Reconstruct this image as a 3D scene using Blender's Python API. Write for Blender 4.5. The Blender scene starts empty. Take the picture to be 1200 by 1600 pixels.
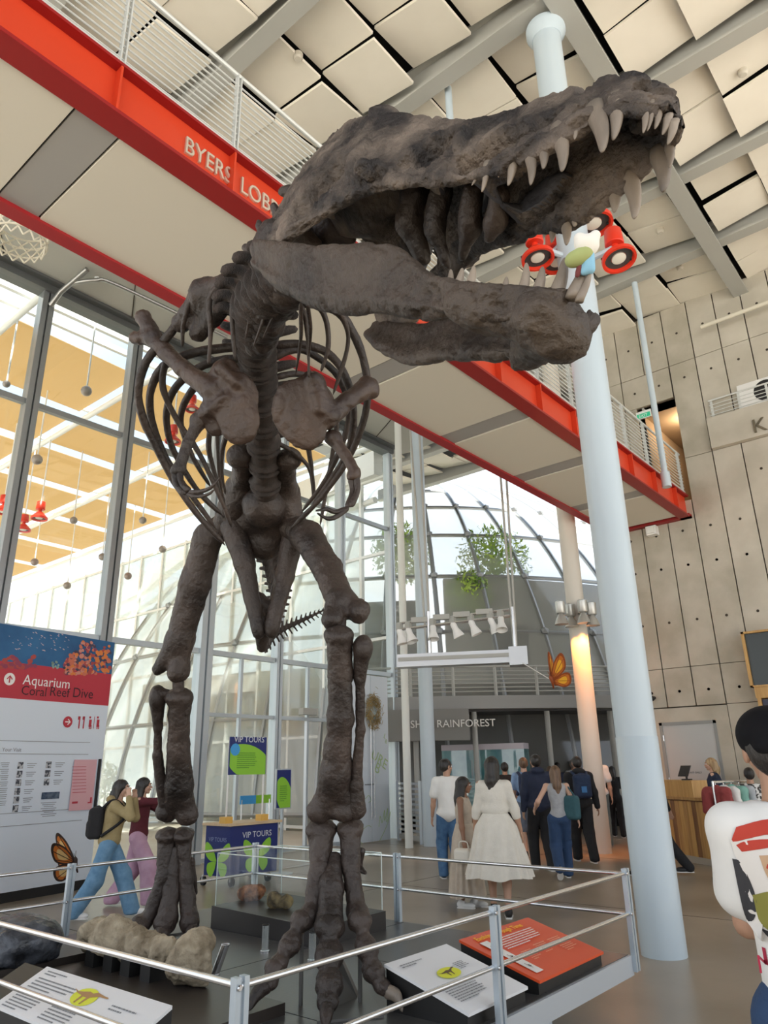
import bpy, bmesh, math, random
import numpy as np
from mathutils import Vector, Matrix

# ------------------------------------------------------------------ camera
FPX, PITCH, ROLL, AZ = 1129.56, math.radians(19.462), math.radians(-1.11), math.radians(39.795)
CAMPOS = np.array([0.0, 0.0, 1.6])
_F = np.array([math.cos(AZ), math.sin(AZ), 0]); _R = np.array([math.sin(AZ), -math.cos(AZ), 0]); _Z = np.array([0, 0, 1.0])
FW = math.cos(PITCH)*_F + math.sin(PITCH)*_Z
_U = -math.sin(PITCH)*_F + math.cos(PITCH)*_Z
RT = math.cos(ROLL)*_R + math.sin(ROLL)*_U
UP = -math.sin(ROLL)*_R + math.cos(ROLL)*_U
scene = bpy.context.scene
COL = scene.collection
cam_data = bpy.data.cameras.new('camera')
cam_data.sensor_fit = 'VERTICAL'; cam_data.sensor_height = 36.0
cam_data.lens = 36.0*FPX/1600.0
cam_data.clip_start = 0.05; cam_data.clip_end = 500
cam = bpy.data.objects.new('camera', cam_data); COL.objects.link(cam)
m = Matrix.Identity(4)
for i in range(3):
    m[i][0] = RT[i]; m[i][1] = UP[i]; m[i][2] = -FW[i]; m[i][3] = CAMPOS[i]
cam.matrix_world = m
scene.camera = cam

# ------------------------------------------------------------------ sky and daylight
world = bpy.data.worlds.new('world'); scene.world = world; world.use_nodes = True
wn = world.node_tree.nodes; wl = world.node_tree.links
for n in list(wn): wn.remove(n)
_tc = wn.new('ShaderNodeTexCoord'); _sx = wn.new('ShaderNodeSeparateXYZ')
_cr = wn.new('ShaderNodeValToRGB'); _bg = wn.new('ShaderNodeBackground'); _wo = wn.new('ShaderNodeOutputWorld')
_nz = wn.new('ShaderNodeTexNoise'); _nz.inputs['Scale'].default_value = 3.0; _nz.inputs['Detail'].default_value = 5
_cl = wn.new('ShaderNodeValToRGB'); _mx = wn.new('ShaderNodeMixRGB')
wl.new(_tc.outputs['Generated'], _sx.inputs[0]); wl.new(_sx.outputs[2], _cr.inputs[0])
_cr.color_ramp.elements[0].position = 0.0; _cr.color_ramp.elements[0].color = (0.92, 0.95, 1.0, 1)
_cr.color_ramp.elements[1].position = 0.9; _cr.color_ramp.elements[1].color = (0.45, 0.68, 1.0, 1)
wl.new(_tc.outputs['Generated'], _nz.inputs['Vector']); wl.new(_nz.outputs['Fac'], _cl.inputs[0])
_cl.color_ramp.elements[0].position = 0.42; _cl.color_ramp.elements[1].position = 0.62
_mx.inputs[2].default_value = (1.0, 0.99, 0.97, 1)
wl.new(_cl.outputs[0], _mx.inputs[0]); wl.new(_cr.outputs[0], _mx.inputs[1]); wl.new(_mx.outputs[0], _bg.inputs[0])
_bg.inputs[1].default_value = 0.95
wl.new(_bg.outputs[0], _wo.inputs[0])
_sun = bpy.data.lights.new('sun', 'SUN'); _sun.energy = 9.0; _sun.angle = math.radians(3); _sun.color = (1.0, 0.95, 0.86)
sun = bpy.data.objects.new('sun', _sun); COL.objects.link(sun)
sun.rotation_euler = Vector((0.35, 0.5, -0.8)).to_track_quat('-Z', 'Y').to_euler()

scene.view_settings.view_transform = 'Standard'
scene.view_settings.look = 'None'
scene.view_settings.gamma = 1.0
scene.view_settings.use_curve_mapping = False
scene.view_settings.exposure = 0.75
scene.cycles.max_bounces = 7; scene.cycles.diffuse_bounces = 4; scene.cycles.transparent_max_bounces = 24
scene.cycles.caustics_reflective = False; scene.cycles.caustics_refractive = False
scene.cycles.use_denoising = True
scene.cycles.sample_clamp_indirect = 6

# ------------------------------------------------------------------ helpers
def ray(x, y): return FW + RT*((x-600)/FPX) + UP*((800-y)/FPX)
def at(x, y, t): return CAMPOS + ray(x, y)*t              # a point t metres along the view axis
def onz(x, y, z): d = ray(x, y); return CAMPOS + d*((z-CAMPOS[2])/d[2])
def onx(x, y, X): d = ray(x, y); return CAMPOS + d*(X/d[0])
def ony(x, y, Y): d = ray(x, y); return CAMPOS + d*(Y/d[1])
def px2m(p, t): return p*t/FPX

def hash3(i, j, k, seed):
    n = (i*374761393 + j*668265263 + k*2147483647 + seed*1274126177) & 0xffffffff
    n = ((n ^ (n >> 13))*1274126177) & 0xffffffff
    return ((n ^ (n >> 16)) & 0xffff)/65535.0
def vnoise(P, seed=0):
    P = np.asarray(P, float); I = np.floor(P).astype(np.int64); f = P-I; f = f*f*(3-2*f)
    o = np.zeros(len(P))
    for a in (0, 1):
        for b in (0, 1):
            for c in (0, 1):
                w = (f[:, 0] if a else 1-f[:, 0])*(f[:, 1] if b else 1-f[:, 1])*(f[:, 2] if c else 1-f[:, 2])
                o += w*hash3(I[:, 0]+a, I[:, 1]+b, I[:, 2]+c, seed)
    return o*2-1
def fbm(P, freq, octs=3, seed=0):
    P = np.asarray(P); o = np.zeros(len(P)); a = 1.0; s = 0
    for k in range(octs):
        o += a*vnoise(P*freq + 17.3*k, seed+k); s += a; a *= 0.5; freq *= 2.03
    return o/s

class MB:
    """collects shapes; build() links them as one mesh object"""
    def __init__(s): s.v = []; s.f = []; s.m = []; s.n = 0
    def add(s, v, f, mi=0):
        v = np.asarray(v, float)
        s.v.append(v); s.f.extend([tuple(int(i)+s.n for i in q) for q in f]); s.m.extend([mi]*len(f)); s.n += len(v)
        return s
    def box(s, a, b, mi=0, rz=0.0, M=None):
        a = np.array(a, float); b = np.array(b, float); a, b = np.minimum(a, b), np.maximum(a, b)
        v = np.array([[x, y, z] for z in (a[2], b[2]) for y in (a[1], b[1]) for x in (a[0], b[0])], float)
        if rz:
            c = (a+b)/2; cs, sn = math.cos(rz), math.sin(rz); d = v-c
            v = np.stack([c[0]+d[:, 0]*cs-d[:, 1]*sn, c[1]+d[:, 0]*sn+d[:, 1]*cs, v[:, 2]], 1)
        if M is not None: v = np.array([list((M @ Vector(p)))[:3] for p in v])
        return s.add(v, [(0, 2, 3, 1), (4, 5, 7, 6), (0, 1, 5, 4), (2, 6, 7, 3), (0, 4, 6, 2), (1, 3, 7, 5)], mi)
    def beam(s, p, q, w, h, mi=0, up=(0, 0, 1)):
        p = np.array(p, float); q = np.array(q, float); d = q-p; d = d/np.linalg.norm(d)
        u = np.array(up, float)
        if abs(d@u) > 0.98: u = np.array([1.0, 0, 0])
        x = np.cross(d, u); x /= np.linalg.norm(x); y = np.cross(x, d)
        v = [c + x*a*w/2 + y*b*h/2 for c in (p, q) for a, b in ((-1, -1), (1, -1), (1, 1), (-1, 1))]
        return s.add(v, [(3, 2, 1, 0), (4, 5, 6, 7), (0, 1, 5, 4), (1, 2, 6, 5), (2, 3, 7, 6), (3, 0, 4, 7)], mi)
    def tube(s, pts, rad, n=10, mi=0, caps=True, flat=None):
        pts = np.asarray(pts, float); k = len(pts)
        rad = np.full(k, rad, float) if np.isscalar(rad) else np.asarray(rad, float)
        T = np.gradient(pts, axis=0); T /= np.maximum(np.linalg.norm(T, axis=1), 1e-9)[:, None]
        u = np.array([0, 0, 1.0]) if flat is None else np.asarray(flat[0], float)
        if abs(T[0]@u) > 0.95: u = np.array([1.0, 0, 0])
        V = []
        for i in range(k):
            if flat is not None: u0 = np.asarray(flat[0], float)
            else: u0 = u
            x = u0 - T[i]*(u0@T[i]); x /= max(np.linalg.norm(x), 1e-9); u = x
            y = np.cross(T[i], x); fl = 1.0 if flat is None else flat[1]
            a = np.arange(n)*2*math.pi/n
            V.append(pts[i] + rad[i]*(np.cos(a)[:, None]*x*fl + np.sin(a)[:, None]*y))
        V = np.concatenate(V); F = []
        for i in range(k-1):
            for j in range(n):
                F.append((i*n+j, i*n+(j+1) % n, (i+1)*n+(j+1) % n, (i+1)*n+j))
        if caps: F.append(tuple(range(n-1, -1, -1))); F.append(tuple((k-1)*n+j for j in range(n)))
        return s.add(V, F, mi)
    def lathe(s, prof, c=(0, 0, 0), n=20, mi=0, ax=None):
        V = []; F = []; k = len(prof)
        for r, z in prof:
            for j in range(n):
                a = 2*math.pi*j/n; V.append((r*math.cos(a), r*math.sin(a), z))
        for i in range(k-1):
            for j in range(n): F.append((i*n+j, i*n+(j+1) % n, (i+1)*n+(j+1) % n, (i+1)*n+j))
        F.append(tuple(range(n-1, -1, -1))); F.append(tuple((k-1)*n+j for j in range(n)))
        V = np.array(V)
        if ax is not None:
            q = Vector((0, 0, 1)).rotation_difference(Vector(ax)).to_matrix()
            V = np.array([list(q @ Vector(p)) for p in V])
        return s.add(V+np.array(c, float), F, mi)
    def quad(s, a, b, c, d, mi=0): return s.add([a, b, c, d], [(0, 1, 2, 3)], mi)
    def prism(s, poly, d, mi=0):
        poly = np.asarray(poly, float); n = len(poly); d = np.asarray(d, float)
        F = [tuple(range(n-1, -1, -1)), tuple(range(n, 2*n))] + [(i, (i+1) % n, n+(i+1) % n, n+i) for i in range(n)]
        return s.add(np.concatenate([poly, poly+d]), F, mi)
    def ico(s, c, r, mi=0, sub=2):
        bm = bmesh.new(); bmesh.ops.create_icosphere(bm, subdivisions=sub, radius=1.0)
        v = np.array([list(x.co) for x in bm.verts]); f = [tuple(q.index for q in x.verts) for x in bm.faces]; bm.free()
        return s.add(v*np.asarray(r) + np.array(c, float), f, mi)
    def verts(s): return np.concatenate(s.v) if s.v else np.zeros((0, 3))
    def build(s, name, mats, parent=None, smooth=False, origin=None):
        V = s.verts()
        return mk(name, V, s.f, mats, parent, smooth, s.m, origin)

def wloc(o):
    p = np.zeros(3)
    while o is not None: p += np.array(o.location); o = o.parent
    return p
def mk(name, V, F, mats, parent=None, smooth=False, mi=None, origin=None):
    V = np.asarray(V, float)
    if parent is not None: off = wloc(parent); loc = np.zeros(3)
    elif origin is not None: off = np.array(origin, float); loc = off
    else:
        lo, hi = V.min(0), V.max(0); off = np.array([(lo[0]+hi[0])/2, (lo[1]+hi[1])/2, lo[2]]); loc = off
    me = bpy.data.meshes.new(name)
    me.from_pydata((V-off).tolist(), [], [tuple(map(int, f)) for f in F]); me.update()
    mats = mats if isinstance(mats, (list, tuple)) else [mats]
    for x in mats: me.materials.append(x)
    if mi is not None and len(mats) > 1: me.polygons.foreach_set('material_index', np.array(mi, np.int32))
    if smooth is True: me.polygons.foreach_set('use_smooth', np.ones(len(me.polygons), bool))
    elif smooth:
        me.polygons.foreach_set('use_smooth', np.ones(len(me.polygons), bool))
        me.set_sharp_from_angle(angle=math.radians(smooth))
    o = bpy.data.objects.new(name, me); COL.objects.link(o); o.location = loc
    if parent is not None: o.parent = parent
    return o
def tag(o, label, cat, group=None):
    o['label'] = label; o['category'] = cat
    if group: o['group'] = group
    return o
def struct(o, label=None):
    o['kind'] = 'structure'
    if label: o['label'] = label
    return o
def thing(name, label, cat, loc=(0, 0, 0), group=None):
    o = bpy.data.objects.new(name, None); COL.objects.link(o); o.location = tuple(loc); o.empty_display_size = 0.2
    return tag(o, label, cat, group)
def setting(name, label, loc=(0, 0, 0)):
    o = bpy.data.objects.new(name, None); COL.objects.link(o); o.location = tuple(loc); return struct(o, label)
def share(src, name, parent, loc, rot=(0, 0, 0), scale=(1, 1, 1), mat=None):
    o = bpy.data.objects.new(name, src.data); COL.objects.link(o); o.parent = parent
    o.location = loc; o.rotation_euler = rot; o.scale = scale
    return o
def copy_tree(root, loc, rz=0.0, label=None):
    def cp(o, par):
        c = o.copy(); COL.objects.link(c); c.parent = par
        for ch in o.children: cp(ch, c)
        return c
    r = cp(root, None); r.location = tuple(loc); r.rotation_euler = (0, 0, rz)
    if label: r['label'] = label
    return r
def spline(P, n):
    P = np.asarray(P, float)
    if len(P) < 3:
        t = np.linspace(0, 1, n)[:, None]; return P[0]*(1-t)+P[-1]*t
    Q = np.concatenate([[2*P[0]-P[1]], P, [2*P[-1]-P[-2]]]); k = len(P)-1
    u = np.linspace(0, k, n); i = np.minimum(u.astype(int), k-1); f = u-i
    sh = (len(f),)+(1,)*(P.ndim-1); f = f.reshape(sh)
    a, b, c, d = Q[i], Q[i+1], Q[i+2], Q[i+3]
    return 0.5*(2*b+(c-a)*f+(2*a-5*b+4*c-d)*f**2+(3*b-a-3*c+d)*f**3)

# ---------------------------------------------------------------- distance-field surfaces
def seg_d(P, a, b, r0, r1):
    a = np.asarray(a, float); b = np.asarray(b, float); ab = b-a; L = max(ab@ab, 1e-12)
    t = np.clip(((P-a)@ab)/L, 0, 1)
    return np.linalg.norm(P-a-t[..., None]*ab, axis=-1)-(r0+(r1-r0)*t)
def ell_d(P, c, r, rot=None):
    Q = P-np.asarray(c, float)
    if rot is not None: Q = Q@np.asarray(rot)
    r = np.asarray(r, float); k0 = np.linalg.norm(Q/r, axis=-1); k1 = np.linalg.norm(Q/(r*r), axis=-1)
    return k0*(k0-1)/np.maximum(k1, 1e-6)
def box_d(P, c, h, rd, rot=None):
    Q = P-np.asarray(c, float)
    if rot is not None: Q = Q@np.asarray(rot)
    q = np.abs(Q)-(np.asarray(h, float)-rd)
    return np.linalg.norm(np.maximum(q, 0), axis=-1)+np.minimum(q.max(-1), 0)-rd
def pbounds(p):
    if p[0] == 'c': return np.minimum(np.subtract(p[1], p[3]), np.subtract(p[2], p[4])), np.maximum(np.add(p[1], p[3]), np.add(p[2], p[4]))
    r = np.full(3, float(np.max(p[2]))*(1.75 if p[0] == 'b' else 1)) if len(p) > 3 and p[-1] is not None and not np.isscalar(p[-1]) else np.asarray(p[2], float)
    return np.subtract(p[1], r), np.add(p[1], r)
def sdf(prims, vox, k=0.02, cut=()):
    """('c',a,b,ra,rb) capsule  ('e',c,r[,rot]) ellipsoid  ('b',c,half,round[,rot]) box -> verts, quads of the smooth union minus cut"""
    B = [pbounds(p) for p in prims]
    lo = np.min([b[0] for b in B], 0)-3*vox-k*0.3; hi = np.max([b[1] for b in B], 0)+3*vox+k*0.3
    n = np.ceil((hi-lo)/vox).astype(int)+1
    ax = [lo[i]+vox*np.arange(n[i]) for i in range(3)]
    f = np.full(n, 4*vox+k)
    def ev(p, P):
        if p[0] == 'c': return seg_d(P, p[1], p[2], p[3], p[4])
        if p[0] == 'e': return ell_d(P, p[1], p[2], p[3] if len(p) > 3 else None)
        return box_d(P, p[1], p[2], p[3], p[4] if len(p) > 4 else None)
    for sgn, L in ((1, prims), (-1, cut)):
        for p in L:
            b = pbounds(p)
            i0 = np.clip(np.floor((b[0]-k-4*vox-lo)/vox).astype(int), 0, n-1); i1 = np.clip(np.ceil((b[1]+k+4*vox-lo)/vox).astype(int)+1, 1, n)
            if (i1 <= i0).any(): continue
            sl = tuple(slice(i0[i], i1[i]) for i in range(3))
            P = np.stack(np.meshgrid(*[ax[i][sl[i]] for i in range(3)], indexing='ij'), -1)
            d = ev(p, P); g = f[sl]
            if sgn > 0:
                h = np.clip(0.5+0.5*(g-d)/k, 0, 1); f[sl] = g*(1-h)+d*h-k*h*(1-h)
            else:
                kk = k*0.6; d = -d; h = np.clip(0.5-0.5*(g-d)/kk, 0, 1); f[sl] = g*(1-h)+d*h+kk*h*(1-h)
    return nets(f, lo, vox)
def nets(f, lo, vox):
    s = f < 0
    c = np.zeros(np.array(s.shape)-1, np.uint8)
    cor = [(a, b, d) for a in (0, 1) for b in (0, 1) for d in (0, 1)]
    nx, ny, nz = c.shape
    for a, b, d in cor: c += s[a:a+nx, b:b+ny, d:d+nz]
    act = np.argwhere((c > 0) & (c < 8))
    idx = -np.ones(c.shape, np.int64); idx[tuple(act.T)] = np.arange(len(act))
    val = {q: f[act[:, 0]+q[0], act[:, 1]+q[1], act[:, 2]+q[2]] for q in cor}
    acc = np.zeros((len(act), 3)); cnt = np.zeros(len(act))
    for q in cor:
        for d in range(3):
            if q[d] == 0:
                w = list(q); w[d] = 1; w = tuple(w); A, Bv = val[q], val[w]
                x = (A < 0) != (Bv < 0)
                t = np.where(x, A/np.where(x, A-Bv, 1), 0)
                pos = np.tile(np.array(q, float), (len(act), 1)); pos[:, d] += t
                acc += pos*x[:, None]; cnt += x
    V = lo+vox*(act+acc/cnt[:, None])
    Q = []
    for d in range(3):
        e1, e2 = [(1, 2), (2, 0), (0, 1)][d]
        sl0 = [slice(1, -1)]*3; sl1 = [slice(1, -1)]*3; sl0[d] = slice(0, -1); sl1[d] = slice(1, None)
        A = s[tuple(sl0)]; Bv = s[tuple(sl1)]
        for flip in (False, True):
            E = np.argwhere((A & ~Bv) if not flip else (~A & Bv))
            if not len(E): continue
            off = np.ones(3, int); off[d] = 0; E = E+off
            o = lambda i, j: idx[tuple((E-np.eye(3, dtype=int)[e1]*i-np.eye(3, dtype=int)[e2]*j).T)]
            q = np.stack([o(0, 0), o(1, 0), o(1, 1), o(0, 1)], 1)
            Q.append(q[:, ::-1] if flip else q)
    return V, np.concatenate(Q)
def vnormals(V, Q):
    Q = np.asarray(Q); n = np.cross(V[Q[:, 2]]-V[Q[:, 0]], V[Q[:, 3]]-V[Q[:, 1]]); N = np.zeros_like(V)
    for i in range(4): np.add.at(N, Q[:, i], n)
    return N/np.maximum(np.linalg.norm(N, axis=1), 1e-12)[:, None]
def rough(V, Q, amp, freq, octs=3, seed=0):
    return V + vnormals(V, Q)*(amp*fbm(V, freq, octs, seed))[:, None]
def blob(name, prims, vox, mat, parent=None, k=0.02, cut=(), amp=0, freq=8, seed=0, octs=3):
    V, Q = sdf(prims, vox, k, cut)
    if amp: V = rough(V, Q, amp, freq, octs, seed)
    return mk(name, V, Q, mat, parent, True)

# ---------------------------------------------------------------- materials
MATS = {}
def mat(name, col, rough_=0.5, metal=0.0, col2=None, scale=6.0, lo=0.35, hi=0.65, bump=0.0, bscale=None, detail=5, spec=0.5, coat=0.0, stretch=None, emit=0.0):
    if name in MATS: return MATS[name]
    mt = bpy.data.materials.new(name); mt.use_nodes = True; MATS[name] = mt
    nt = mt.node_tree; b = nt.nodes['Principled BSDF']
    b.inputs['Base Color'].default_value = (*col, 1); b.inputs['Roughness'].default_value = rough_; b.inputs['Metallic'].default_value = metal
    b.inputs['Specular IOR Level'].default_value = spec; b.inputs['Coat Weight'].default_value = coat
    if emit: b.inputs['Emission Color'].default_value = (*col, 1); b.inputs['Emission Strength'].default_value = emit
    tc = None
    def coords():
        t = nt.nodes.new('ShaderNodeTexCoord'); o = t.outputs['Object']
        if stretch:
            mp = nt.nodes.new('ShaderNodeMapping'); mp.inputs['Scale'].default_value = stretch; nt.links.new(o, mp.inputs[0]); o = mp.outputs[0]
        return o
    if col2 is not None:
        n = nt.nodes.new('ShaderNodeTexNoise'); n.inputs['Scale'].default_value = scale; n.inputs['Detail'].default_value = detail
        r = nt.nodes.new('ShaderNodeValToRGB'); r.color_ramp.elements[0].position = lo; r.color_ramp.elements[1].position = hi
        r.color_ramp.elements[0].color = (*col, 1); r.color_ramp.elements[1].color = (*col2, 1)
        tc = coords(); nt.links.new(tc, n.inputs['Vector']); nt.links.new(n.outputs['Fac'], r.inputs[0]); nt.links.new(r.outputs[0], b.inputs['Base Color'])
    if bump:
        n = nt.nodes.new('ShaderNodeTexNoise'); n.inputs['Scale'].default_value = bscale or scale*4; n.inputs['Detail'].default_value = 6
        bp = nt.nodes.new('ShaderNodeBump'); bp.inputs['Strength'].default_value = bump; bp.inputs['Distance'].default_value = 0.02
        nt.links.new(tc or coords(), n.inputs['Vector']); nt.links.new(n.outputs['Fac'], bp.inputs['Height']); nt.links.new(bp.outputs[0], b.inputs['Normal'])
    return mt
def glass_mat(name, tint=(0.95, 0.98, 0.97), gloss=0.07, white=0.0, wcol=(0.9, 0.93, 0.95), rough_=0.02):
    """thin pane: mostly clear, a little mirror, optionally a little milky scatter"""
    if name in MATS: return MATS[name]
    mt = bpy.data.materials.new(name); mt.use_nodes = True; MATS[name] = mt; nt = mt.node_tree
    for n in list(nt.nodes): nt.nodes.remove(n)
    o = nt.nodes.new('ShaderNodeOutputMaterial'); t = nt.nodes.new('ShaderNodeBsdfTransparent'); g = nt.nodes.new('ShaderNodeBsdfGlossy')
    t.inputs[0].default_value = (*tint, 1); g.inputs['Roughness'].default_value = rough_
    mx = nt.nodes.new('ShaderNodeMixShader'); mx.inputs[0].default_value = gloss
    nt.links.new(t.outputs[0], mx.inputs[1]); nt.links.new(g.outputs[0], mx.inputs[2]); last = mx
    if white:
        d = nt.nodes.new('ShaderNodeBsdfDiffuse'); d.inputs[0].default_value = (*wcol, 1)
        tr = nt.nodes.new('ShaderNodeBsdfTranslucent'); tr.inputs[0].default_value = (*wcol, 1)
        m3 = nt.nodes.new('ShaderNodeMixShader'); nt.links.new(d.outputs[0], m3.inputs[1]); nt.links.new(tr.outputs[0], m3.inputs[2]); m3.inputs[0].default_value = 0.5
        m2 = nt.nodes.new('ShaderNodeMixShader'); m2.inputs[0].default_value = white
        nt.links.new(mx.outputs[0], m2.inputs[1]); nt.links.new(m3.outputs[0], m2.inputs[2]); last = m2
    nt.links.new(last.outputs[0], o.inputs[0])
    return mt
def text_mesh(txt, size, extrude=0.0, align='LEFT', res=3):
    cu = bpy.data.curves.new('lettering', 'FONT'); cu.body = txt; cu.size = size; cu.extrude = extrude; cu.align_x = align; cu.resolution_u = res
    o = bpy.data.objects.new('lettering', cu); COL.objects.link(o)
    me = o.to_mesh(); V = np.array([list(v.co) for v in me.vertices]).reshape(-1, 3); F = [tuple(p.vertices) for p in me.polygons]
    o.to_mesh_clear(); bpy.data.objects.remove(o); bpy.data.curves.remove(cu)
    return V, F
def place(V, o, x, y, z=None):
    """2-d shape -> plane spanned by x and y at o"""
    x = np.asarray(x, float); y = np.asarray(y, float); z = np.cross(x, y) if z is None else np.asarray(z, float)
    return np.asarray(o, float)+V[:, :1]*x+V[:, 1:2]*y+V[:, 2:3]*z
def lettering(name, txt, size, o, x, y, m, parent, extrude=0.001, align='LEFT'):
    V, F = text_mesh(txt, size, extrude, align)
    if not len(V): return None
    return mk(name, place(V, o, x, y), F, m, parent)
# ================================================================== SETTING
rnd = random.Random(4)
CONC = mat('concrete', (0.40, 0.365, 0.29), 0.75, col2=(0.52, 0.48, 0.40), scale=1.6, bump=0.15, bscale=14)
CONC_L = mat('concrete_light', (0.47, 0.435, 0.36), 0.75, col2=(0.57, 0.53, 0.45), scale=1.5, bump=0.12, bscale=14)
JOINT = mat('joint_dark', (0.05, 0.04, 0.03), 0.9)
PANEL = mat('ceiling_panel_cream', (0.80, 0.755, 0.66), 0.8, col2=(0.83, 0.785, 0.69), scale=2)
VOID = mat('plenum_black', (0.012, 0.012, 0.012), 0.95)
STEEL_G = mat('grey_painted_steel', (0.40, 0.40, 0.37), 0.5)
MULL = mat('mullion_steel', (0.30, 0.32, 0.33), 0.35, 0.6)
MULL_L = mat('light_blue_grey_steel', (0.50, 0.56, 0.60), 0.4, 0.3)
COLW = mat('column_white', (0.52, 0.61, 0.67), 0.35, coat=0.2)
WHITE = mat('white_paint', (0.80, 0.80, 0.78), 0.5)
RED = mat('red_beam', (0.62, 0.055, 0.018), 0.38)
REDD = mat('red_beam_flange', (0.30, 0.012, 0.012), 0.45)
RAIL = mat('galvanised_rail', (0.66, 0.68, 0.66), 0.4, 0.2)
CHROME = mat('brushed_metal', (0.70, 0.71, 0.72), 0.25, 0.95)
GLASS = glass_mat('window_glass', gloss=0.05)
BLACK = mat('black_matt', (0.012, 0.012, 0.013), 0.6)
DARK = mat('dark_grey', (0.05, 0.05, 0.052), 0.6)

# floor ------------------------------------------------------------
def floor_mat():
    mt = mat('polished_concrete', (0.24, 0.195, 0.14), 0.3, col2=(0.36, 0.305, 0.235), scale=0.8, lo=0.3, hi=0.7, bump=0.02, bscale=30)
    return mt
FLOOR = floor_mat()
fl = setting('floor', 'polished grey-brown concrete floor')
b = MB(); b.box((-9, -9, -0.2), (44, 12.0, 0)); b.build('floor_slab', FLOOR, fl)
b = MB(); b.box((-90, -90, -0.3), (90, 90, -0.21)); b.build('bounce_ground', mat('bounce_paving', (0.68, 0.65, 0.60), 0.8), fl)  # unseen pale ground, added to bounce sunlight up onto the ceiling
b = MB(); b.box((-16, 12.0, -0.2), (44, 60, -0.004)); b.build('courtyard_floor', mat('pale_paving', (0.55, 0.50, 0.42), 0.6, col2=(0.62, 0.58, 0.5), scale=0.6), fl)
b = MB()
for x in np.arange(-8.6, 40, 4.4): b.box((x, -9, -0.001), (x+0.012, 12, 0.0015))
b.build('floor_joint', mat('floor_joint', (0.07, 0.06, 0.045), 0.8), fl)
b = MB()
for y in (-3.4, 1.2, 7.4): b.box((-9, y, -0.001), (44, y+0.012, 0.0015))
b.build('floor_joint', MATS['floor_joint'], fl)

# ceiling ----------------------------------------------------------
ZC = 11.5
ce = setting('ceiling', 'cream ceiling of tilted square panels between grey beams', (0, 0, ZC))
b = MB(); b.box((-9, -9, ZC+0.75), (22, 12.4, ZC+0.85)); b.box((15.0, 12.4, ZC+0.75), (22, 17, ZC+0.85)); b.build('roof_deck', VOID, ce)
BX = [4.68+2.2*k for k in range(-5, 8)]
BY = [2.5, 9.15, -4.15]
src = None
npan = 0
for bx in BX:
    if bx > 19: continue
    for half in (0, 1):
        x0 = bx+0.16+half*0.95; x1 = x0+0.93
        for y0, y1, sgn in [(2.72+1.06*k, 2.72+1.06*k+1.05, 1) for k in range(0, 6)] + [(2.33-1.0*(k+1), 2.33-1.0*k-0.01, -1) for k in range(0, 4)] + ([(9.4+1.1*k, 9.4+1.1*k+1.08, 1) for k in range(6)] if bx > 14.8 else []):
            # skip panels well outside what the lens sees
            c = np.array([(x0+x1)/2, (y0+y1)/2, ZC])-CAMPOS
            zz = c@FW
            if zz < 0.5: continue
            u, v = 600+FPX*(c@RT)/zz, 800-FPX*(c@UP)/zz
            if not (-420 < u < 1620 and -420 < v < 1300): continue
            if npan >= 296: continue
            npan += 1
            if src is None:
                q = MB(); q.box((-0.5, -0.5, ZC), (0.5, 0.5, ZC+0.05)); src = q.build('ceiling_panel', PANEL, ce); o = src
            else: o = share(src, 'ceiling_panel', ce, (0, 0, 0))
            a = rnd.choice((0.10, 0.13, 0.16))*sgn
            bb = rnd.choice((-0.02, 0.0, 0.05, 0.09))
            o.location = ((x0+x1)/2, (y0+y1)/2, 0.14*rnd.random()+0.02); o.scale = (x1-x0, y1-y0, 1)
            o.rotation_euler = (a, -bb, 0)
for bx in BX:
    b = MB(); b.box((bx-0.13, -9, ZC-0.16), (bx+0.13, 17 if bx > 15 else 10.4, ZC-0.12)); b.box((bx-0.02, -9, ZC-0.14), (bx+0.02, 17 if bx > 15 else 10.4, ZC+0.3)); b.box((bx-0.13, -9, ZC+0.3), (bx+0.13, 10.4, ZC+0.34))
    b.build('roof_beam', STEEL_G, ce)
for by in BY:
    b = MB(); b.box((-9, by-0.15, ZC-0.26), (21, by+0.15, ZC-0.21)); b.box((-9, by-0.025, ZC-0.22), (21, by+0.025, ZC+0.35)); b.build('roof_girder', STEEL_G, ce)
# little round smoke detectors on the panels
for x, y in ((5.3, 5.9), (9.95, 0.95), (12.6, 3.2), (5.6, 8.1), (14.0, 3.3)):
    b = MB(); b.lathe([(0.05, -0.05), (0.07, -0.02), (0.07, 0.06)], (x, y, ZC+0.05), 14); b.build('ceiling_sensor', mat('sensor_plastic', (0.6, 0.56, 0.48), 0.5), ce)
# grey soffit along the glass wall
so = MB(); so.box((-6, 10.35, 10.2), (15.2, 12.4, 10.3)); so.box((-6, 10.35, 10.2), (15.2, 10.45, 12.2))
so.build('soffit', mat('soffit_grey', (0.46, 0.46, 0.42), 0.7), ce)
for x in (3.1, 5.6, 8.1, 10.6, 13.1):
    b = MB(); b.beam((x, 10.45, 10.195), (x+0.9, 12.1, 10.195), 0.02, 0.012); b.build('soffit_joint', JOINT, ce)
b = MB(); b.lathe([(0.04, -0.05), (0.06, -0.03), (0.06, 0)], (5.2, 11.1, 10.2), 12); b.build('soffit_sprinkler', WHITE, ce)

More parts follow.
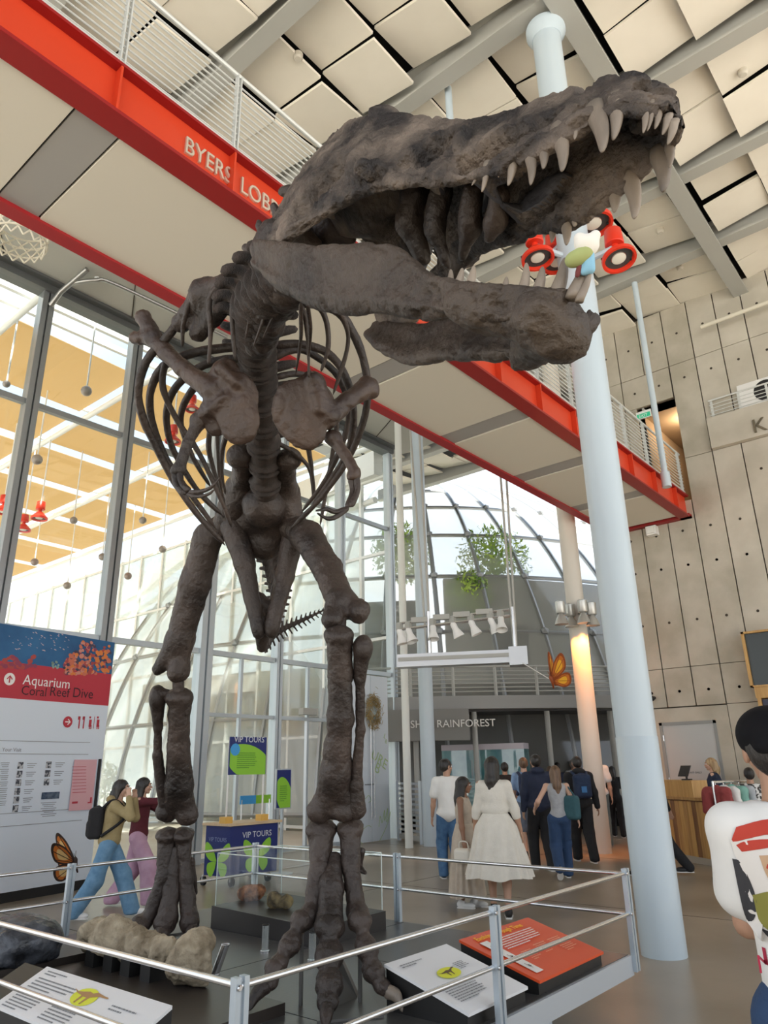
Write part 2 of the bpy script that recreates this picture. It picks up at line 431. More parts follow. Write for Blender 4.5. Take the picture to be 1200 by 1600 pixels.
# glass wall -------------------------------------------------------
YG = 12.0
gw = setting('window_1', 'tall glass wall with steel mullions and two transoms')
MX = [0.9, 2.85, 4.74, 6.6, 8.75, 10.68, 12.66, 14.62]
TZ = [3.83, 7.75]
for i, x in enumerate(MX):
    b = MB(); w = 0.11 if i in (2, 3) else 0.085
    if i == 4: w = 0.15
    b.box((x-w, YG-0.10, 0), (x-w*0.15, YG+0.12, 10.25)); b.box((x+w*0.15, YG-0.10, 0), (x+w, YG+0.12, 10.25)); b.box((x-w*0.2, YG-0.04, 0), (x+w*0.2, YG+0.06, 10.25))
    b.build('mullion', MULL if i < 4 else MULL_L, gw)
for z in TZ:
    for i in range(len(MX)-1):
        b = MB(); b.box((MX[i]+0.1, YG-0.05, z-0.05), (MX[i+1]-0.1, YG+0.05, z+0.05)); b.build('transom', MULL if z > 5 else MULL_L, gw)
b = MB(); b.box((-6, YG-0.16, 10.02), (14.7, YG+0.16, 10.21)); b.box((-6, YG-0.3, 10.15), (14.7, YG-0.16, 10.21)); b.build('head_rail', mat('head_rail_grey', (0.16, 0.17, 0.17), 0.4, 0.5), gw)
for i in range(len(MX)-1):
    zz = [0.0]+TZ+[10.05]
    for j in range(3):
        if j == 0 and i in (5,): zz0 = 2.6
        else: zz0 = zz[j]
        b = MB(); b.box((MX[i]+0.03, YG-0.008, zz0), (MX[i+1]-0.03, YG+0.008, zz[j+1])); b.build('pane', GLASS, gw)
# lower door bay bars
for z in (0.02, 2.6):
    b = MB(); b.box((8.85, YG-0.05, z), (12.6, YG+0.05, z+0.07)); b.build('door_rail', MULL_L, gw)
for x in (9.7, 11.6):
    b = MB(); b.box((x-0.03, YG-0.04, 0), (x+0.03, YG+0.04, 3.8)); b.build('door_stile', MULL_L, gw)
b = MB(); b.box((11.3, YG-0.2, 2.72), (11.75, YG-0.05, 2.86)); b.build('door_closer', STEEL_G, gw)
# bent pipe standing on the second mullion under the soffit
tp = [onz(75, 460, 9.9), onz(92, 420, 10.05), onz(106, 390, 10.16)]
pw = MB(); pw.tube([(4.74, YG-0.2, 9.7), (4.78, 11.55, 9.9), (4.9, 10.9, 10.12)], 0.05, 10)
pw.tube(spline([(4.83, 11.3, 9.98), (5.1, 10.95, 10.02), (5.5, 10.85, 10.08), (7.9, 10.75, 10.1)], 20), 0.04, 10)
pw.build('bent_pipe', mat('pipe_steel', (0.42, 0.42, 0.40), 0.3, 0.8), gw, 40)

# concrete wall ----------------------------------------------------
XW = 15.4
wr = setting('wall_right', 'board-marked concrete wall with dark vertical joints')
YJ = [6.52, 5.96, 5.39, 4.82, 4.25, 3.67, 3.09, 2.53, 1.96, 1.39, 0.82, 0.25, -0.9, -2.2, -3.6]
ZJ = [0.0, 2.65, 3.42, 7.85, 10.14, 11.62]
OPEN = (5.12, 4.07, 6.9, 9.36)
b = MB(); b.box((XW+0.06, -6, 0), (XW+0.5, 4.25, 12.2)); b.box((XW+0.06, 5.12, 0), (XW+0.5, 6.5, 12.2)); b.box((XW+0.06, 4.25, 0), (XW+0.5, 5.12, 6.9)); b.box((XW+0.06, 4.07, 9.36), (XW+0.5, 5.2, 12.2))
b.build('wall_core', JOINT, wr)
g = 0.012
for j in range(len(YJ)-1):
    y1, y0 = YJ[j], YJ[j+1]
    zz = list(ZJ)
    if j > 5: zz = [0.0, 3.42, 7.85, 10.14, 11.62]
    for k in range(len(zz)-1):
        z0, z1 = zz[k], zz[k+1]
        if y1 <= 5.45 and y0 >= 4.2:                                  # columns with the bridge doorway
            if z0 == 7.85: continue
            if z0 == 3.42: z1 = 6.9
        hx = XW+0.0 if j > 4 else XW
        if z0 == 0.0 and j in (1, 2, 3): continue
        b = MB(); b.box((hx, y0+g, z0+(0 if z0 == 0 else 0.006)), (XW+0.1, y1-g, z1-0.006))
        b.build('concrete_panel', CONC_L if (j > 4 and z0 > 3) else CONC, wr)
b = MB(); b.box((XW, 4.27, 9.37), (XW+0.1, 5.38, 10.13)); b.build('concrete_panel', CONC, wr)
b = MB(); b.box((XW, 5.13, 6.9), (XW+0.1, 5.38, 9.36)); b.build('concrete_panel', CONC, wr)
# wall round the door
b = MB(); b.box((XW, 5.62, 0), (XW+0.1, 5.38-0.0+0.57, 2.63)); b.box((XW, 4.25, 2.36), (XW+0.1, 5.62, 2.63)); b.box((XW, 4.25, 0), (XW+0.1, 4.5, 2.36)); b.build('door_surround', CONC, wr)
b = MB()
for j in range(1, 12):
    yc = (YJ[j]+YJ[j+1])/2
    for z in (2.95, 4.35, 5.5, 6.25, 9.75, 10.9, 8.35 if j > 4 else 2.95, 7.2 if j > 5 else 5.5):
        if 4.0 < yc < 5.3 and 6.5 < z < 9.4: continue
        b.lathe([(0.028, 0), (0.028, 0.004)], (XW-0.003, yc, z), 10, ax=(-1, 0, 0))
h = b.build('tie_hole', JOINT, wr); h['kind'] = 'stuff'
# lining of the bridge doorway: a warm corridor behind
ow = mat('corridor_tan', (0.42, 0.32, 0.22), 0.8)
b = MB(); b.box((XW+0.1, 5.12, 6.9), (XW+4, 5.2, 9.4)); b.build('corridor_side', ow, wr)
b = MB(); b.box((XW+0.1, 3.0, 6.9), (XW+4, 3.95, 9.4)); b.build('corridor_side', ow, wr)
b = MB(); b.box((XW+4, 3.0, 6.9), (XW+4.1, 5.2, 9.4)); b.build('corridor_end', ow, wr)
b = MB(); b.box((XW+0.1, 3.0, 9.36), (XW+4, 5.2, 9.42)); b.build('corridor_ceiling', ow, wr)
b = MB(); b.box((XW+0.1, 3.0, 6.8), (XW+4, 5.2, 6.9)); b.build('corridor_floor', DARK, wr)
for x, y in ((XW+1.0, 4.35), (XW+2.4, 4.45)):
    b = MB(); b.lathe([(0.09, 0), (0.09, 0.02)], (x, y, 9.33), 14); b.build('downlight', mat('warm_lamp', (1.0, 0.85, 0.6), 0.5, emit=12), wr)
L = bpy.data.lights.new('corridor_light', 'POINT'); L.energy = 22; L.color = (1.0, 0.75, 0.48); L.shadow_soft_size = 0.1
lo_ = bpy.data.objects.new('corridor_light', L); COL.objects.link(lo_); lo_.location = (XW+1.2, 4.4, 9.1)
# grey service door
dr = setting('door_1', 'flat grey steel service door')
b = MB(); b.box((XW+0.0, 4.5, 0), (XW+0.06, 4.56, 2.36)); b.box((XW, 5.56, 0), (XW+0.06, 5.62, 2.36)); b.box((XW, 4.5, 2.30), (XW+0.06, 5.62, 2.36)); b.build('door_frame', mat('door_frame_grey', (0.27, 0.28, 0.27), 0.5), dr)
b = MB(); b.box((XW+0.02, 4.56, 0), (XW+0.06, 5.56, 2.30)); b.build('door_leaf', mat('door_grey', (0.47, 0.48, 0.47), 0.5), dr)
for z in (0.4, 1.2, 2.0):
    b = MB(); b.tube([(XW+0.01, 5.565, z), (XW+0.01, 5.565, z+0.11)], 0.014, 8); b.build('hinge', CHROME, dr)
lettering('lettering', 'STAFF ONLY', 0.05, (XW+0.018, 5.2, 1.38), (0, -1, 0), (0, 0, 1), DARK, dr)
# right-hand balcony on the wall
bc = setting('trim_1', 'concrete balcony edge with thin metal railing')
b = MB(); b.box((XW-0.12, -3.5, 7.86), (XW+0.0, 3.64, 8.56)); b.build('balcony_edge', CONC_L, bc)
for y in (3.5, 2.95, 2.4, 1.8, 1.2, 0.5):
    b = MB(); b.beam((XW-0.06, y, 8.5), (XW-0.06, y, 8.98), 0.05, 0.02); b.build('rail_post', RAIL, bc)
for z in (8.62, 8.70, 8.78, 8.86, 8.97):
    b = MB(); b.tube([(XW-0.07, 3.55, z), (XW-0.07, 0.2, z)], 0.009 if z < 8.9 else 0.02, 8); b.build('rail_bar', RAIL, bc)
lettering('letter', 'K', 0.42, (XW-0.13, 2.80, 7.94), (0, -1, 0), (0, 0, 1), mat('letter_bronze', (0.20, 0.17, 0.12), 0.4, 0.6), bc, 0.02)
# pipe on the wall
b = MB(); b.tube([(XW-0.35, 3.35, 10.62), (XW-0.35, 0.8, 10.62)], 0.045, 10); b.build('wall_pipe', mat('cream_pipe', (0.70, 0.66, 0.55), 0.5), wr, 40)

# columns ----------------------------------------------------------
def column(name, x, y, r, z1, label, m=COLW, n=40):
    o = setting(name, label, (x, y, 0))
    b = MB(); b.lathe([(r*1.0, 0.0), (r, 0.02), (r, z1)], (x, y, 0), n); b.build('shaft', m, o, 40)
    return o
c1 = column('trim_2', 7.14, 2.84, 0.192, ZC-0.2, 'big white round steel column beside the platform')
b = MB(); b.lathe([(0.196, 0.0), (0.197, 1.83), (0.193, 1.835)], (7.14, 2.84, 0.0), 40); b.build('column_sleeve', COLW, c1, 40)
b = MB(); b.lathe([(0.2, 0), (0.27, 0.12), (0.27, 0.2)], (7.14, 2.84, ZC-0.42), 30); b.build('column_cap', COLW, c1, 40)
column('trim_3', 13.57, 10.17, 0.165, ZC, 'white round column by the end of the glass wall')
column('trim_4', 13.05, 10.36, 0.085, ZC, 'slim white pipe standing beside the round column', mat('pipe_white', (0.72, 0.74, 0.70), 0.4))
# rods from roof to transom
for (x, y) in ((7.15, 4.5),):
    b = MB(); b.tube([(x, y, 9.6), (x, y, ZC)], 0.055, 12); struct(b.build('trim_5', COLW, None, 40), 'white pipe hanging from the ceiling')
b = MB(); b.tube([(13.56, 4.15, 6.7), (13.56, 4.15, ZC)], 0.06, 12); b.lathe([(0.09, 0), (0.09, 0.3)], (13.56, 4.15, 6.62), 14); struct(b.build('trim_6', COLW, None, 40), 'white hanger rod carrying the bridge end')

# bridge -----------------------------------------------------------
br = setting('trim_7', 'red steel footbridge with metal railing high over the lobby', (0, 0, 6.5))
Y0, Y1, Z0 = 4.3, 5.97, 6.5
XB0, XB1 = -4.0, XW
# front beam: web, flanges, stiffeners
b = MB(); b.box((XB0, Y0+0.09, Z0), (XB1, Y0+0.12, Z0+0.5)); b.build('beam_web', RED, br)
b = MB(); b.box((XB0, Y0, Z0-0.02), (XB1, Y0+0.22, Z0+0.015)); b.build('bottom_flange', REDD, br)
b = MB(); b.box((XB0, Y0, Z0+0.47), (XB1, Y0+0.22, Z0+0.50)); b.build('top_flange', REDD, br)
for x in np.arange(-3.76, 15.3, 1.15):
    b = MB(); b.box((x-0.01, Y0+0.005, Z0), (x+0.01, Y0+0.1, Z0+0.48)); b.build('stiffener', RED, br)
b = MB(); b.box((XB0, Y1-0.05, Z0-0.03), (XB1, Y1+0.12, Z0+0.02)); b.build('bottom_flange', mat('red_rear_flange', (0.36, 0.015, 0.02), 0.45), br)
b = MB(); b.box((XB0, Y1+0.0, Z0), (XB1, Y1+0.03, Z0+0.5)); b.build('beam_web', RED, br)
b = MB(); b.box((XB0, Y0+0.1, Z0+0.42), (XB1, Y1, Z0+0.5)); b.build('deck', DARK, br)
SOF = mat('soffit_panel_cream', (0.68, 0.65, 0.57), 0.75)
stripx = [-1.2, 1.78, 4.72, 7.72, 10.7, 13.6]
stripx = [onz(105, 244, Z0)[0]-5.9, onz(105, 244, Z0)[0]-3.0, onz(105, 244, Z0)[0], onz(605, 580, Z0)[0], onz(773, 662, Z0)[0], onz(861, 734, Z0)[0], onz(911, 793, Z0)[0]]
edges = [XB0]+stripx+[XB1-0.1]
for i in range(len(edges)-1):
    b = MB(); b.box((edges[i]+(0.2 if i else 0), Y0+0.22, Z0+0.0), (edges[i+1]-0.2, Y1-0.05, Z0+0.05)); b.build('soffit_panel', SOF, br)
for x in stripx:
    b = MB(); b.box((x-0.18, Y0+0.2, Z0+0.012), (x+0.18, Y1-0.05, Z0+0.04)); b.build('joint_strip', mat('strip_grey', (0.36, 0.355, 0.345), 0.5), br)
b = MB(); b.box((XB0, Y0+0.15, Z0+0.045), (XB1, Y1, Z0+0.06)); b.build('soffit_backing', VOID, br)
b = MB(); b.lathe([(0.05, 0), (0.06, 0.03)], (3.9, 5.2, Z0-0.02), 14); b.build('soffit_sprinkler', WHITE, br)
b = MB(); b.box((XB1-0.16, Y0, Z0-0.02), (XB1, Y1+0.1, Z0+0.06)); b.build('end_plate', REDD, br)
# railings, one on each side
for yy in (Y0+0.06, Y1+0.04):
    for x in [-2.6, -1.45, -0.3, 0.85, 2.0, 3.16, 4.3, 5.45, 6.6, 7.75, 8.9, 10.05, 11.2, 12.26, 13.3, 14.32, 15.25]:
        b = MB(); b.beam((x-0.02, yy, Z0+0.5), (x-0.02, yy, Z0+1.46), 0.012, 0.05, up=(0, 1, 0)); b.beam((x+0.02, yy, Z0+0.5), (x+0.02, yy, Z0+1.46), 0.012, 0.05, up=(0, 1, 0)); b.build('rail_post', RAIL, br)
    for k in range(11):
        b = MB(); z = Z0+0.60+0.075*k; b.tube([(XB0, yy, z), (XB1, yy, z)], 0.009, 6); b.build('rail_bar', RAIL, br)
    b = MB(); b.tube([(XB0, yy, Z0+1.47), (XB1, yy, Z0+1.47)], 0.024, 10); b.build('handrail', RAIL, br)
    b = MB(); b.box((XB0, yy-0.01, Z0+0.52), (XB1, yy+0.01, Z0+0.58)); b.build('toe_board', RAIL, br)
# lettering on the red beam
SIGN = mat('letter_steel', (0.72, 0.66, 0.55), 0.35, 0.5)
bx = ony(288, 215, Y0+0.085)[0]
lw = []
ex = ony(362, 258, Y0+0.085)[0]
def beam_word(txt, xs, xe):
    V, F = text_mesh(txt, 0.26)
    w = V[:, 0].max(); sc = (xe-xs)/w
    acc = 0.0
    for i, ch in enumerate(txt):
        a, _ = text_mesh(txt[:i+1], 0.26); x_end = a[:, 0].max()
        V, F = text_mesh(ch, 0.26, 0.012); wd = V[:, 0].max()
        V[:, 0] = (V[:, 0]+x_end-wd)*sc
        mk('letter', place(V, (xs, Y0+0.078, Z0+0.145), (1, 0, 0), (0, 0, 1)), F, SIGN, br)
beam_word('BYERS', bx, ex)
beam_word('LOBBY', ony(375, 270, Y0+0.085)[0], ony(449, 318, Y0+0.085)[0])
# ================================================================== TYRANNOSAUR SKELETON
BONE = mat('fossil_bone', (0.010, 0.0072, 0.006), 0.5, col2=(0.070, 0.050, 0.041), scale=3.2, lo=0.3, hi=0.72, bump=0.55, bscale=38, detail=8)
BONE_S = mat('fossil_bone_skull', (0.018, 0.014, 0.013), 0.6, col2=(0.22, 0.175, 0.14), scale=6.0, lo=0.40, hi=0.72, bump=1.0, bscale=45, detail=9)
BONE_J = mat('fossil_bone_jaw', (0.024, 0.017, 0.013), 0.55, col2=(0.090, 0.067, 0.050), scale=4.0, lo=0.32, hi=0.7, bump=0.6, bscale=48, detail=8)
BONE_B = mat('fossil_bone_brown', (0.020, 0.011, 0.008), 0.45, col2=(0.080, 0.050, 0.036), scale=4.0, lo=0.3, hi=0.7, bump=0.4, bscale=30)
TOOTH = mat('fossil_tooth', (0.12, 0.10, 0.082), 0.42, col2=(0.36, 0.30, 0.24), scale=9, lo=0.3, hi=0.7, bump=0.25, bscale=40, stretch=(1, 1, 0.3))
rex = thing('tyrannosaur_skeleton', 'huge dark brown mounted tyrannosaur skeleton with gaping toothed jaws', 'skeleton', tuple(onz(430, 1480, 0.4)))

def cs(v): return CAMPOS + RT*v[0] + UP*v[1] + FW*v[2]
def proj(P):
    q = np.asarray(P)-CAMPOS; z = q@FW
    return np.stack([600+FPX*(q@RT)/z, 800-FPX*(q@UP)/z], -1)
fv = np.array([0.751, -0.338, 0.569]); fv /= np.linalg.norm(fv)
latf = RT*fv[0]+UP*fv[1]+FW*fv[2]                                # towards the far side of the head
Pj = at(405, 395, 2.6); O_ = Pj+latf*0.29
def tip_on(x, y): d = ray(x, y); return CAMPOS+d*(((O_-CAMPOS)@latf)/(d@latf))
def frame(tip):
    a = tip-O_; L = np.linalg.norm(a); a = a/L; d = np.cross(a, latf)
    if d[2] < 0: d = -d
    return a, d, L
def solve(base, d, curve, lo=-0.6, hi=0.9):
    """height along d at which base+d*h falls on a traced outline"""
    cx = np.array([c[0] for c in curve], float); cy = np.array([c[1] for c in curve], float)
    hs = np.linspace(lo, hi, 301); p = proj(base+hs[:, None]*d)
    e = p[:, 1]-np.interp(p[:, 0], cx, cy)
    i = np.where((e[:-1] > 0) & (e[1:] <= 0))[0]
    return hs[i[0]] if len(i) else hs[np.argmin(np.abs(e))]
def loft(rings, ns, nr):
    R = np.array(rings)                                           # stations x points x 3
    A = spline(R, ns)
    P = np.concatenate([A[:, -1:], A, A[:, :2]], 1); k = A.shape[1]
    u = np.arange(nr)*k/nr; i = u.astype(int); f = (u-i)[None, :, None]
    a, b, c, d = P[:, i], P[:, i+1], P[:, i+2], P[:, np.minimum(i+3, P.shape[1]-1)]
    G = 0.5*(2*b+(c-a)*f+(2*a-5*b+4*c-d)*f**2+(3*b-a-3*c+d)*f**3)
    V = G.reshape(-1, 3); Q = []
    I = np.arange(ns*nr).reshape(ns, nr)
    q = np.stack([I[:-1], np.roll(I, -1, 1)[:-1], np.roll(I, -1, 1)[1:], I[1:]], -1).reshape(-1, 4)
    caps = [tuple(I[0][::-1]), tuple(I[-1])]
    return V, q, caps, I

# ---- cranium
Sk = tip_on(1052, 205)
a_, d_, L_ = frame(Sk)
nearc = [(360, 400), (425, 378), (470, 345), (520, 312), (560, 292), (600, 283), (640, 278), (700, 276), (745, 268), (800, 246), (850, 224), (900, 192), (935, 176), (962, 160), (985, 152), (1005, 158), (1030, 176), (1052, 195), (1080, 220)]
topc = [(400, 345), (430, 325), (446, 300), (460, 262), (480, 222), (510, 198), (560, 180), (620, 172), (680, 183), (740, 184), (800, 168), (860, 148), (930, 123), (985, 117), (1030, 124), (1046, 138), (1058, 180), (1075, 220)]
st = np.array([0.0, 0.05, 0.12, 0.2, 0.28, 0.36, 0.45, 0.54, 0.63, 0.72, 0.8, 0.87, 0.93, 0.97, 1.0])
hw = np.interp(st, [0, 0.12, 0.28, 0.45, 0.6, 0.75, 0.87, 0.94, 0.98, 1.0], [0.29, 0.31, 0.27, 0.20, 0.165, 0.145, 0.13, 0.105, 0.07, 0.035])
hu = np.interp(st, [0, 0.12, 0.25, 0.36, 0.5, 0.65, 0.85, 0.95, 1.0], [0.15, 0.19, 0.19, 0.14, 0.095, 0.085, 0.085, 0.06, 0.025])
rings = []; Nline = []; Fline = []
HT = []
for s, w, u in zip(st, hw, hu):
    mid = O_+a_*s*L_
    ht = solve(mid-latf*w, d_, nearc); HT.append(ht)
    hd = max(solve(mid-latf*u, d_, topc), ht+0.05)
    if s > 0.94: ht = HT[11]+(HT[11]-HT[10])*(s-0.87)/0.07*0.5; HT[-1] = ht; hd = ht+D*(0.92 if s < 0.96 else 0.72 if s < 0.98 else 0.4)
    D = hd-ht; pd = min(0.28, 0.72*D)*(0.45 if s > 0.93 else 1); th = 0.05 if s < 0.9 else 0.035
    near = [(w-th, ht+0.012), (w-0.018, ht-0.010), (w, ht+0.012), (w*0.985, ht+0.22*D), (w*0.75+u*0.25, ht+0.5*D), (w*0.3+u*0.7, ht+0.78*D), (u, hd), (u*0.5, hd+0.012)]
    cr = 0.016+0.02*(s > 0.6)
    ring = near+[(0, hd+cr)]+[(-x, y) for x, y in near[::-1]]
    wi = max(w-th-0.02, 0.01)
    ring += [(-wi*0.85, ht+pd*0.6), (-wi*0.45, ht+pd*0.95), (0, ht+pd*0.8), (wi*0.45, ht+pd*0.95), (wi*0.85, ht+pd*0.6)]
    rings.append([mid-latf*x+d_*y for x, y in ring])
    Nline.append(mid-latf*(w-0.022)+d_*(ht+0.0)); Fline.append(mid+latf*(w-0.022)+d_*(ht+0.0))
HT = np.array(HT)
V, Q, caps, I = loft(rings, 330, 150)
N = vnormals(V, Q)
_g = V.reshape(330, 150, 3)[:, :110]; _c = _g.mean(1, keepdims=True)
if np.mean(np.sum(N.reshape(330, 150, 3)[:, 25:85]*(_g[:, 25:85]-_c), -1)) < 0: Q = Q[:, ::-1]; N = -N; caps = [c[::-1] for c in caps]
pp = proj(V); lat = (V-O_)@latf; along = ((V-O_)@a_)/L_; hgt = (V-O_)@d_
palate = np.zeros(len(V), bool)
ring_u = np.tile(np.arange(150)*22/150, 330)
inner = (ring_u > 16.4) | (ring_u < 0.5)
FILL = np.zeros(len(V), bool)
def dent(cx, cy, rx, ry, depth, rot=0.0, soft=0.35, fill=False):
    """a window or hollow in the side of the skull, the same on the other side"""
    global V
    sel = (lat < -0.02) & ~inner & (ring_u < 8)
    c = np.argmin(np.where(sel, np.hypot(pp[:, 0]-cx, pp[:, 1]-cy), 1e9))
    C = V0[c]; tt = (C-CAMPOS)@FW
    for sg in (1, -1):
        Cm = C if sg > 0 else C-2*latf*((C-O_)@latf)
        R = V0-Cm; x = R@a_; y = R@d_*1.0
        xr = x*math.cos(rot)+y*math.sin(rot); yr = -x*math.sin(rot)+y*math.cos(rot)
        q = np.sqrt((xr/px2m(rx*1.15, tt))**2+(yr/(px2m(ry, tt)*2.0))**2+((R@latf)/0.2)**2)
        w = np.clip((1-q)/soft, 0, 1); w = w*w*(3-2*w); w[inner] = 0
        V -= N*(w*depth)[:, None]
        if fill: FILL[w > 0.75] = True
V0 = V.copy()
outer = ~inner
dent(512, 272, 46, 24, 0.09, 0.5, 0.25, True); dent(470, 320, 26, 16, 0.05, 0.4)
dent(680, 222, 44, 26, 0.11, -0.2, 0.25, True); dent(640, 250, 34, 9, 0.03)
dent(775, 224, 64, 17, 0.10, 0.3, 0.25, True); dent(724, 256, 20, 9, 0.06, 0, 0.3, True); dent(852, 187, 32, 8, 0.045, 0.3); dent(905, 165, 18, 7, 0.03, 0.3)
dent(578, 214, 42, 16, 0.045, 0.2, 0.3); dent(1018, 138, 22, 9, 0.05, -0.3)
dent(616, 190, 26, 8, -0.025); dent(722, 226, 9, 22, -0.03, 0.2); dent(577, 270, 30, 8, -0.03, 0.3); dent(800, 240, 60, 5, -0.012, 0.3); dent(560, 246, 12, 24, -0.02)
def creases(P, f, sd, wdt=0.10): return np.clip(1-np.abs(fbm(P, f, 3, sd))/wdt, 0, 1)
V = V-N*(np.where(inner, 0.004, 0.012)*creases(V*np.array([1, 1, 1.3]), 5.5, 41))[:, None]
amp = np.where(inner, 0.006, 0.014)
V = V+N*(amp*fbm(V, 9, 4, 3))[:, None]+N*(0.0045*fbm(V, 38, 3, 9))[:, None]
snout = np.clip((along-0.6)/0.3, 0, 1)*outer
V = V-N*(snout*0.008*np.clip(fbm(V, 30, 2, 21)-0.15, 0, 1)*4)[:, None]
Fk = [tuple(x) for x in Q]+caps
# opening through the far side behind the cheek
far_open = (lat > 0.1) & (along > 0.06) & (along < 0.27) & (hgt > np.interp(along, st, HT)+0.07) & (hgt < np.interp(along, st, HT)+0.2)
keep = [f for f in Fk if not all(far_open[i] for i in f)]
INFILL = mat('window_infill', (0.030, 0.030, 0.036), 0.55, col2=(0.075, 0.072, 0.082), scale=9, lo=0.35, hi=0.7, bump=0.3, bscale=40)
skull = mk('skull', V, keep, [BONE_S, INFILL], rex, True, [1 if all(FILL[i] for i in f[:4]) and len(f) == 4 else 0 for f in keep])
skull['label'] = 'grey-brown skull with rough pitted snout'
# palate bones hanging inside
for pts, r in ((((690, 300, 2.3), (680, 360, 2.33), (700, 415, 2.35)), (20, 16, 6)), (((650, 290, 2.38), (640, 350, 2.42), (660, 400, 2.45)), (22, 20, 14)), (((740, 300, 2.18), (735, 350, 2.22), (722, 400, 2.28)), (18, 18, 8)), (((780, 310, 2.1), (775, 345, 2.14), (765, 372, 2.18)), (16, 18, 10)), (((500, 335, 2.85), (515, 360, 2.85), (545, 372, 2.85)), (22, 20, 14)), (((455, 345, 2.75), (462, 370, 2.78), (485, 385, 2.8)), (18, 20, 18))):
    P = [at(*p) for p in pts]; R = [px2m(x, p[2]) for x, p in zip(r, pts)]
    blob('palate_bone', [('c', P[i], P[i+1], R[i], R[i+1]) for i in range(2)], 0.012, BONE, skull, 0.03, amp=0.012, freq=14, seed=int(pts[0][0]))
# cheek-to-jaw strut near the joint and the little horn on the cheek
_h = V[np.argmin(np.where((lat < -0.05) & outer & (ring_u < 8), np.hypot(pp[:, 0]-576, pp[:, 1]-272), 1e9))]
blob('cheek_horn', [('e', _h, (0.03, 0.03, 0.025)), ('e', _h+RT*0.02-UP*0.02, (0.018, 0.018, 0.022))], 0.008, BONE_S, skull, 0.02, amp=0.008, freq=30)
blob('quadrate', [('c', at(425, 362, 2.62), at(412, 392, 2.63), 0.045, 0.05), ('c', at(470, 340, 2.62), at(425, 375, 2.62), 0.03, 0.045)], 0.01, BONE, skull, 0.03, amp=0.008, freq=15)

# ---- lower jaw
Tm = tip_on(920, 468)
am, dm, Lm = frame(Tm)
jt = [(340, 372), (400, 378), (440, 380), (520, 387), (600, 383), (640, 394), (670, 424), (700, 442), (760, 449), (830, 454), (900, 455), (925, 452), (950, 450)]
jb = [(340, 385), (395, 415), (430, 448), (480, 478), (540, 489), (600, 489), (700, 503), (800, 514), (860, 516), (895, 500), (920, 468), (950, 440)]
sj = np.array([-0.02, 0.03, 0.1, 0.2, 0.3, 0.4, 0.5, 0.6, 0.7, 0.8, 0.88, 0.95, 0.99])
wj = np.interp(sj, [0, 0.2, 0.5, 0.75, 0.9, 1.0], [0.29, 0.27, 0.19, 0.135, 0.105, 0.04])
tj = np.interp(sj, [-0.02, 0.05, 0.3, 0.6, 0.85, 1.0], [0.035, 0.05, 0.042, 0.04, 0.05, 0.03])
Jn = []; MBJ = MB(); Jline = []
secs = []; WB = []
for s, w, t in zip(sj, wj, tj):
    mid = O_+am*s*Lm
    wb = float(np.interp(s, [0, 0.2, 0.5, 0.75, 0.9, 1.0], [0.26, 0.22, 0.15, 0.105, 0.075, 0.03]))
    h1 = solve(mid-latf*w, dm, jt, -0.5, 0.6); h0 = solve(mid-latf*wb, dm, jb, -0.7, 0.5)
    if h1 < h0+0.04: h1 = h0+0.04
    secs.append((mid, w, t, h0, h1)); WB.append(wb)
for sg in (-1, 1):
    rg = []
    for (mid, w, t, h0, h1), wb in zip(secs, WB):
        hc, hh = (h0+h1)/2, (h1-h0)/2
        ring = [(0.45, 1.0), (0.9, 0.8), (1.0, 0.35), (0.85, -0.3), (0.95, -0.75), (0.3, -1.0), (-0.4, -0.95), (-0.7, -0.6), (-0.5, 0), (-0.6, 0.5), (-0.5, 0.9)]
        rg.append([mid+latf*sg*((w+wb)/2+(w-wb)/2*y+x*t)+dm*(hc+y*hh) for x, y in ring])
    if sg < 0: rg = [r[::-1] for r in rg]
    v, q, cp, _ = loft(rg, 170, 60)
    n = vnormals(v, q)
    gc = v.reshape(170, 60, 3).mean(1, keepdims=True); gg = np.sum(n.reshape(170, 60, 3)*(v.reshape(170, 60, 3)-gc))
    if gg < 0: q = q[:, ::-1]; cp = [c[::-1] for c in cp]; n = -n; al = ((v-O_)@am)/Lm
    pits = np.clip((al-0.45)/0.3, 0, 1)
    v = v-n*(0.007*creases(v, 5, 53, 0.07))[:, None]+n*(0.011*fbm(v, 8, 4, 5))[:, None]+n*(0.004*fbm(v, 34, 3, 7))[:, None]-n*(pits*0.007*np.clip(fbm(v, 32, 2, 11)-0.1, 0, 1)*4)[:, None]
    MBJ.add(v, list(map(tuple, q))+cp)
# chin
c0 = secs[-2]; c1 = secs[-4]
v, q = sdf([('c', c0[0]-latf*c0[1]*0.7+dm*(c0[3]*0.6+c0[4]*0.4), c0[0]+latf*c0[1]*0.7+dm*(c0[3]*0.6+c0[4]*0.4), 0.06, 0.06), ('c', c1[0]-latf*c1[1]+dm*(c1[3]*0.6+c1[4]*0.4), c0[0]+dm*(c0[3]*0.6+c0[4]*0.4), 0.05, 0.06), ('c', c1[0]+latf*c1[1]+dm*(c1[3]*0.6+c1[4]*0.4), c0[0]+dm*(c0[3]*0.6+c0[4]*0.4), 0.05, 0.06)], 0.01, 0.04)
v = rough(v, q, 0.014, 28, 3, 5); MBJ.add(v, list(map(tuple, q)))
jaw = MBJ.build('lower_jaw', BONE_J, rex, True)
jaw['label'] = 'brown lower jaw hanging open'
Jtop = np.array([mid-latf*w+dm*(h1-0.012) for mid, w, t, h0, h1 in secs])
Jfar = np.array([mid+latf*w+dm*(h1-0.012) for mid, w, t, h0, h1 in secs])

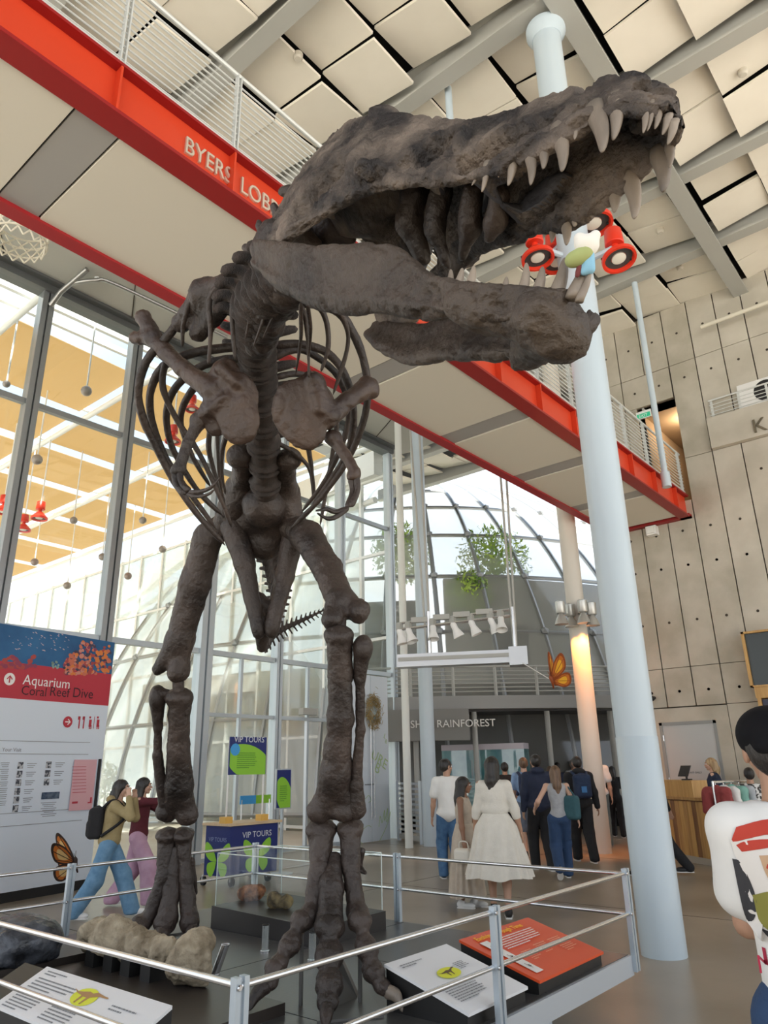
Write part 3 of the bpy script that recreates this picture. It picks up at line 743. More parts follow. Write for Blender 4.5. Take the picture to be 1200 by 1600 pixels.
# ---- teeth
def tooth(line, bx, by, tx, ty, wpx, parent, aa, sink=0.02):
    L = spline(np.array(line), 300); p = proj(L)
    i = np.argmin(np.abs(p[:, 0]-bx)+0.25*np.abs(p[:, 1]-by)); B = L[i]
    def onplane(x, y): d = ray(x, y); return CAMPOS+d*(((B-CAMPOS)@latf)/(d@latf))
    t = (B-CAMPOS)@FW
    b0 = onplane(bx, by); T = onplane(tx, ty); ax = T-b0; ln = np.linalg.norm(ax); ax /= ln
    P = [b0-ax*0.025+0*ax]
    r = px2m(wpx/2, t); back = -aa*0.10*ln
    pts = []; rad = []
    for u in (-0.25, 0.0, 0.2, 0.4, 0.6, 0.78, 0.9, 0.97, 1.0):
        pts.append(b0+ax*ln*u-back*4*max(u, 0)*(1-max(u, 0))*0.6); rad.append(r*1.12*(1.0 if u < 0.1 else max(1-u, 0.004)**0.42))
    m_ = MB(); m_.tube(pts, rad, 14, flat=(latf, 0.72)); return m_.build('tooth', TOOTH, parent, True)
UN = [(747, 272, 737, 290, 8), (760, 263, 753, 300, 13), (780, 257, 779, 277, 11), (801, 247, 794, 290, 18), (826, 238, 829, 289, 19), (847, 228, 849, 264, 19), (873, 211, 878, 268, 25), (898, 195, 898, 218, 12), (931, 180, 941, 238, 29), (961, 163, 958, 219, 25), (1005, 161, 1005, 208, 14), (1016, 168, 1011, 205, 12), (1029, 178, 1023, 202, 12), (1043, 186, 1035, 211, 14), (1052, 196, 1043, 226, 15)]
UF = [(1031, 246, 1036, 300, 28), (984, 282, 991, 342, 26), (957, 292, 960, 332, 23), (896, 326, 898, 354, 18), (879, 334, 885, 383, 21), (860, 342, 862, 379, 16), (1046, 232, 1046, 262, 14)]
for x in UN: tooth(Nline, *x, skull, a_)
for x in UF: tooth(Fline, *x, skull, a_)
LN = [(702, 444, 704, 421, 13), (715, 446, 722, 419, 16), (733, 448, 740, 415, 17), (788, 451, 791, 433, 13), (817, 452, 822, 411, 18), (840, 453, 847, 417, 20), (870, 455, 882, 403, 25), (898, 456, 912, 413, 25), (908, 462, 922, 423, 14)]
for x in LN: tooth(Jtop, *x, jaw, am)

# ---- bones drawn from points (px, py, distance) with radii
def bone(name, pts, rad, m=BONE, parent=rex, n=10, k=26, flat=None, amp=0.006, seed=1):
    P = spline(np.array([at(*p) for p in pts]), k)
    tt = (P-CAMPOS)@FW
    R = np.interp(np.linspace(0, 1, k), np.linspace(0, 1, len(rad)), rad)*tt/FPX
    e = np.minimum(1, np.sqrt(np.clip(np.minimum(np.arange(k), np.arange(k)[::-1])/1.2, 0.02, 1))); R = R*e
    b = MB(); b.tube(P, R, n, caps=False, flat=flat)
    V = b.verts(); Q = np.array(b.f); V = rough(V, Q, amp, 14, 3, seed)
    return mk(name, V, [tuple(q) for q in Q]+[tuple(range(n-1, -1, -1)), tuple((k-1)*n+j for j in range(n))], m, parent, True)
def limb(name, prims, m=BONE, parent=rex, vox=0.012, k=0.04, amp=0.011, freq=16, seed=2, cut=()):
    """prims in pixels: ('c',(px,py,t),(px,py,t),rpx,rpx) or ('e',(px,py,t),(rx,ry,rz px))"""
    out = []
    for p in prims:
        if p[0] == 'c': out.append(('c', at(*p[1]), at(*p[2]), px2m(p[3], p[1][2]), px2m(p[4], p[2][2])))
        else: out.append(('e', at(*p[1]), np.array(p[2])*p[1][2]/FPX, np.stack([RT, UP, FW], 1)))
    V, Q = sdf(out, vox, k, cut); N_ = vnormals(V, Q)
    V = V+N_*(amp*fbm(V, freq, 4, seed)-0.45*amp*np.clip(1-np.abs(fbm(V, 6, 3, seed+60))/0.08, 0, 1))[:, None]
    return mk(name, V, Q, m, parent, True)
# hind leg that strides forward
limb('femur', [('c', (455, 822, 5.4), (480, 838, 5.3), 20, 23), ('c', (480, 838, 5.3), (512, 890, 4.95), 25, 22), ('c', (512, 890, 4.95), (535, 945, 4.55), 22, 23), ('e', (520, 966, 4.4), (17, 16, 22)), ('e', (562, 955, 4.45), (16, 19, 24)), ('c', (535, 940, 4.6), (558, 955, 4.45), 20, 14), ('c', (530, 940, 4.5), (520, 968, 4.4), 22, 14)], seed=3)
limb('tibia', [('c', (531, 998, 4.3), (532, 1120, 4.33), 21, 19), ('c', (532, 1120, 4.33), (525, 1205, 4.36), 19, 24), ('c', (525, 1205, 4.36), (500, 1268, 4.38), 24, 17), ('c', (525, 1215, 4.38), (548, 1262, 4.4), 22, 16), ('e', (496, 1266, 4.36), (17, 15, 18)), ('e', (535, 1268, 4.38), (22, 13, 18)), ('e', (528, 992, 4.3), (21, 12, 26))], seed=5)
limb('fibula', [('e', (567, 1012, 4.3), (15, 20, 22)), ('c', (566, 1010, 4.3), (562, 1060, 4.32), 15, 10), ('c', (562, 1060, 4.32), (563, 1140, 4.34), 8, 7), ('c', (563, 1140, 4.34), (556, 1225, 4.36), 7, 10), ('c', (556, 1225, 4.36), (558, 1265, 4.37), 11, 15)], k=0.02, vox=0.011, amp=0.006)
blob('support_rod', [('c', at(535, 950, 4.45), at(533, 1005, 4.32), 0.028, 0.028)], 0.01, BONE, rex, 0.01)
limb('metatarsal', [('e', (502, 1296, 4.4), (24, 12, 22)), ('c', (502, 1300, 4.4), (498, 1360, 4.25), 20, 15), ('c', (498, 1360, 4.25), (487, 1425, 4.1), 14, 15), ('e', (480, 1432, 4.06), (17, 16, 18))], k=0.03, vox=0.011)
limb('metatarsal', [('e', (547, 1293, 4.4), (21, 12, 22)), ('c', (547, 1298, 4.4), (548, 1350, 4.28), 18, 14), ('c', (548, 1350, 4.28), (556, 1420, 4.12), 13, 15), ('e', (560, 1428, 4.08), (18, 17, 18))], k=0.03, vox=0.011, seed=8)
limb('metatarsal', [('c', (523, 1340, 4.3), (517, 1385, 4.18), 10, 20), ('c', (517, 1385, 4.18), (516, 1430, 4.05), 17, 20), ('e', (515, 1437, 4.02), (22, 17, 20))], k=0.03, vox=0.011, seed=9)
bone('dew_claw', [(566, 1325, 4.4), (560, 1352, 4.4), (572, 1365, 4.3)], [6, 7, 2])
def toe(chain, claw):
    o = None
    for i in range(len(chain)-1):
        (x0, y0, t0, r0), (x1, y1, t1, r1) = chain[i], chain[i+1]
        q = limb('toe' if o is None else 'phalanx', [('e', (x0, y0, t0), (r0*1.12, r0*0.95, r0*1.1)), ('c', (x0, y0, t0), (x1, y1, t1), r0*0.64, r1*0.64), ('e', (x1+(x0-x1)*0.2, y1+(y0-y1)*0.2, t1+(t0-t1)*0.2), (r1*1.06, r1*0.8, r1))], k=0.016, vox=0.009, amp=0.008, freq=20, seed=i+3, parent=rex if o is None else o)
        o = o or q
    bone('claw', claw[0], claw[1], TOOTH if claw[2] else BONE, o, k=16, amp=0.003)
def tz(x, y, z): return (z-1.6)/ray(x, y)[2]
toe([(472, 1438, 4.03, 17), (452, 1478, 3.92, 16), (430, 1512, 3.82, 15), (420, 1540, 3.74, 13)], ([(420, 1538, 3.74), (402, 1552, 3.7), (388, 1580, 3.62)], [12, 11, 3], 0))
toe([(515, 1448, 3.98, 22), (514, 1496, 3.85, 21), (514, 1540, 3.72, 20), (511, 1572, 3.62, 17)], ([(511, 1570, 3.62), (509, 1590, 3.55), (509, 1612, 3.48)], [13, 10, 2], 0))
toe([(562, 1438, 4.02, 18), (574, 1485, 3.9, 17), (584, 1520, 3.82, 16), (600, 1546, 3.76, 14)], ([(603, 1548, 3.76), (620, 1557, 3.72), (629, 1582, 3.66)], [11, 9, 2], 1))
# hind leg behind
limb('femur', [('c', (345, 822, 5.6), (325, 838, 5.6), 18, 20), ('c', (325, 838, 5.6), (305, 910, 5.6), 22, 23), ('c', (305, 910, 5.6), (281, 1000, 5.6), 24, 21), ('e', (278, 1048, 5.58), (15, 18, 22)), ('c', (281, 1000, 5.6), (247, 1046, 5.6), 19, 10), ('c', (283, 1000, 5.6), (281, 1050, 5.58), 20, 13)], seed=13)
blob('support_rod', [('c', at(278, 1040, 5.58), at(279, 1095, 5.58), 0.045, 0.045)], 0.012, BONE, rex, 0.01)
limb('tibia', [('c', (281, 1095, 5.6), (279, 1170, 5.65), 18, 16), ('c', (279, 1170, 5.65), (280, 1225, 5.7), 17, 22), ('c', (280, 1225, 5.7), (293, 1272, 5.73), 20, 14), ('c', (277, 1230, 5.7), (262, 1272, 5.74), 18, 13), ('e', (279, 1088, 5.6), (22, 13, 22)), ('e', (293, 1274, 5.72), (16, 14, 16))], seed=15)
limb('fibula', [('e', (246, 1090, 5.6), (12, 20, 18)), ('c', (246, 1082, 5.6), (262, 1084, 5.6), 9, 7), ('c', (246, 1095, 5.6), (247, 1135, 5.62), 12, 8), ('c', (247, 1135, 5.62), (246, 1180, 5.65), 6, 7), ('c', (246, 1180, 5.65), (256, 1255, 5.7), 8, 9), ('e', (256, 1268, 5.72), (13, 14, 16))], k=0.02, vox=0.012, amp=0.006)
limb('metatarsal', [('e', (262, 1304, 5.75), (20, 9, 20)), ('c', (262, 1308, 5.75), (258, 1370, 5.65), 15, 13), ('c', (258, 1370, 5.65), (236, 1425, 5.55), 13, 12), ('e', (222, 1442, 5.5), (17, 12, 18))], k=0.03)
limb('metatarsal', [('e', (286, 1304, 5.75), (17, 9, 20)), ('c', (286, 1308, 5.75), (290, 1370, 5.65), 13, 11), ('c', (290, 1370, 5.65), (294, 1420, 5.55), 11, 13), ('e', (296, 1440, 5.5), (15, 17, 18))], k=0.03, seed=6)
limb('metatarsal', [('c', (274, 1330, 5.7), (268, 1390, 5.6), 8, 13), ('c', (268, 1390, 5.6), (262, 1430, 5.5), 12, 16), ('e', (258, 1442, 5.48), (18, 14, 18))], k=0.03, seed=7)
bone('dew_claw', [(300, 1340, 5.7), (303, 1375, 5.7), (307, 1398, 5.7)], [4, 5, 2])
toe([(222, 1443, 5.5, 13), (205, 1452, 5.4, 10)], ([(206, 1452, 5.4), (196, 1460, 5.35), (190, 1466, 5.3)], [8, 6, 2], 0))
toe([(258, 1444, 5.48, 15), (250, 1462, 5.38, 12)], ([(250, 1462, 5.38), (246, 1470, 5.3), (244, 1480, 5.25)], [9, 6, 2], 0))
toe([(296, 1442, 5.5, 14), (302, 1460, 5.4, 11)], ([(302, 1460, 5.4), (306, 1468, 5.35), (309, 1478, 5.3)], [8, 6, 2], 0))
# hips
limb('ilium', [('e', (374, 712, 4.95), (20, 18, 14)), ('c', (378, 715, 4.95), (385, 790, 5.7), 15, 26), ('c', (380, 770, 5.4), (352, 825, 5.55), 30, 22), ('c', (385, 790, 5.6), (395, 800, 6.3), 26, 20)], vox=0.018, k=0.06)
limb('ilium', [('e', (453, 716, 4.95), (18, 16, 14)), ('c', (448, 720, 4.95), (438, 790, 5.7), 14, 26), ('c', (440, 775, 5.4), (458, 825, 5.45), 28, 22), ('c', (438, 790, 5.6), (432, 800, 6.3), 26, 20)], vox=0.018, k=0.06, seed=4)
limb('sacrum', [('c', (412, 790, 5.3), (415, 800, 6.2), 34, 30), ('c', (380, 815, 5.5), (445, 815, 5.5), 26, 26), ('e', (412, 850, 5.55), (30, 26, 30))], vox=0.02, k=0.08)
limb('pubis', [('c', (364, 824, 5.45), (382, 880, 5.35), 20, 16), ('c', (382, 880, 5.35), (402, 975, 5.2), 15, 11), ('e', (404, 985, 5.2), (11, 14, 14))], BONE, k=0.03, amp=0.006)
limb('pubis', [('c', (458, 838, 5.45), (445, 900, 5.35), 18, 15), ('c', (445, 900, 5.35), (426, 975, 5.2), 14, 12), ('e', (424, 984, 5.2), (11, 14, 14))], BONE, k=0.03, amp=0.006, seed=5)
limb('pubic_boot', [('c', (402, 940, 5.4), (409, 1012, 5.6), 16, 7), ('c', (420, 950, 5.4), (410, 1010, 5.6), 14, 6)], BONE, k=0.03, amp=0.006, seed=6)
limb('ischium', [('c', (378, 870, 5.8), (405, 985, 6.0), 10, 8)], k=0.02)
limb('ischium', [('c', (445, 880, 5.8), (416, 985, 6.0), 10, 8)], k=0.02)

# ---- backbone
def frame_rot(d, up):
    d = d/np.linalg.norm(d); z = up-d*(up@d); z /= np.linalg.norm(z); x = np.cross(z, d)
    return Matrix(((x[0], d[0], z[0]), (x[1], d[1], z[1]), (x[2], d[2], z[2]))).to_4x4()
def vert_src(name, tail):
    if tail == 'neck':
        V, Q = sdf([('e', (0, -0.36, 0), (0.6, 0.16, 0.56)), ('e', (0, 0.36, 0), (0.6, 0.16, 0.56)), ('c', (0, -0.35, 0), (0, 0.35, 0), 0.45, 0.45), ('b', (0, 0.1, 0.75), (0.14, 0.3, 0.4), 0.12), ('c', (0, 0, 0.4), (0.85, 0.3, 0.2), 0.22, 0.14), ('c', (0, 0, 0.4), (-0.85, 0.3, 0.2), 0.22, 0.14)], 0.085, 0.14); V = rough(V, Q, 0.09, 3, 3)
        return mk(name, V+wloc(rex), Q, BONE, rex, True)
    pr = [('c', (0, -0.40, 0), (0, 0.40, 0), 0.5, 0.5)] if False else []
    pr = [('e', (0, -0.36, 0), (0.56, 0.16, 0.56)), ('e', (0, 0.36, 0), (0.56, 0.16, 0.56)), ('c', (0, -0.35, 0), (0, 0.35, 0), 0.42, 0.42)]
    if not tail: pr += [('c', (0, 0, 0.4), (0, 0.1, 1.1), 0.26, 0.2), ('b', (0, 0.1, 1.7), (0.12, 0.36, 0.62), 0.1), ('c', (0, 0, 0.8), (0.95, 0.1, 1.0), 0.2, 0.14), ('c', (0, 0, 0.8), (-0.95, 0.1, 1.0), 0.2, 0.14)]
    else: pr += [('c', (0, 0, 0.4), (0, 0.4, 1.3), 0.2, 0.12), ('c', (0, 0, 0), (0.8, 0.2, 0.1), 0.18, 0.1), ('c', (0, 0, 0), (-0.8, 0.2, 0.1), 0.18, 0.1), ('c', (0, 0.4, -0.5), (0, 0.75, -1.55), 0.16, 0.1)]
    V, Q = sdf(pr, 0.085, 0.12); V = rough(V, Q, 0.05, 3, 3)
    return mk(name, V+wloc(rex), Q, BONE, rex, True)
srcs = {}
def backbone(name, path, radii, n, tail=False, upv=np.array([0, 0, 1.0]), gap=0.46):
    P = spline(np.array([at(*p) for p in path]), n+1); R = np.interp(np.linspace(0, 1, n+1), np.linspace(0, 1, len(radii)), radii)
    base = wloc(rex)
    for i in range(n):
        c = (P[i]+P[i+1])/2; d = P[i+1]-P[i]; ln = np.linalg.norm(d); r = (R[i]+R[i+1])/2
        if tail not in srcs: srcs[tail] = o = vert_src('vertebra', tail)
        else: o = bpy.data.objects.new('vertebra', srcs[tail].data); COL.objects.link(o); o.parent = rex
        M = frame_rot(d, upv); M = Matrix.Translation(Vector(c-base)) @ M @ Matrix.Diagonal((r*1.8, ln*1.02, r*1.8, 1))
        o.matrix_basis = M
backbone('vertebra', [(413, 812, 5.5), (415, 770, 5.2), (412, 700, 4.85), (406, 620, 4.4), (402, 560, 4.05), (400, 510, 3.7)], [0.105, 0.115, 0.12, 0.115, 0.11], 12)
backbone('vertebra', [(400, 512, 3.7), (402, 480, 3.45), (420, 450, 3.2), (455, 420, 3.0), (492, 392, 2.86)], [0.12, 0.125, 0.115, 0.095], 8, 'neck')
backbone('vertebra', [(414, 812, 5.8), (424, 868, 6.5), (436, 925, 7.3), (428, 972, 8.1), (416, 1000, 8.6), (440, 984, 9.1), (475, 968, 9.5), (507, 953, 9.9)], [0.11, 0.10, 0.085, 0.065, 0.05, 0.04, 0.03, 0.012], 34, True)
# neck spines standing behind the head
for p in (((437, 345, 2.95), (428, 322, 2.95)), ((415, 375, 3.05), (405, 350, 3.05)), ((398, 402, 3.2), (384, 388, 3.2)), ((385, 425, 3.35), (372, 412, 3.35)), ((450, 300, 2.9), (440, 300, 2.9))):
    limb('neck_spine', [('c', p[0], p[1], 12, 7)], k=0.01, amp=0.008, freq=20)
# neck mass of fused ribs and arches in the shadow
limb('neck_ribs', [('c', (470, 430, 2.98), (425, 470, 3.3), 36, 34), ('c', (425, 470, 3.3), (405, 540, 3.75), 34, 24), ('c', (400, 400, 3.15), (372, 450, 3.4), 16, 18)], vox=0.02, k=0.06, amp=0.03, freq=10)
for i, (p, q) in enumerate((((425, 440, 3.1), (395, 545, 3.4)), ((440, 450, 3.1), (410, 530, 3.35)), ((392, 430, 3.2), (384, 530, 3.4)), ((470, 470, 3.05), (462, 585, 3.4)), ((480, 470, 3.05), (482, 560, 3.4)), ((405, 420, 3.15), (398, 470, 3.3)))):
    bone('neck_rib', [p, ((p[0]+q[0])/2+4, (p[1]+q[1])/2, (p[2]+q[2])/2), q], [4, 3.2, 1.5], k=14, amp=0.002)
# ribs
def rib(pts, r0=6.5, flat=None, seed=0, m=BONE):
    T = [p[2] for p in pts if len(p) > 2]
    ks = [i for i, p in enumerate(pts) if len(p) > 2]
    full = [(p[0], p[1], np.interp(i, ks, T)) for i, p in enumerate(pts)]
    bone('rib', full, [r0*1.15, r0, r0*0.95, r0*0.85, r0*0.7, r0*0.55], m, n=8, k=36, amp=0.004, seed=seed)
rib([(392, 480, 3.7), (345, 452), (298, 478, 3.85), (262, 526), (228, 566), (216, 612, 4.0), (224, 656), (244, 698), (272, 752), (312, 808), (352, 852, 4.4)], 7.5)
rib([(392, 540, 3.95), (340, 545), (300, 552), (258, 570, 4.05), (238, 602), (234, 634), (241, 670), (261, 718), (294, 767), (340, 830, 4.45)], 7)
rib([(395, 560, 4.1), (350, 562), (312, 574), (277, 602, 4.2), (261, 638), (263, 680), (278, 718), (310, 768), (348, 806, 4.6)], 6.5)
rib([(398, 585, 4.25), (352, 580), (320, 592), (297, 614, 4.3), (283, 645), (285, 672), (302, 716), (330, 762, 4.65)], 6)
rib([(400, 620, 4.45), (362, 615), (337, 640), (326, 690), (333, 732), (352, 790, 4.8)], 5.5)
rib([(402, 655, 4.65), (370, 655), (350, 692), (346, 732), (352, 772, 4.9)], 4.5)
rib([(400, 470, 3.5), (352, 448), (328, 466), (329, 520), (326, 570, 3.62)], 5.5)
rib([(395, 470, 3.42), (366, 462), (363, 500), (367, 562, 3.5)], 5)
rib([(385, 478, 3.6), (310, 462), (288, 500), (285, 542, 3.8)], 5)
rib([(262, 552, 4.0), (254, 602), (273, 650), (312, 710), (345, 780), (362, 824, 4.4)], 5)
rib([(330, 600, 4.0), (338, 650), (342, 735), (349, 782, 4.4)], 3.5)
limb('rib_plate', [('c', (380, 440, 3.55), (320, 460, 3.7), 18, 22), ('c', (320, 460, 3.7), (283, 505, 3.85), 20, 14), ('c', (345, 480, 3.65), (310, 520, 3.8), 16, 14)], k=0.05, amp=0.015, vox=0.016)
rib([(420, 480, 3.7), (470, 474), (512, 480, 3.8), (540, 500), (565, 552), (575, 612, 4.0), (565, 668), (540, 724), (500, 780), (456, 824, 4.4)], 7)
rib([(425, 540, 3.95), (470, 538), (512, 552), (540, 588, 4.05), (553, 644), (548, 690), (532, 726), (484, 796, 4.45)], 6.5)
rib([(425, 560, 4.1), (455, 548), (486, 552), (532, 594, 4.2), (544, 660), (514, 740), (470, 802, 4.55)], 6)
rib([(425, 590, 4.3), (470, 585), (510, 610), (526, 660), (517, 724), (500, 822, 4.7)], 5)
rib([(428, 640, 4.5), (470, 660), (485, 720), (492, 780, 4.8)], 4.5)
rib([(430, 690, 4.8), (460, 708), (484, 734), (490, 780, 5.0)], 4)
rib([(430, 470, 3.5), (490, 476), (509, 500), (513, 542), (501, 582, 3.65)], 5)
rib([(435, 470, 3.55), (510, 474), (537, 500), (543, 542), (520, 618, 3.8)], 5)
rib([(430, 475, 3.45), (470, 480), (480, 520), (483, 590, 3.6)], 4)
# shoulders
limb('shoulder_blade', [('e', (352, 585, 3.78), (24, 28, 8)), ('e', (366, 625, 3.74), (40, 46, 7)), ('e', (374, 660, 3.73), (32, 36, 7)), ('e', (338, 650, 3.78), (22, 34, 7)), ('c', (345, 575, 3.74), (372, 600, 3.72), 10, 8), ('c', (330, 640, 3.74), (352, 620, 3.72), 9, 7), ('c', (335, 612, 3.78), (285, 575, 3.85), 19, 13), ('c', (285, 575, 3.85), (240, 530, 3.95), 13, 13), ('c', (240, 525, 3.95), (224, 497, 4.0), 12, 13), ('c', (236, 527, 3.95), (212, 528, 4.0), 12, 11), ('c', (330, 640, 3.78), (312, 656, 3.8), 16, 12)], BONE_B, k=0.022, vox=0.010, amp=0.010, freq=13, seed=31)
limb('shoulder_blade', [('e', (484, 608, 3.76), (22, 28, 8)), ('e', (462, 640, 3.74), (38, 50, 7)), ('e', (478, 668, 3.74), (34, 36, 7)), ('c', (488, 592, 3.74), (500, 640, 3.72), 10, 9), ('c', (495, 600, 3.76), (512, 650, 3.78), 14, 18), ('c', (512, 655, 3.78), (545, 625, 3.85), 17, 13), ('c', (545, 625, 3.85), (575, 603, 3.95), 13, 17), ('c', (572, 600, 3.95), (580, 612, 3.95), 12, 12)], BONE_B, k=0.022, vox=0.010, amp=0.010, freq=13, seed=33)
# little arms
limb('humerus', [('e', (312, 656, 3.8), (15, 13, 14)), ('c', (312, 656, 3.8), (294, 692, 3.75), 12, 8), ('c', (294, 692, 3.75), (281, 730, 3.7), 8, 9), ('e', (278, 735, 3.7), (12, 10, 11))], k=0.02, vox=0.01, amp=0.006)
bone('forearm', [(280, 735, 3.7), (284, 755, 3.65), (296, 768, 3.6)], [6, 4, 6], k=14)
bone('forearm', [(274, 738, 3.7), (276, 758, 3.66), (290, 772, 3.6)], [6, 4, 5], k=14)
bone('finger', [(294, 770, 3.6), (315, 768, 3.56), (332, 760, 3.52), (345, 744, 3.5)], [5, 3.6, 3.4, 1.2], k=18)
bone('finger', [(292, 772, 3.6), (308, 776, 3.56), (326, 772, 3.52), (336, 764, 3.5)], [5, 3.4, 3, 1], k=18)
limb('humerus', [('e', (520, 684, 3.8), (14, 12, 14)), ('c', (520, 684, 3.8), (540, 712, 3.76), 11, 8), ('c', (540, 712, 3.76), (555, 738, 3.72), 8, 9), ('e', (552, 745, 3.72), (11, 9, 11))], BONE_B, k=0.02, vox=0.01, amp=0.006, seed=8)
bone('forearm', [(556, 742, 3.72), (558, 768, 3.68), (547, 792, 3.62)], [6, 4, 6], k=14)
bone('forearm', [(549, 746, 3.72), (551, 768, 3.7), (542, 794, 3.62)], [6, 4, 5], k=14)
bone('finger', [(545, 792, 3.62), (528, 806, 3.58), (512, 810, 3.54), (496, 802, 3.5)], [5, 3.6, 3.4, 1.2], k=18)
bone('finger', [(542, 795, 3.62), (524, 800, 3.58), (510, 796, 3.54), (494, 798, 3.5)], [5, 3.4, 3, 1], k=18)
# ================================================================== COURTYARD BEHIND THE GLASS
TAN = bpy.data.materials.new('tan_sunshade'); TAN.use_nodes = True
_n = TAN.node_tree; _b = _n.nodes['Principled BSDF']; _n.nodes.remove(_b)
_d = _n.nodes.new('ShaderNodeBsdfDiffuse'); _t = _n.nodes.new('ShaderNodeBsdfTranslucent'); _m = _n.nodes.new('ShaderNodeMixShader')
_d.inputs[0].default_value = (0.70, 0.54, 0.32, 1); _t.inputs[0].default_value = (0.52, 0.40, 0.24, 1); _m.inputs[0].default_value = 0.65
_n.links.new(_d.outputs[0], _m.inputs[1]); _n.links.new(_t.outputs[0], _m.inputs[2]); _n.links.new(_m.outputs[0], _n.nodes['Material Output'].inputs[0])
cr = setting('trim_8', 'courtyard roof of tan sunshades between white beams', (0, 0, 10.8))
src = None
XC = [-1.5, 1.75, 5.0, 8.3, 11.6, 14.9]; YC = [14.2, 17.5, 20.1, 23.0, 26.2, 29.6, 33.2, 37.0]
for i in range(len(XC)-1):
    for j in range(len(YC)-1):
        b = MB(); sk = 0.18*(XC[i+1]-XC[i])*0.3
        b.prism([(XC[i]+0.12, YC[j]+0.25, 10.8), (XC[i+1]-0.12, YC[j]+0.25+sk, 10.8), (XC[i+1]-0.12, YC[j+1]-0.22+sk, 10.82), (XC[i]+0.12, YC[j+1]-0.22, 10.82)], (0, 0, 0.02)); b.build('sunshade', TAN, cr)
for x in XC[1:]:
    b = MB(); b.tube([(x, 12.6, 10.62), (x, 40, 10.62)], 0.075, 10); b.build('roof_tube', WHITE, cr, 40)
for y in [13.0, 13.5]+YC:
    b = MB(); b.box((-3, y-0.05, 10.80 if y < 14 else 10.92), (15, y+0.05, 11.05)); b.build('roof_bar', WHITE, cr)
pl = spline([(14.9, 12.6, 10.0), (15.6, 20.5, 10.0), (16.9, 25.5, 10.0), (18.6, 31, 10.0), (19.3, 38, 10.0), (18, 46, 10.0)], 40)
b = MB()
for i in range(39): b.beam(pl[i], pl[i+1], 0.35, 0.75)
b.build('roof_ring', WHITE, cr)
pl2 = pl+np.array([0.2, 0.3, -1.0])
b = MB(); b.tube(pl2, 0.1, 8); b.build('roof_ring_tube', WHITE, cr, 40)
BALL = mat('ball_lamp_grey', (0.28, 0.24, 0.22), 0.4, 0.3)
for k, (x, y, z) in enumerate([(135, 611, 9.2), (58, 718, 8.9), (184, 735, 8.9), (115, 813, 8.6), (54, 878, 8.4), (223, 813, 8.6), (160, 870, 8.5), (254, 858, 8.4), (105, 915, 8.2), (200, 900, 8.2), (10, 600, 9.2), (592, 685, 8.6), (592, 716, 8.4)]):
    p = onz(x, y, z)
    while p[0] > 14.2 or p[1] > 34: z -= 0.1; p = onz(x, y, z)
    if p[1] < 13.0: p[1] = 13.0; p = ony(x, y, 13.0)
    t = (p-CAMPOS)@FW
    o = thing('hanging_ball_lamp', 'grey ball lamp hanging on a thin rod under the tan courtyard roof', 'lamp', tuple(p), 'ball lamps under the courtyard roof')
    b = MB(); b.ico(p, px2m(8.5 if k < 2 else 6, t), 0, 2); b.build('ball', BALL, o, True)
    b = MB(); b.tube([p, (p[0], p[1], 10.95)], 0.02, 6); b.build('rod', WHITE, o)
# red lamps out in the courtyard
REDL = mat('red_lamp', (0.70, 0.035, 0.012), 0.35)
LAMPF = mat('lamp_face', (0.75, 0.72, 0.65), 0.4)
def red_lamp(p, R, parent, tilt=(0, 0, -1)):
    """spot head: drum, neck, flared hood with a dark mouth and a pale lens"""
    ax = np.array(tilt, float); ax /= np.linalg.norm(ax); p = np.array(p, float)
    b = MB(); b.lathe([(0.52*R, 0), (0.56*R, 0.05*R), (0.50*R, 1.0*R), (0.46*R, 1.05*R)], p-np.array([0, 0, 0])+np.array([0, 0, 1.15*R]), 20); h = b.build('lamp_drum', REDL, parent, 40)
    b = MB(); b.lathe([(0.2*R, 0), (0.2*R, 0.45*R)], p+np.array([0, 0, 0.8*R]), 12); b.build('lamp_neck', REDL, parent, 40)
    q = p+np.array([0, 0, 0.85*R])
    b = MB(); b.lathe([(0.30*R, 0), (0.42*R, 0.1*R), (0.78*R, 0.5*R), (1.0*R, 0.72*R), (1.0*R, 0.98*R), (0.86*R, 0.98*R), (0.80*R, 0.75*R)], q, 26, ax=ax); hd = b.build('lamp_hood', REDL, parent, 40)
    b = MB(); b.lathe([(0.82*R, 0.70*R), (0.82*R, 0.78*R), (0.45*R, 0.79*R), (0.45*R, 0.74*R)], q, 24, ax=ax); b.build('lamp_mouth', DARK, hd)
    b = MB(); b.lathe([(0.42*R, 0.74*R), (0.42*R, 0.84*R), (0.30*R, 0.88*R)], q, 20, ax=ax); b.build('lens', LAMPF, hd, 40)
for (x, y, s) in ((36, 828, 9), (61, 810, 10), (4, 800, 10), (270, 690, 10), (300, 640, 9)):
    p = onz(x, y, 8.2 if x < 100 else 8.8)
    if p[1] < 13.1: p = ony(x, y, 13.3)
    t = (p-CAMPOS)@FW
    o = thing('courtyard_spot_lamp', 'small red spot lamp out in the courtyard' if x < 100 else 'small red spot lamp seen between the ribs', 'lamp', tuple(p), 'red courtyard lamps' if x < 100 else 'red lamps seen between the ribs')
    red_lamp(p, px2m(s, t)*1.25, o)
    b = MB(); b.tube([p+np.array([0, 0, 0.3]), (p[0], p[1], 10.95)], 0.02, 6); b.build('rod', WHITE, o)
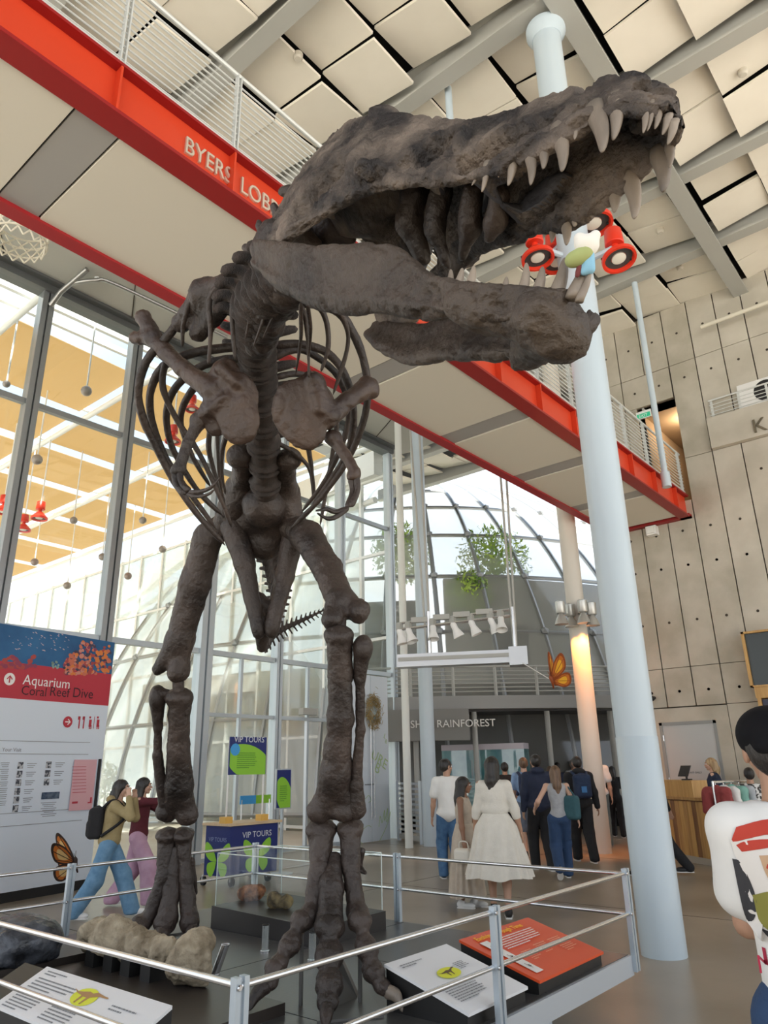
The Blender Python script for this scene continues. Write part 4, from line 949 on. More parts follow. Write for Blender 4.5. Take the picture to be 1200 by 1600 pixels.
# basket-like hanging lamp
p = onz(30, 375, 9.6); o = thing('basket_pendant', 'cream woven basket pendant hanging below the grey soffit', 'lamp', tuple(p))
t = (p-CAMPOS)@FW; R = px2m(42, t); CRM = mat('cream_weave', (0.72, 0.68, 0.56), 0.6)
for k in range(14):
    a0 = 2*math.pi*k/14; b = MB()
    b.tube([p+np.array([R*(1-0.12*u)*math.cos(a0+u*0.9), R*(1-0.12*u)*math.sin(a0+u*0.9), R*(0.75-1.1*u)]) for u in np.linspace(0, 1, 8)], 0.014, 6); b.build('strip', CRM, o)
    b = MB(); b.tube([p+np.array([R*(1-0.12*u)*math.cos(a0-u*0.9), R*(1-0.12*u)*math.sin(a0-u*0.9), R*(0.75-1.1*u)]) for u in np.linspace(0, 1, 8)], 0.014, 6); b.build('strip', CRM, o)
for z in (0.75, 0.35, -0.05):
    b = MB(); b.tube([p+np.array([R*0.97*math.cos(u), R*0.97*math.sin(u), R*z]) for u in np.linspace(0, 2*math.pi, 25)], 0.016, 6, caps=False); b.build('hoop', CRM, o)
b = MB(); b.tube([p+np.array([0, 0, R*0.7]), (p[0], p[1], 10.3 if p[1] > 10.35 else ZC)], 0.012, 6); b.build('cord', WHITE, o)

# far glass wall of the courtyard
MILK = glass_mat('milky_glass', gloss=0.05, white=0.28, wcol=(0.86, 0.86, 0.80))
w2 = setting('window_2', 'white-framed glass wall on the far side of the courtyard')
for y in np.arange(13.4, 44, 1.45):
    b = MB(); b.box((14.98, y-0.045, 0), (15.1, y+0.045, 9.7)); b.build('mullion', WHITE, w2)
for z in (0.1, 2.45, 4.9, 7.3, 9.6):
    b = MB(); b.box((14.97, 12.3, z-0.04), (15.08, 44, z+0.04)); b.build('transom', WHITE, w2)
for y in np.arange(13.4, 42.4, 1.45):
    for z0, z1 in ((0.1, 2.45), (2.45, 4.9), (4.9, 7.3), (7.3, 9.6)):
        b = MB(); b.box((15.02, y+0.045, z0+0.04), (15.03, y+1.405, z1-0.04)); b.build('pane', MILK, w2)
# things inside the far wall: counters, shelves and greenery
CAFE = mat('cafe_counter_pink', (0.72, 0.50, 0.42), 0.6, col2=(0.80, 0.62, 0.52), scale=3)
LEAF = mat('leaf_green', (0.05, 0.11, 0.02), 0.5, col2=(0.20, 0.30, 0.05), scale=5)
def foliage(name, label, c, r, n, size, parent=None, m=LEAF, seed=1, group=None, stem=True):
    g = random.Random(seed)
    c = np.array(c, float)
    o = parent or thing(name, label, 'plant', (c[0], c[1], c[2]-r[2]), group)
    b = MB()
    for _ in range(n):
        u = np.array([g.gauss(0, 1) for _ in range(3)]); u /= np.linalg.norm(u); q = c+u*np.array(r)*(g.random()**0.4)
        a1 = np.array([g.gauss(0, 1) for _ in range(3)]); a1 /= np.linalg.norm(a1); a2 = np.cross(a1, u); a2 /= max(np.linalg.norm(a2), 1e-6)
        s = size*(0.6+0.8*g.random())
        b.add([q-a1*s, q+a2*s*0.35, q+a1*s, q-a2*s*0.35], [(0, 1, 2, 3)])
    f = b.build('leaves', m, o); f['kind'] = 'stuff'
    if stem:
        b = MB(); b.tube([c-np.array([0, 0, r[2]*1.6]), c], [0.05, 0.03], 6); b.build('stem', mat('bark', (0.10, 0.07, 0.045), 0.8), o)
    return o
for (x, y, w, h) in ((375, 1270, 2.0, 1.5), (520, 1235, 1.6, 1.2)):
    p = onx(x, y, 17.5); b = MB(); b.box((17.4, p[1]-w/2, 0), (18.0, p[1]+w/2, h)); b.box((17.3, p[1]-w/2-0.08, h), (18.1, p[1]+w/2+0.08, h+0.06))
    tag(b.build('cafe_counter', CAFE), 'wide pinkish counter beyond the glass behind the tour cart' if w > 1.8 else 'pinkish counter beyond the glass behind the striding leg bone', 'counter')
for i, (x, y, rr) in enumerate(((330, 1190, 0.7), (190, 1195, 0.8), (500, 1195, 0.5), (150, 1230, 0.7))):
    p = onx(x, y, 17.0); foliage('potted_shrub', 'leafy green shrub standing beyond the courtyard glass', (16.4, p[1], rr*1.6), (rr*0.7, rr*0.7, rr), 260, 0.13, seed=i, group='shrubs beyond the courtyard glass')

# ================================================================== RAINFOREST DOME
DC = np.array([28.6, 22.0, -1.5]); DR = 16.2
dm_ = setting('trim_9', 'big rainforest dome of glass panes on steel ribs', (DC[0], DC[1], 0))
def sph(lam, phi, r=DR): return DC+r*np.array([math.cos(phi)*math.cos(lam), math.cos(phi)*math.sin(lam), math.sin(phi)])
LAM = np.radians(np.arange(-190, -95, 6.3)); PHI = np.radians([7, 16, 25, 33, 41, 49, 57, 66])
DOME = glass_mat('dome_glass', tint=(0.93, 0.95, 0.93), gloss=0.10, white=0.30, wcol=(0.88, 0.89, 0.86), rough_=0.08)
RIB = mat('dome_rib_steel', (0.30, 0.31, 0.31), 0.4, 0.6)
for i in range(len(LAM)):
    b = MB(); b.tube([sph(LAM[i], p) for p in np.linspace(PHI[0], PHI[-1], 22)], 0.075, 8); b.build('rib', RIB, dm_, 40)
for p in PHI:
    b = MB(); b.tube([sph(l, p) for l in np.linspace(LAM[0], LAM[-1], 60)], 0.065, 8); b.build('ring', RIB, dm_, 40)
for i in range(len(LAM)-1):
    for j in range(len(PHI)-1):
        b = MB(); n = 4; g = []
        for u in range(n+1):
            for v in range(n+1): g.append(sph(LAM[i]+(LAM[i+1]-LAM[i])*u/n, PHI[j]+(PHI[j+1]-PHI[j])*v/n, DR+0.04))
        b.add(g, [(u*(n+1)+v, (u+1)*(n+1)+v, (u+1)*(n+1)+v+1, u*(n+1)+v+1) for u in range(n) for v in range(n)]); b.build('pane', DOME, dm_, True)
for i in range(0, len(LAM)):
    for p in PHI[2:6]:
        b = MB(); b.ico(sph(LAM[i], p, DR+0.05), 0.14, 0, 1); b.build('rib_node', RIB, dm_)
# floors inside the dome
GREY_IN = mat('dome_inner_grey', (0.27, 0.265, 0.245), 0.7, col2=(0.34, 0.33, 0.30), scale=0.6)
def arc(r, l0, l1, n): return [(DC[0]+r*math.cos(l), DC[1]+r*math.sin(l)) for l in np.linspace(math.radians(l0), math.radians(l1), n)]
def arcwall(name, r, l0, l1, z0, z1, m, parent, th=0.25):
    A = arc(r, l0, l1, 30); Bq = arc(r-th, l0, l1, 30); b = MB()
    b.prism([(x, y, z0) for x, y in A]+[(x, y, z0) for x, y in Bq[::-1]], (0, 0, z1-z0)); return b.build(name, m, parent, 30)
inn = setting('trim_10', 'grey curved ramps and walls inside the dome', (DC[0], DC[1], 0))
arcwall('inner_wall', 13.0, -138, -95, 4.4, 7.4, GREY_IN, inn)
arcwall('inner_wall', 13.4, -150, -141.5, 4.4, 6.6, mat('louvre_grey', (0.17, 0.17, 0.16), 0.6), inn)
arcwall('inner_ramp', 14.2, -185, -95, 3.9, 4.5, mat('ramp_pale', (0.42, 0.41, 0.38), 0.7), inn, 1.6)
arcwall('lower_wall', 13.2, -185, -95, -0.2, 3.9, mat('lower_dark', (0.13, 0.12, 0.10), 0.75, col2=(0.19, 0.175, 0.15), scale=0.7), inn)
for k in range(9):
    l = -149.5+0.95*k; A = arc(13.65, l, l+0.75, 2); b = MB()
    for z in np.arange(4.7, 6.5, 0.22): b.beam((A[0][0], A[0][1], z), (A[1][0], A[1][1], z), 0.05, 0.09)
    b.build('louvre_blade', GREY_IN, inn)
b = MB(); A = arc(13.25, -130.5, -126.5, 5); b.prism([(x, y, 4.75) for x, y in A]+[(x*0.995+0.005*DC[0], y*0.995+0.005*DC[1], 4.75) for x, y in A[::-1]], (0, 0, 1.1)); b.build('wall_vent', DARK, inn)
for i, (x, y, r, t_, lab) in enumerate(((770, 880, 1.35, 25.0, 'big bright green tree inside the dome beside the hanging cables'), (626, 865, 1.1, 25.5, 'green tree inside the dome seen by the end of the glass wall'), (733, 930, 0.75, 23.2, 'small pale green bush inside the dome below the big tree'))):
    p = at(x, y, t_)
    foliage('dome_tree', lab, p, (r, r, r*1.05), 1500, 0.11, m=mat('leaf_bright', (0.13, 0.26, 0.03), 0.5, col2=(0.45, 0.60, 0.12), scale=3), seed=20+i)
# walkway ring in front of the dome
wk = setting('trim_11', 'curved grey walkway with bar railing in front of the dome', (DC[0], DC[1], 2.95))
arcwall('slab', 17.3, -147, -93, 2.95, 3.27, mat('walkway_grey', (0.30, 0.30, 0.29), 0.6), wk, 1.2)
for l in np.arange(-146.5, -94, 3.6):
    x, y = arc(17.25, l, l+1, 2)[0]; b = MB(); b.beam((x, y, 3.1), (x, y, 4.0), 0.06, 0.06); b.build('rail_post', STEEL_G, wk)
for z in (3.38, 3.48, 3.58, 3.68, 3.78, 3.88, 4.0):
    b = MB(); b.tube([(x, y, z) for x, y in arc(17.25, -147, -93, 40)], 0.014 if z < 3.95 else 0.03, 6); b.build('rail_bar', STEEL_G, wk)
for l in (-142.6, -137.5, -131, -125):
    x, y = arc(16.9, l, l+1, 2)[0]; b = MB(); b.tube([(x, y, 0), (x, y, 2.96)], 0.07, 10); b.build('post', STEEL_G, wk, 40)
# sign band with the hall's name
fa = arc(17.45, -147, -138.2, 8)
b = MB(); b.prism([(x, y, 2.2) for x, y in fa]+[(x*0.99+0.01*DC[0], y*0.99+0.01*DC[1], 2.2) for x, y in fa[::-1]], (0, 0, 0.75)); b.build('sign_band', mat('sign_band_grey', (0.22, 0.215, 0.20), 0.6), wk)
x0, y0 = arc(17.5, -143.9, -143, 2)[0]; tdir = np.array([-math.sin(math.radians(-143)), math.cos(math.radians(-143)), 0])
lettering('lettering', 'OSHER RAINFOREST', 0.25, (x0+tdir[0]*0.05-0.1, y0+tdir[1]*0.05-0.1, 2.50), tdir, (0, 0, 1), mat('sign_letter', (0.75, 0.74, 0.7), 0.5), wk, 0.01)
# dark back hall under the walkway
bh = setting('wall_back', 'dark recess under the walkway')
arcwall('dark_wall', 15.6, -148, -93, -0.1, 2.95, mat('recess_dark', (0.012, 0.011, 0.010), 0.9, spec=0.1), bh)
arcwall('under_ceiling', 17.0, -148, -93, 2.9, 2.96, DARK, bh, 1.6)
# closing wall far right behind the concrete wall's end
b = MB(); b.box((22, 3.0, 0), (22.3, 6.8, 9)); struct(b.build('wall_far', mat('far_wall_grey', (0.10, 0.095, 0.085), 0.7)), 'dim wall behind the hall')
# coral tank
p = onz(752, 1262, 0)
tk = thing('coral_tank', 'glass aquarium tank with teal water under the walkway', 'aquarium', (17.1, 11.0, 0))
A = at(690, 1165, 18.9); Bq = at(818, 1160, 18.1)
TEAL = mat('tank_water', (0.05, 0.22, 0.26), 0.15, col2=(0.22, 0.42, 0.42), scale=1.6)
def tank_box(z0, z1, m, nm, g=0.0):
    a2 = np.array([A[0], A[1], 0]); b2 = np.array([Bq[0], Bq[1], 0]); n = np.cross(b2-a2, [0, 0, 1]); n /= np.linalg.norm(n); n = -n if n@_F < 0 else n
    b = MB(); b.prism([a2-n*g+[0, 0, z0], b2-n*g+[0, 0, z0], b2+n*(0.5+g)+[0, 0, z0], a2+n*(0.5+g)+[0, 0, z0]], (0, 0, z1-z0)); return b.build(nm, m, tk)
tank_box(0, 0.5, DARK, 'plinth', 0.02); tank_box(0.5, 1.98, TEAL, 'water'); tank_box(1.98, 2.12, mat('tank_rim', (0.50, 0.46, 0.50), 0.3), 'rim', 0.04)
tank_box(0.5, 1.98, glass_mat('tank_glass', gloss=0.15), 'glass', 0.03)
# column with warm lamps
pc = at(905, 1000, 15.0)
oc = column('trim_12', pc[0], pc[1], 0.185, ZC, 'pale round column lit orange by its ring of lamps', mat('far_column_pale', (0.66, 0.62, 0.55), 0.5))
SILV = mat('silver_lamp', (0.55, 0.55, 0.52), 0.35, 0.6)
for k, (x, y) in enumerate(((877, 968), (893, 972), (912, 966), (926, 970))):
    p = at(x, y, 14.6 if k != 1 else 14.9)
    o = thing('column_spot_lamp', 'silver spot lamp in the ring round the orange-lit column', 'lamp', tuple(p), 'silver lamps round the far column')
    b = MB(); b.lathe([(0.085, 0.12), (0.10, 0.14), (0.10, 0.36), (0.07, 0.38)], p, 14); b.build('lamp_drum', SILV, o, 40)
    b = MB(); b.lathe([(0.14, -0.10), (0.10, 0.02), (0.05, 0.10), (0.04, 0.16)], p, 18); b.build('lamp_hood', SILV, o, 40)
    b = MB(); b.lathe([(0.12, -0.095), (0.12, -0.09)], p, 16); b.build('lens', mat('warm_lens', (1.0, 0.82, 0.55), 0.5, emit=6), o)
    b = MB(); b.tube([p+np.array([0, 0, 0.1]), (pc[0], pc[1], p[2]+0.2)], 0.02, 6); b.build('arm', SILV, o)
for k, (dx, dy) in enumerate(((-0.25, -0.3), (0.1, -0.42), (-0.42, 0.0))):
    L = bpy.data.lights.new('column_lamp_light', 'SPOT'); L.energy = 150; L.color = (1.0, 0.30, 0.04); L.spot_size = math.radians(70); L.spot_blend = 0.8; L.shadow_soft_size = 0.05
    o = bpy.data.objects.new('column_lamp_light', L); COL.objects.link(o); o.location = (pc[0]+dx, pc[1]+dy, 4.25)
    o.rotation_euler = (Vector((-dx*0.8, -dy*0.8, -0.9))).to_track_quat('-Z', 'Y').to_euler()

# stage-light gantry hanging between the columns
g0 = at(622, 1032, 14.0); g1 = at(810, 1028, 13.6); g0[2] = g1[2] = (g0[2]+g1[2])/2
gn = thing('lighting_gantry', 'hanging silver gantry with a box beam and a pipe of stage lamps', 'gantry', tuple((g0+g1)/2))
b = MB(); b.beam(g0, g1, 0.3, 0.24); b.build('box_beam', mat('gantry_silver', (0.55, 0.56, 0.57), 0.35, 0.6), gn)
b = MB(); b.beam(g0+[0, 0, 0.02]-_F*0.16, g1+[0, 0, 0.02]-_F*0.16, 0.02, 0.07); b.build('beam_groove', STEEL_G, gn)
gd = (g1-g0)/np.linalg.norm(g1-g0)
b = MB(); b.box(g1-0.17, g1+0.17, rz=math.atan2(gd[1], gd[0])); b.build('end_block', MATS['gantry_silver'], gn)
h0 = g0+[0, 0, 0.62]; h1 = g1+[0, 0, 0.78]-gd*0.1
b = MB(); b.tube([h0, h1], 0.03, 8); b.build('pipe', CHROME, gn); b = MB(); b.tube([h0+[0, 0, 0.12], h1+[0, 0, 0.12]], 0.025, 8); b.build('pipe', CHROME, gn)
for k, u in enumerate((0.02, 0.10, 0.32, 0.5, 0.66, 0.83, 0.92)):
    c = h0+(h1-h0)*u; R = 0.10; ax = np.array([rnd.uniform(-0.4, 0.4), rnd.uniform(-0.4, 0.4), -1.0]); ax /= np.linalg.norm(ax)
    b = MB(); b.lathe([(0.04, -0.04), (0.06, 0.0), (0.06, 0.10), (0.065, 0.12), (0.115, 0.27), (0.105, 0.27), (0.04, 0.15)], c-[0, 0, 0.02], 16, ax=ax); q = b.build('stage_lamp', WHITE, gn, 40)
    b = MB(); b.box(c-[0.05, 0.05, 0.0], c+[0.05, 0.05, 0.13]); b.build('clamp', STEEL_G, q)
for u in (0.2, 0.4, 0.58, 0.78):
    c = h0+(h1-h0)*u+[0, 0, 0.14]; b = MB(); b.box(c-[0.16, 0.05, 0.05], c+[0.16, 0.05, 0.05], rz=math.atan2(gd[1], gd[0])); b.build('driver_box', STEEL_G, gn)
for u, top in ((0.25, 0.3), (0.28, 0.1), (0.97, 0.0), (0.99, -0.15)):
    c = g0+(g1-g0)*u; b = MB(); b.tube([c, (c[0]-gd[0]*top, c[1]-gd[1]*top, ZC)], 0.022, 6); b.build('hanger_cable', STEEL_G, gn)
for u in (0.27, 0.98):
    c = g0+(g1-g0)*u; b = MB(); b.tube([c, c+[0, 0, 0.95]], 0.035, 8); b.build('upright', CHROME, gn)

# butterflies: flat painted wings in reality
def butterfly(name, label, c, size, ux, uy, cols, line_to=None):
    """two pairs of painted wings with dark veins and a body, tilted towards each other"""
    c = np.array(c, float); ux = np.array(ux, float); ux /= np.linalg.norm(ux); uy = np.array(uy, float); uy -= ux*(uy@ux); uy /= np.linalg.norm(uy); uz = np.cross(ux, uy)
    o = thing(name, label, 'butterfly', tuple(c))
    up_w = np.array([(0, 0), (0.10, 0.28), (0.34, 0.68), (0.62, 0.93), (0.78, 0.97), (0.84, 0.80), (0.80, 0.52), (0.70, 0.30), (0.45, 0.12), (0.2, 0.02)])
    lo_w = np.array([(0.02, -0.03), (0.25, 0.05), (0.52, 0.14), (0.76, 0.10), (0.80, -0.10), (0.70, -0.34), (0.48, -0.44), (0.25, -0.36), (0.08, -0.2)])
    wings = []
    for nm, W in (('upper_wing', up_w), ('lower_wing', lo_w)):
        for sg, tilt in ((1, 0.35), (-1, 0.9)):
            cx = math.cos(tilt); sz = math.sin(tilt)*sg
            f = lambda p, k, off=0.0: c+size*(ux*p[0]*cx+uy*p[1]+uz*(p[0]*sz))*1.0+(np.cross(ux*cx+uz*sz, uy))*off
            Q = spline(np.concatenate([W, W[:1]]), 40)[:-1]
            cen = W.mean(0)
            b = MB(); b.prism([f(p, 0, -0.004) for p in Q], (np.cross(ux*cx+uz*sz, uy))*0.008); w = b.build(nm, cols[0], o)
            for lvl, (sc, mi) in enumerate(((0.80, 1), (0.5, 2))):
                for side in (1, -1):
                    b = MB(); Qs = cen+(Q-cen)*sc; b.add([f(p, 0, side*(0.006+0.002*lvl)) for p in Qs], [tuple(range(len(Qs)))]); b.build('wing_patch', cols[mi], w)
            for side in (1, -1):
                for vv in (0.25, 0.45, 0.65):
                    e = Q[int(len(Q)*(0.2+vv*0.7))]; b = MB(); b.tube([f(W[0], 0, side*0.009), f(W[0]+(e-W[0])*0.95, 0, side*0.009)], 0.006*size/0.5, 5); b.build('wing_vein', cols[0], w)
    b = MB(); b.tube([c-uy*size*0.35-ux*0.02, c-uy*size*0.1, c+uy*size*0.12, c+uy*size*0.2], [0.012*size*2, 0.03*size*2, 0.04*size*2, 0.02*size*2], 10); b.build('body', cols[0], o, True)
    for sg in (-1, 1):
        b = MB(); b.tube([c+uy*size*0.18, c+uy*size*0.38+uz*sg*size*0.1], 0.006*size*1.5, 5); b.build('antenna', cols[0], o)
    if line_to is not None:
        b = MB(); b.tube([c, line_to], 0.008, 6); b.build('hanging_line', WHITE, o)
    return o
BF_DARK = mat('butterfly_dark', (0.035, 0.018, 0.012), 0.5); BF_OR = mat('butterfly_orange', (0.55, 0.16, 0.02), 0.5); BF_YE = mat('butterfly_yellow', (0.80, 0.42, 0.03), 0.5)
bp = at(862, 1063, 12.6)
butterfly('hanging_butterfly', 'big orange and yellow butterfly model hanging from the gantry', bp, 0.42, RT*0.86+UP*0.35+FW*0.1, UP*0.9-RT*0.1, (mat('butterfly_rust', (0.28, 0.06, 0.012), 0.5), BF_OR, BF_YE), g1+[0, 0, -0.1]-_F*0.1)
# ================================================================== PLATFORM AND ITS EXHIBITS
PX0, PX1, PY0, PY1, PZ = 1.95, 5.24, 2.33, 6.12, 0.40
PLAT = mat('platform_dark', (0.060, 0.058, 0.056), 0.28, col2=(0.085, 0.082, 0.078), scale=2.5, lo=0.3, hi=0.7, bump=0.03, bscale=60)
FASC = mat('platform_fascia', (0.52, 0.56, 0.60), 0.4, 0.2)
pf = thing('display_platform', 'low dark exhibit platform with pale metal edge under the skeleton', 'platform', ((PX0+PX1)/2, (PY0+PY1)/2, 0))
b = MB(); b.box((PX0, PY0, PZ-0.03), (PX1, PY1, PZ)); b.build('deck', PLAT, pf)
for a, c in (((PX0-0.02, PY0-0.02, PZ-0.12), (PX1+0.02, PY0+0.02, PZ-0.004)), ((PX0-0.02, PY1-0.02, PZ-0.12), (PX1+0.02, PY1+0.02, PZ-0.004)), ((PX0-0.02, PY0, PZ-0.12), (PX0+0.02, PY1, PZ-0.004)), ((PX1-0.02, PY0, PZ-0.12), (PX1+0.02, PY1, PZ-0.004))):
    b = MB(); b.box(a, c); b.build('edge_trim', FASC, pf)
b = MB(); b.box((PX0+0.35, PY0+0.3, 0), (PX1-0.55, PY1-0.35, PZ-0.03)); b.build('base', mat('platform_base', (0.55, 0.62, 0.68), 0.5), pf)
for x in (3.05, 4.15):
    b = MB(); b.box((x, PY0+0.02, PZ-0.001), (x+0.006, PY1-0.02, PZ+0.0012)); b.build('deck_seam', DARK, pf)
b = MB(); b.box((PX0+0.02, 4.22, PZ-0.001), (PX1-0.02, 4.226, PZ+0.0012)); b.build('deck_seam', DARK, pf)
# guard rail
POST = mat('rail_post_blue_grey', (0.50, 0.57, 0.63), 0.35, 0.45)
RAILM = mat('rail_bright', (0.72, 0.73, 0.74), 0.22, 0.95)
gr = thing('guard_rail', 'two-bar metal guard rail round the skeleton platform', 'railing', ((PX0+PX1)/2, (PY0+PY1)/2, PZ-0.12))
RZ = 0.885
posts = [(PX0-0.03, PY0-0.03, 'c'), (3.58, PY0-0.04, 'x'), (PX1+0.04, PY0-0.03, 'c'), (PX1-0.02, 4.28, 'y'), (PX1-0.02, PY1-0.02, 'c'), (3.3, PY1-0.02, 'x'), (PX0-0.03, 4.6, 'y'), (PX0-0.03, PY1, 'c')]
for x, y, k in posts:
    b = MB(); w = 0.03
    zb = PZ-0.1 if y < 3 else PZ
    if k != 'y': b.box((x-w, y-0.016, zb), (x-0.008, y+0.016, RZ+0.03)); b.box((x+0.008, y-0.016, zb), (x+w, y+0.016, RZ+0.03)); b.box((x-0.01, y-0.006, zb), (x+0.01, y+0.01, RZ+0.02))
    else: b.box((x-0.016, y-w, zb), (x+0.016, y-0.008, RZ+0.03)); b.box((x-0.016, y+0.008, zb), (x+0.016, y+w, RZ+0.03)); b.box((x-0.006, y-0.01, zb), (x+0.01, y+0.01, RZ+0.02))
    p_ = b.build('post', POST, gr)
    for zz in (RZ, 0.64):
        b = MB(); b.lathe([(0.009, 0), (0.011, 0.006), (0.008, 0.01)], (x-0.018, y-0.016, zz), 10, ax=(0, -1, 0)); b.build('bolt', CHROME, p_)
for z in (RZ, 0.64):
    for a, c in (((PX0-0.03, PY0-0.03), (PX1+0.04, PY0-0.03)), ((PX1+0.0, PY0-0.03), (PX1-0.02, PY1-0.02)), ((PX1-0.02, PY1-0.02), (PX0-0.03, PY1)), ((PX0-0.03, PY1), (PX0-0.03, PY0-0.03))):
        b = MB(); b.tube([(*a, z), (*c, z)], 0.0125, 12); b.build('rail', RAILM, gr, 40)
# skeleton mounts
b = MB(); P0 = at(512, 1455, 3.98); q0 = onz(512, 1575, PZ)
mt_ = MB(); mt_.prism([onz(498, 1590, PZ), onz(560, 1562, PZ), at(533, 1500, 3.98), at(520, 1500, 3.98)], tuple(_F*0.10)); mt_.build('foot_mount', mat('mount_grey', (0.12, 0.12, 0.115), 0.35), rex)
b = MB(); b.prism([onz(495, 1600, PZ), onz(600, 1590, PZ), onz(575, 1550, PZ), onz(500, 1552, PZ)], (0, 0, 0.012)); b.build('mount_plate', MATS['mount_grey'], rex)
b = MB(); f2 = onz(262, 1455, PZ); b.lathe([(0.2, 0), (0.2, 0.015)], f2, 24); b.build('mount_plate', MATS['mount_grey'], rex)
for x, y, t_ in ((222, 1442, 5.5), (258, 1442, 5.48), (296, 1440, 5.5), (472, 1438, 4.03), (562, 1438, 4.02)):
    p = at(x, y, t_); b = MB(); b.tube([(p[0], p[1], PZ), p], 0.012, 8); b.build('support_rod', MATS['mount_grey'], rex)

# sloping sign stands
def text_block(o, ux, uy, w, n, lh, parent, m, seed=0):
    """printed lines too small to read"""
    g = random.Random(seed); b = MB(); uz = np.cross(ux, uy)
    for i in range(n):
        x = 0.0; end = w*(1 if i < n-1 else 0.6)*(0.85+0.15*g.random())
        while x < end:
            l = min(0.008+0.016*g.random(), end-x)
            if l > 0.004:
                p = o-uy*i*lh+ux*x+uz*0.0016; b.quad(p, p+ux*l, p+ux*l-uy*lh*0.42, p-uy*lh*0.42)
            x += l+0.004
    q = b.build('print', m, parent); return q
INK = mat('ink_grey', (0.25, 0.26, 0.28), 0.6); INKD = mat('ink_dark', (0.03, 0.03, 0.03), 0.6); INKW = mat('ink_white', (0.85, 0.82, 0.78), 0.6)
INKY = mat('ink_yellow', (0.75, 0.78, 0.05), 0.6); INKO = mat('ink_yellow_orange', (0.90, 0.50, 0.05), 0.6)
BASEB = mat('stand_black', (0.010, 0.010, 0.010), 0.45)
def stand(name, label, x0, x1, y0, y1, zb, zf, m):
    o = thing(name, label, 'sign', ((x0+x1)/2, (y0+y1)/2, PZ))
    b = MB(); b.add([(x0, y0, PZ), (x1, y0, PZ), (x1, y1, PZ), (x0, y1, PZ), (x0, y0, zf-0.012), (x1, y0, zf-0.012), (x1, y1, zb-0.012), (x0, y1, zb-0.012)], [(3, 2, 1, 0), (4, 5, 6, 7), (0, 1, 5, 4), (1, 2, 6, 5), (2, 3, 7, 6), (3, 0, 4, 7)]); b.build('base', BASEB, o)
    b = MB(); b.prism([(x0-0.01, y0-0.015, zf-0.012), (x1+0.01, y0-0.015, zf-0.012), (x1+0.01, y1+0.005, zb-0.012), (x0-0.01, y1+0.005, zb-0.012)], (0, 0, 0.014)); b.build('panel', m, o)
    ux = np.array([1.0, 0, 0]); uy = np.array([0, y1-y0, zb-zf]); L = np.linalg.norm(uy); uy = uy/L
    return o, np.array([x0, y0, zf+0.0075]), ux, uy, L
def dino_print(o, c, ux, uy, s, m, parent, back=None, neck=0):
    """small printed dinosaur figure: body, tail, neck, head and legs as flat ink shapes"""
    uz = np.cross(ux, uy); f = lambda x, y: c+ux*x*s+uy*y*s+uz*0.003
    b = MB()
    pts = [(-1.6, 0.35), (-1.0, 0.22), (-0.5, 0.30), (0.0, 0.42), (0.4, 0.36), (0.7, 0.45+neck*0.1), (1.1+neck*0.9, 0.62-neck*0.35), (1.35+neck, 0.6-neck*0.32), (1.35+neck, 0.48-neck*0.3), (0.9+neck*0.5, 0.38-neck*0.15), (0.5, 0.08), (0.32, -0.5), (0.2, -0.5), (0.22, 0.0), (-0.15, 0.0), (-0.22, -0.5), (-0.36, -0.5), (-0.38, 0.05), (-1.0, 0.12)]
    b.add([f(x, y) for x, y in pts], [tuple(range(len(pts)))])
    b.build('print', m, parent)
ws, wo, wux, wuy, wl_ = stand('sign_stand', 'white sloping sign with a small yellow-backed dinosaur figure', 3.39, 3.94, 2.36, 2.87, 0.61, 0.47, mat('sign_white', (0.80, 0.81, 0.83), 0.4))
text_block(wo+wux*0.04+wuy*0.47, wux, wuy, 0.22, 2, 0.02, ws, INK, 1); text_block(wo+wux*0.05+wuy*0.19, wux, wuy, 0.28, 7, 0.019, ws, INK, 2); text_block(wo+wux*0.36+wuy*0.35, wux, wuy, 0.1, 5, 0.014, ws, INK, 3)
b = MB(); c = wo+wux*0.25+wuy*0.29; b.add([c+wux*0.09*math.cos(a)+wuy*0.05*math.sin(a)+[0, 0, 0.002] for a in np.linspace(0, 6.28, 24)[:-1]], [tuple(range(23))]); b.build('print', INKY, ws)
dino_print(ws, c, wux, wuy, 0.055, mat('ink_brown', (0.12, 0.08, 0.04), 0.6), ws)
os_, oo, oux, ouy, ol = stand('sign_stand', 'orange sloping sign with white text lines and a white strip of silhouettes', 4.09, 4.90, 2.36, 2.87, 0.61, 0.47, mat('sign_orange', (0.72, 0.085, 0.02), 0.4))
lettering('lettering', 'Evolving Through Time', 0.058, oo+oux*0.08+ouy*0.455, oux, ouy, INKO, os_)
text_block(oo+oux*0.18+ouy*0.42, oux, ouy, 0.50, 6, 0.022, os_, INKW, 5); text_block(oo+oux*0.40+ouy*0.26, oux, ouy, 0.14, 6, 0.018, os_, mat('ink_pale_orange', (0.85, 0.40, 0.25), 0.6), 6); text_block(oo+oux*0.58+ouy*0.26, oux, ouy, 0.16, 9, 0.018, os_, MATS['ink_pale_orange'], 7); text_block(oo+oux*0.22+ouy*0.24, oux, ouy, 0.12, 6, 0.018, os_, MATS['ink_pale_orange'], 8)
b = MB(); e = oo+[0, 0, 0.0022]; b.quad(e+oux*0.06+ouy*0.43, e+oux*0.06+ouy*0.04, e+oux*0.14+ouy*0.04, e+oux*0.14+ouy*0.43); b.build('print', INKW, os_)
for k, y in enumerate((0.11, 0.22, 0.33)): dino_print(os_, e+oux*0.10+ouy*y+[0, 0, 0.001], ouy, -oux, 0.022+0.004*k, INKD, os_)
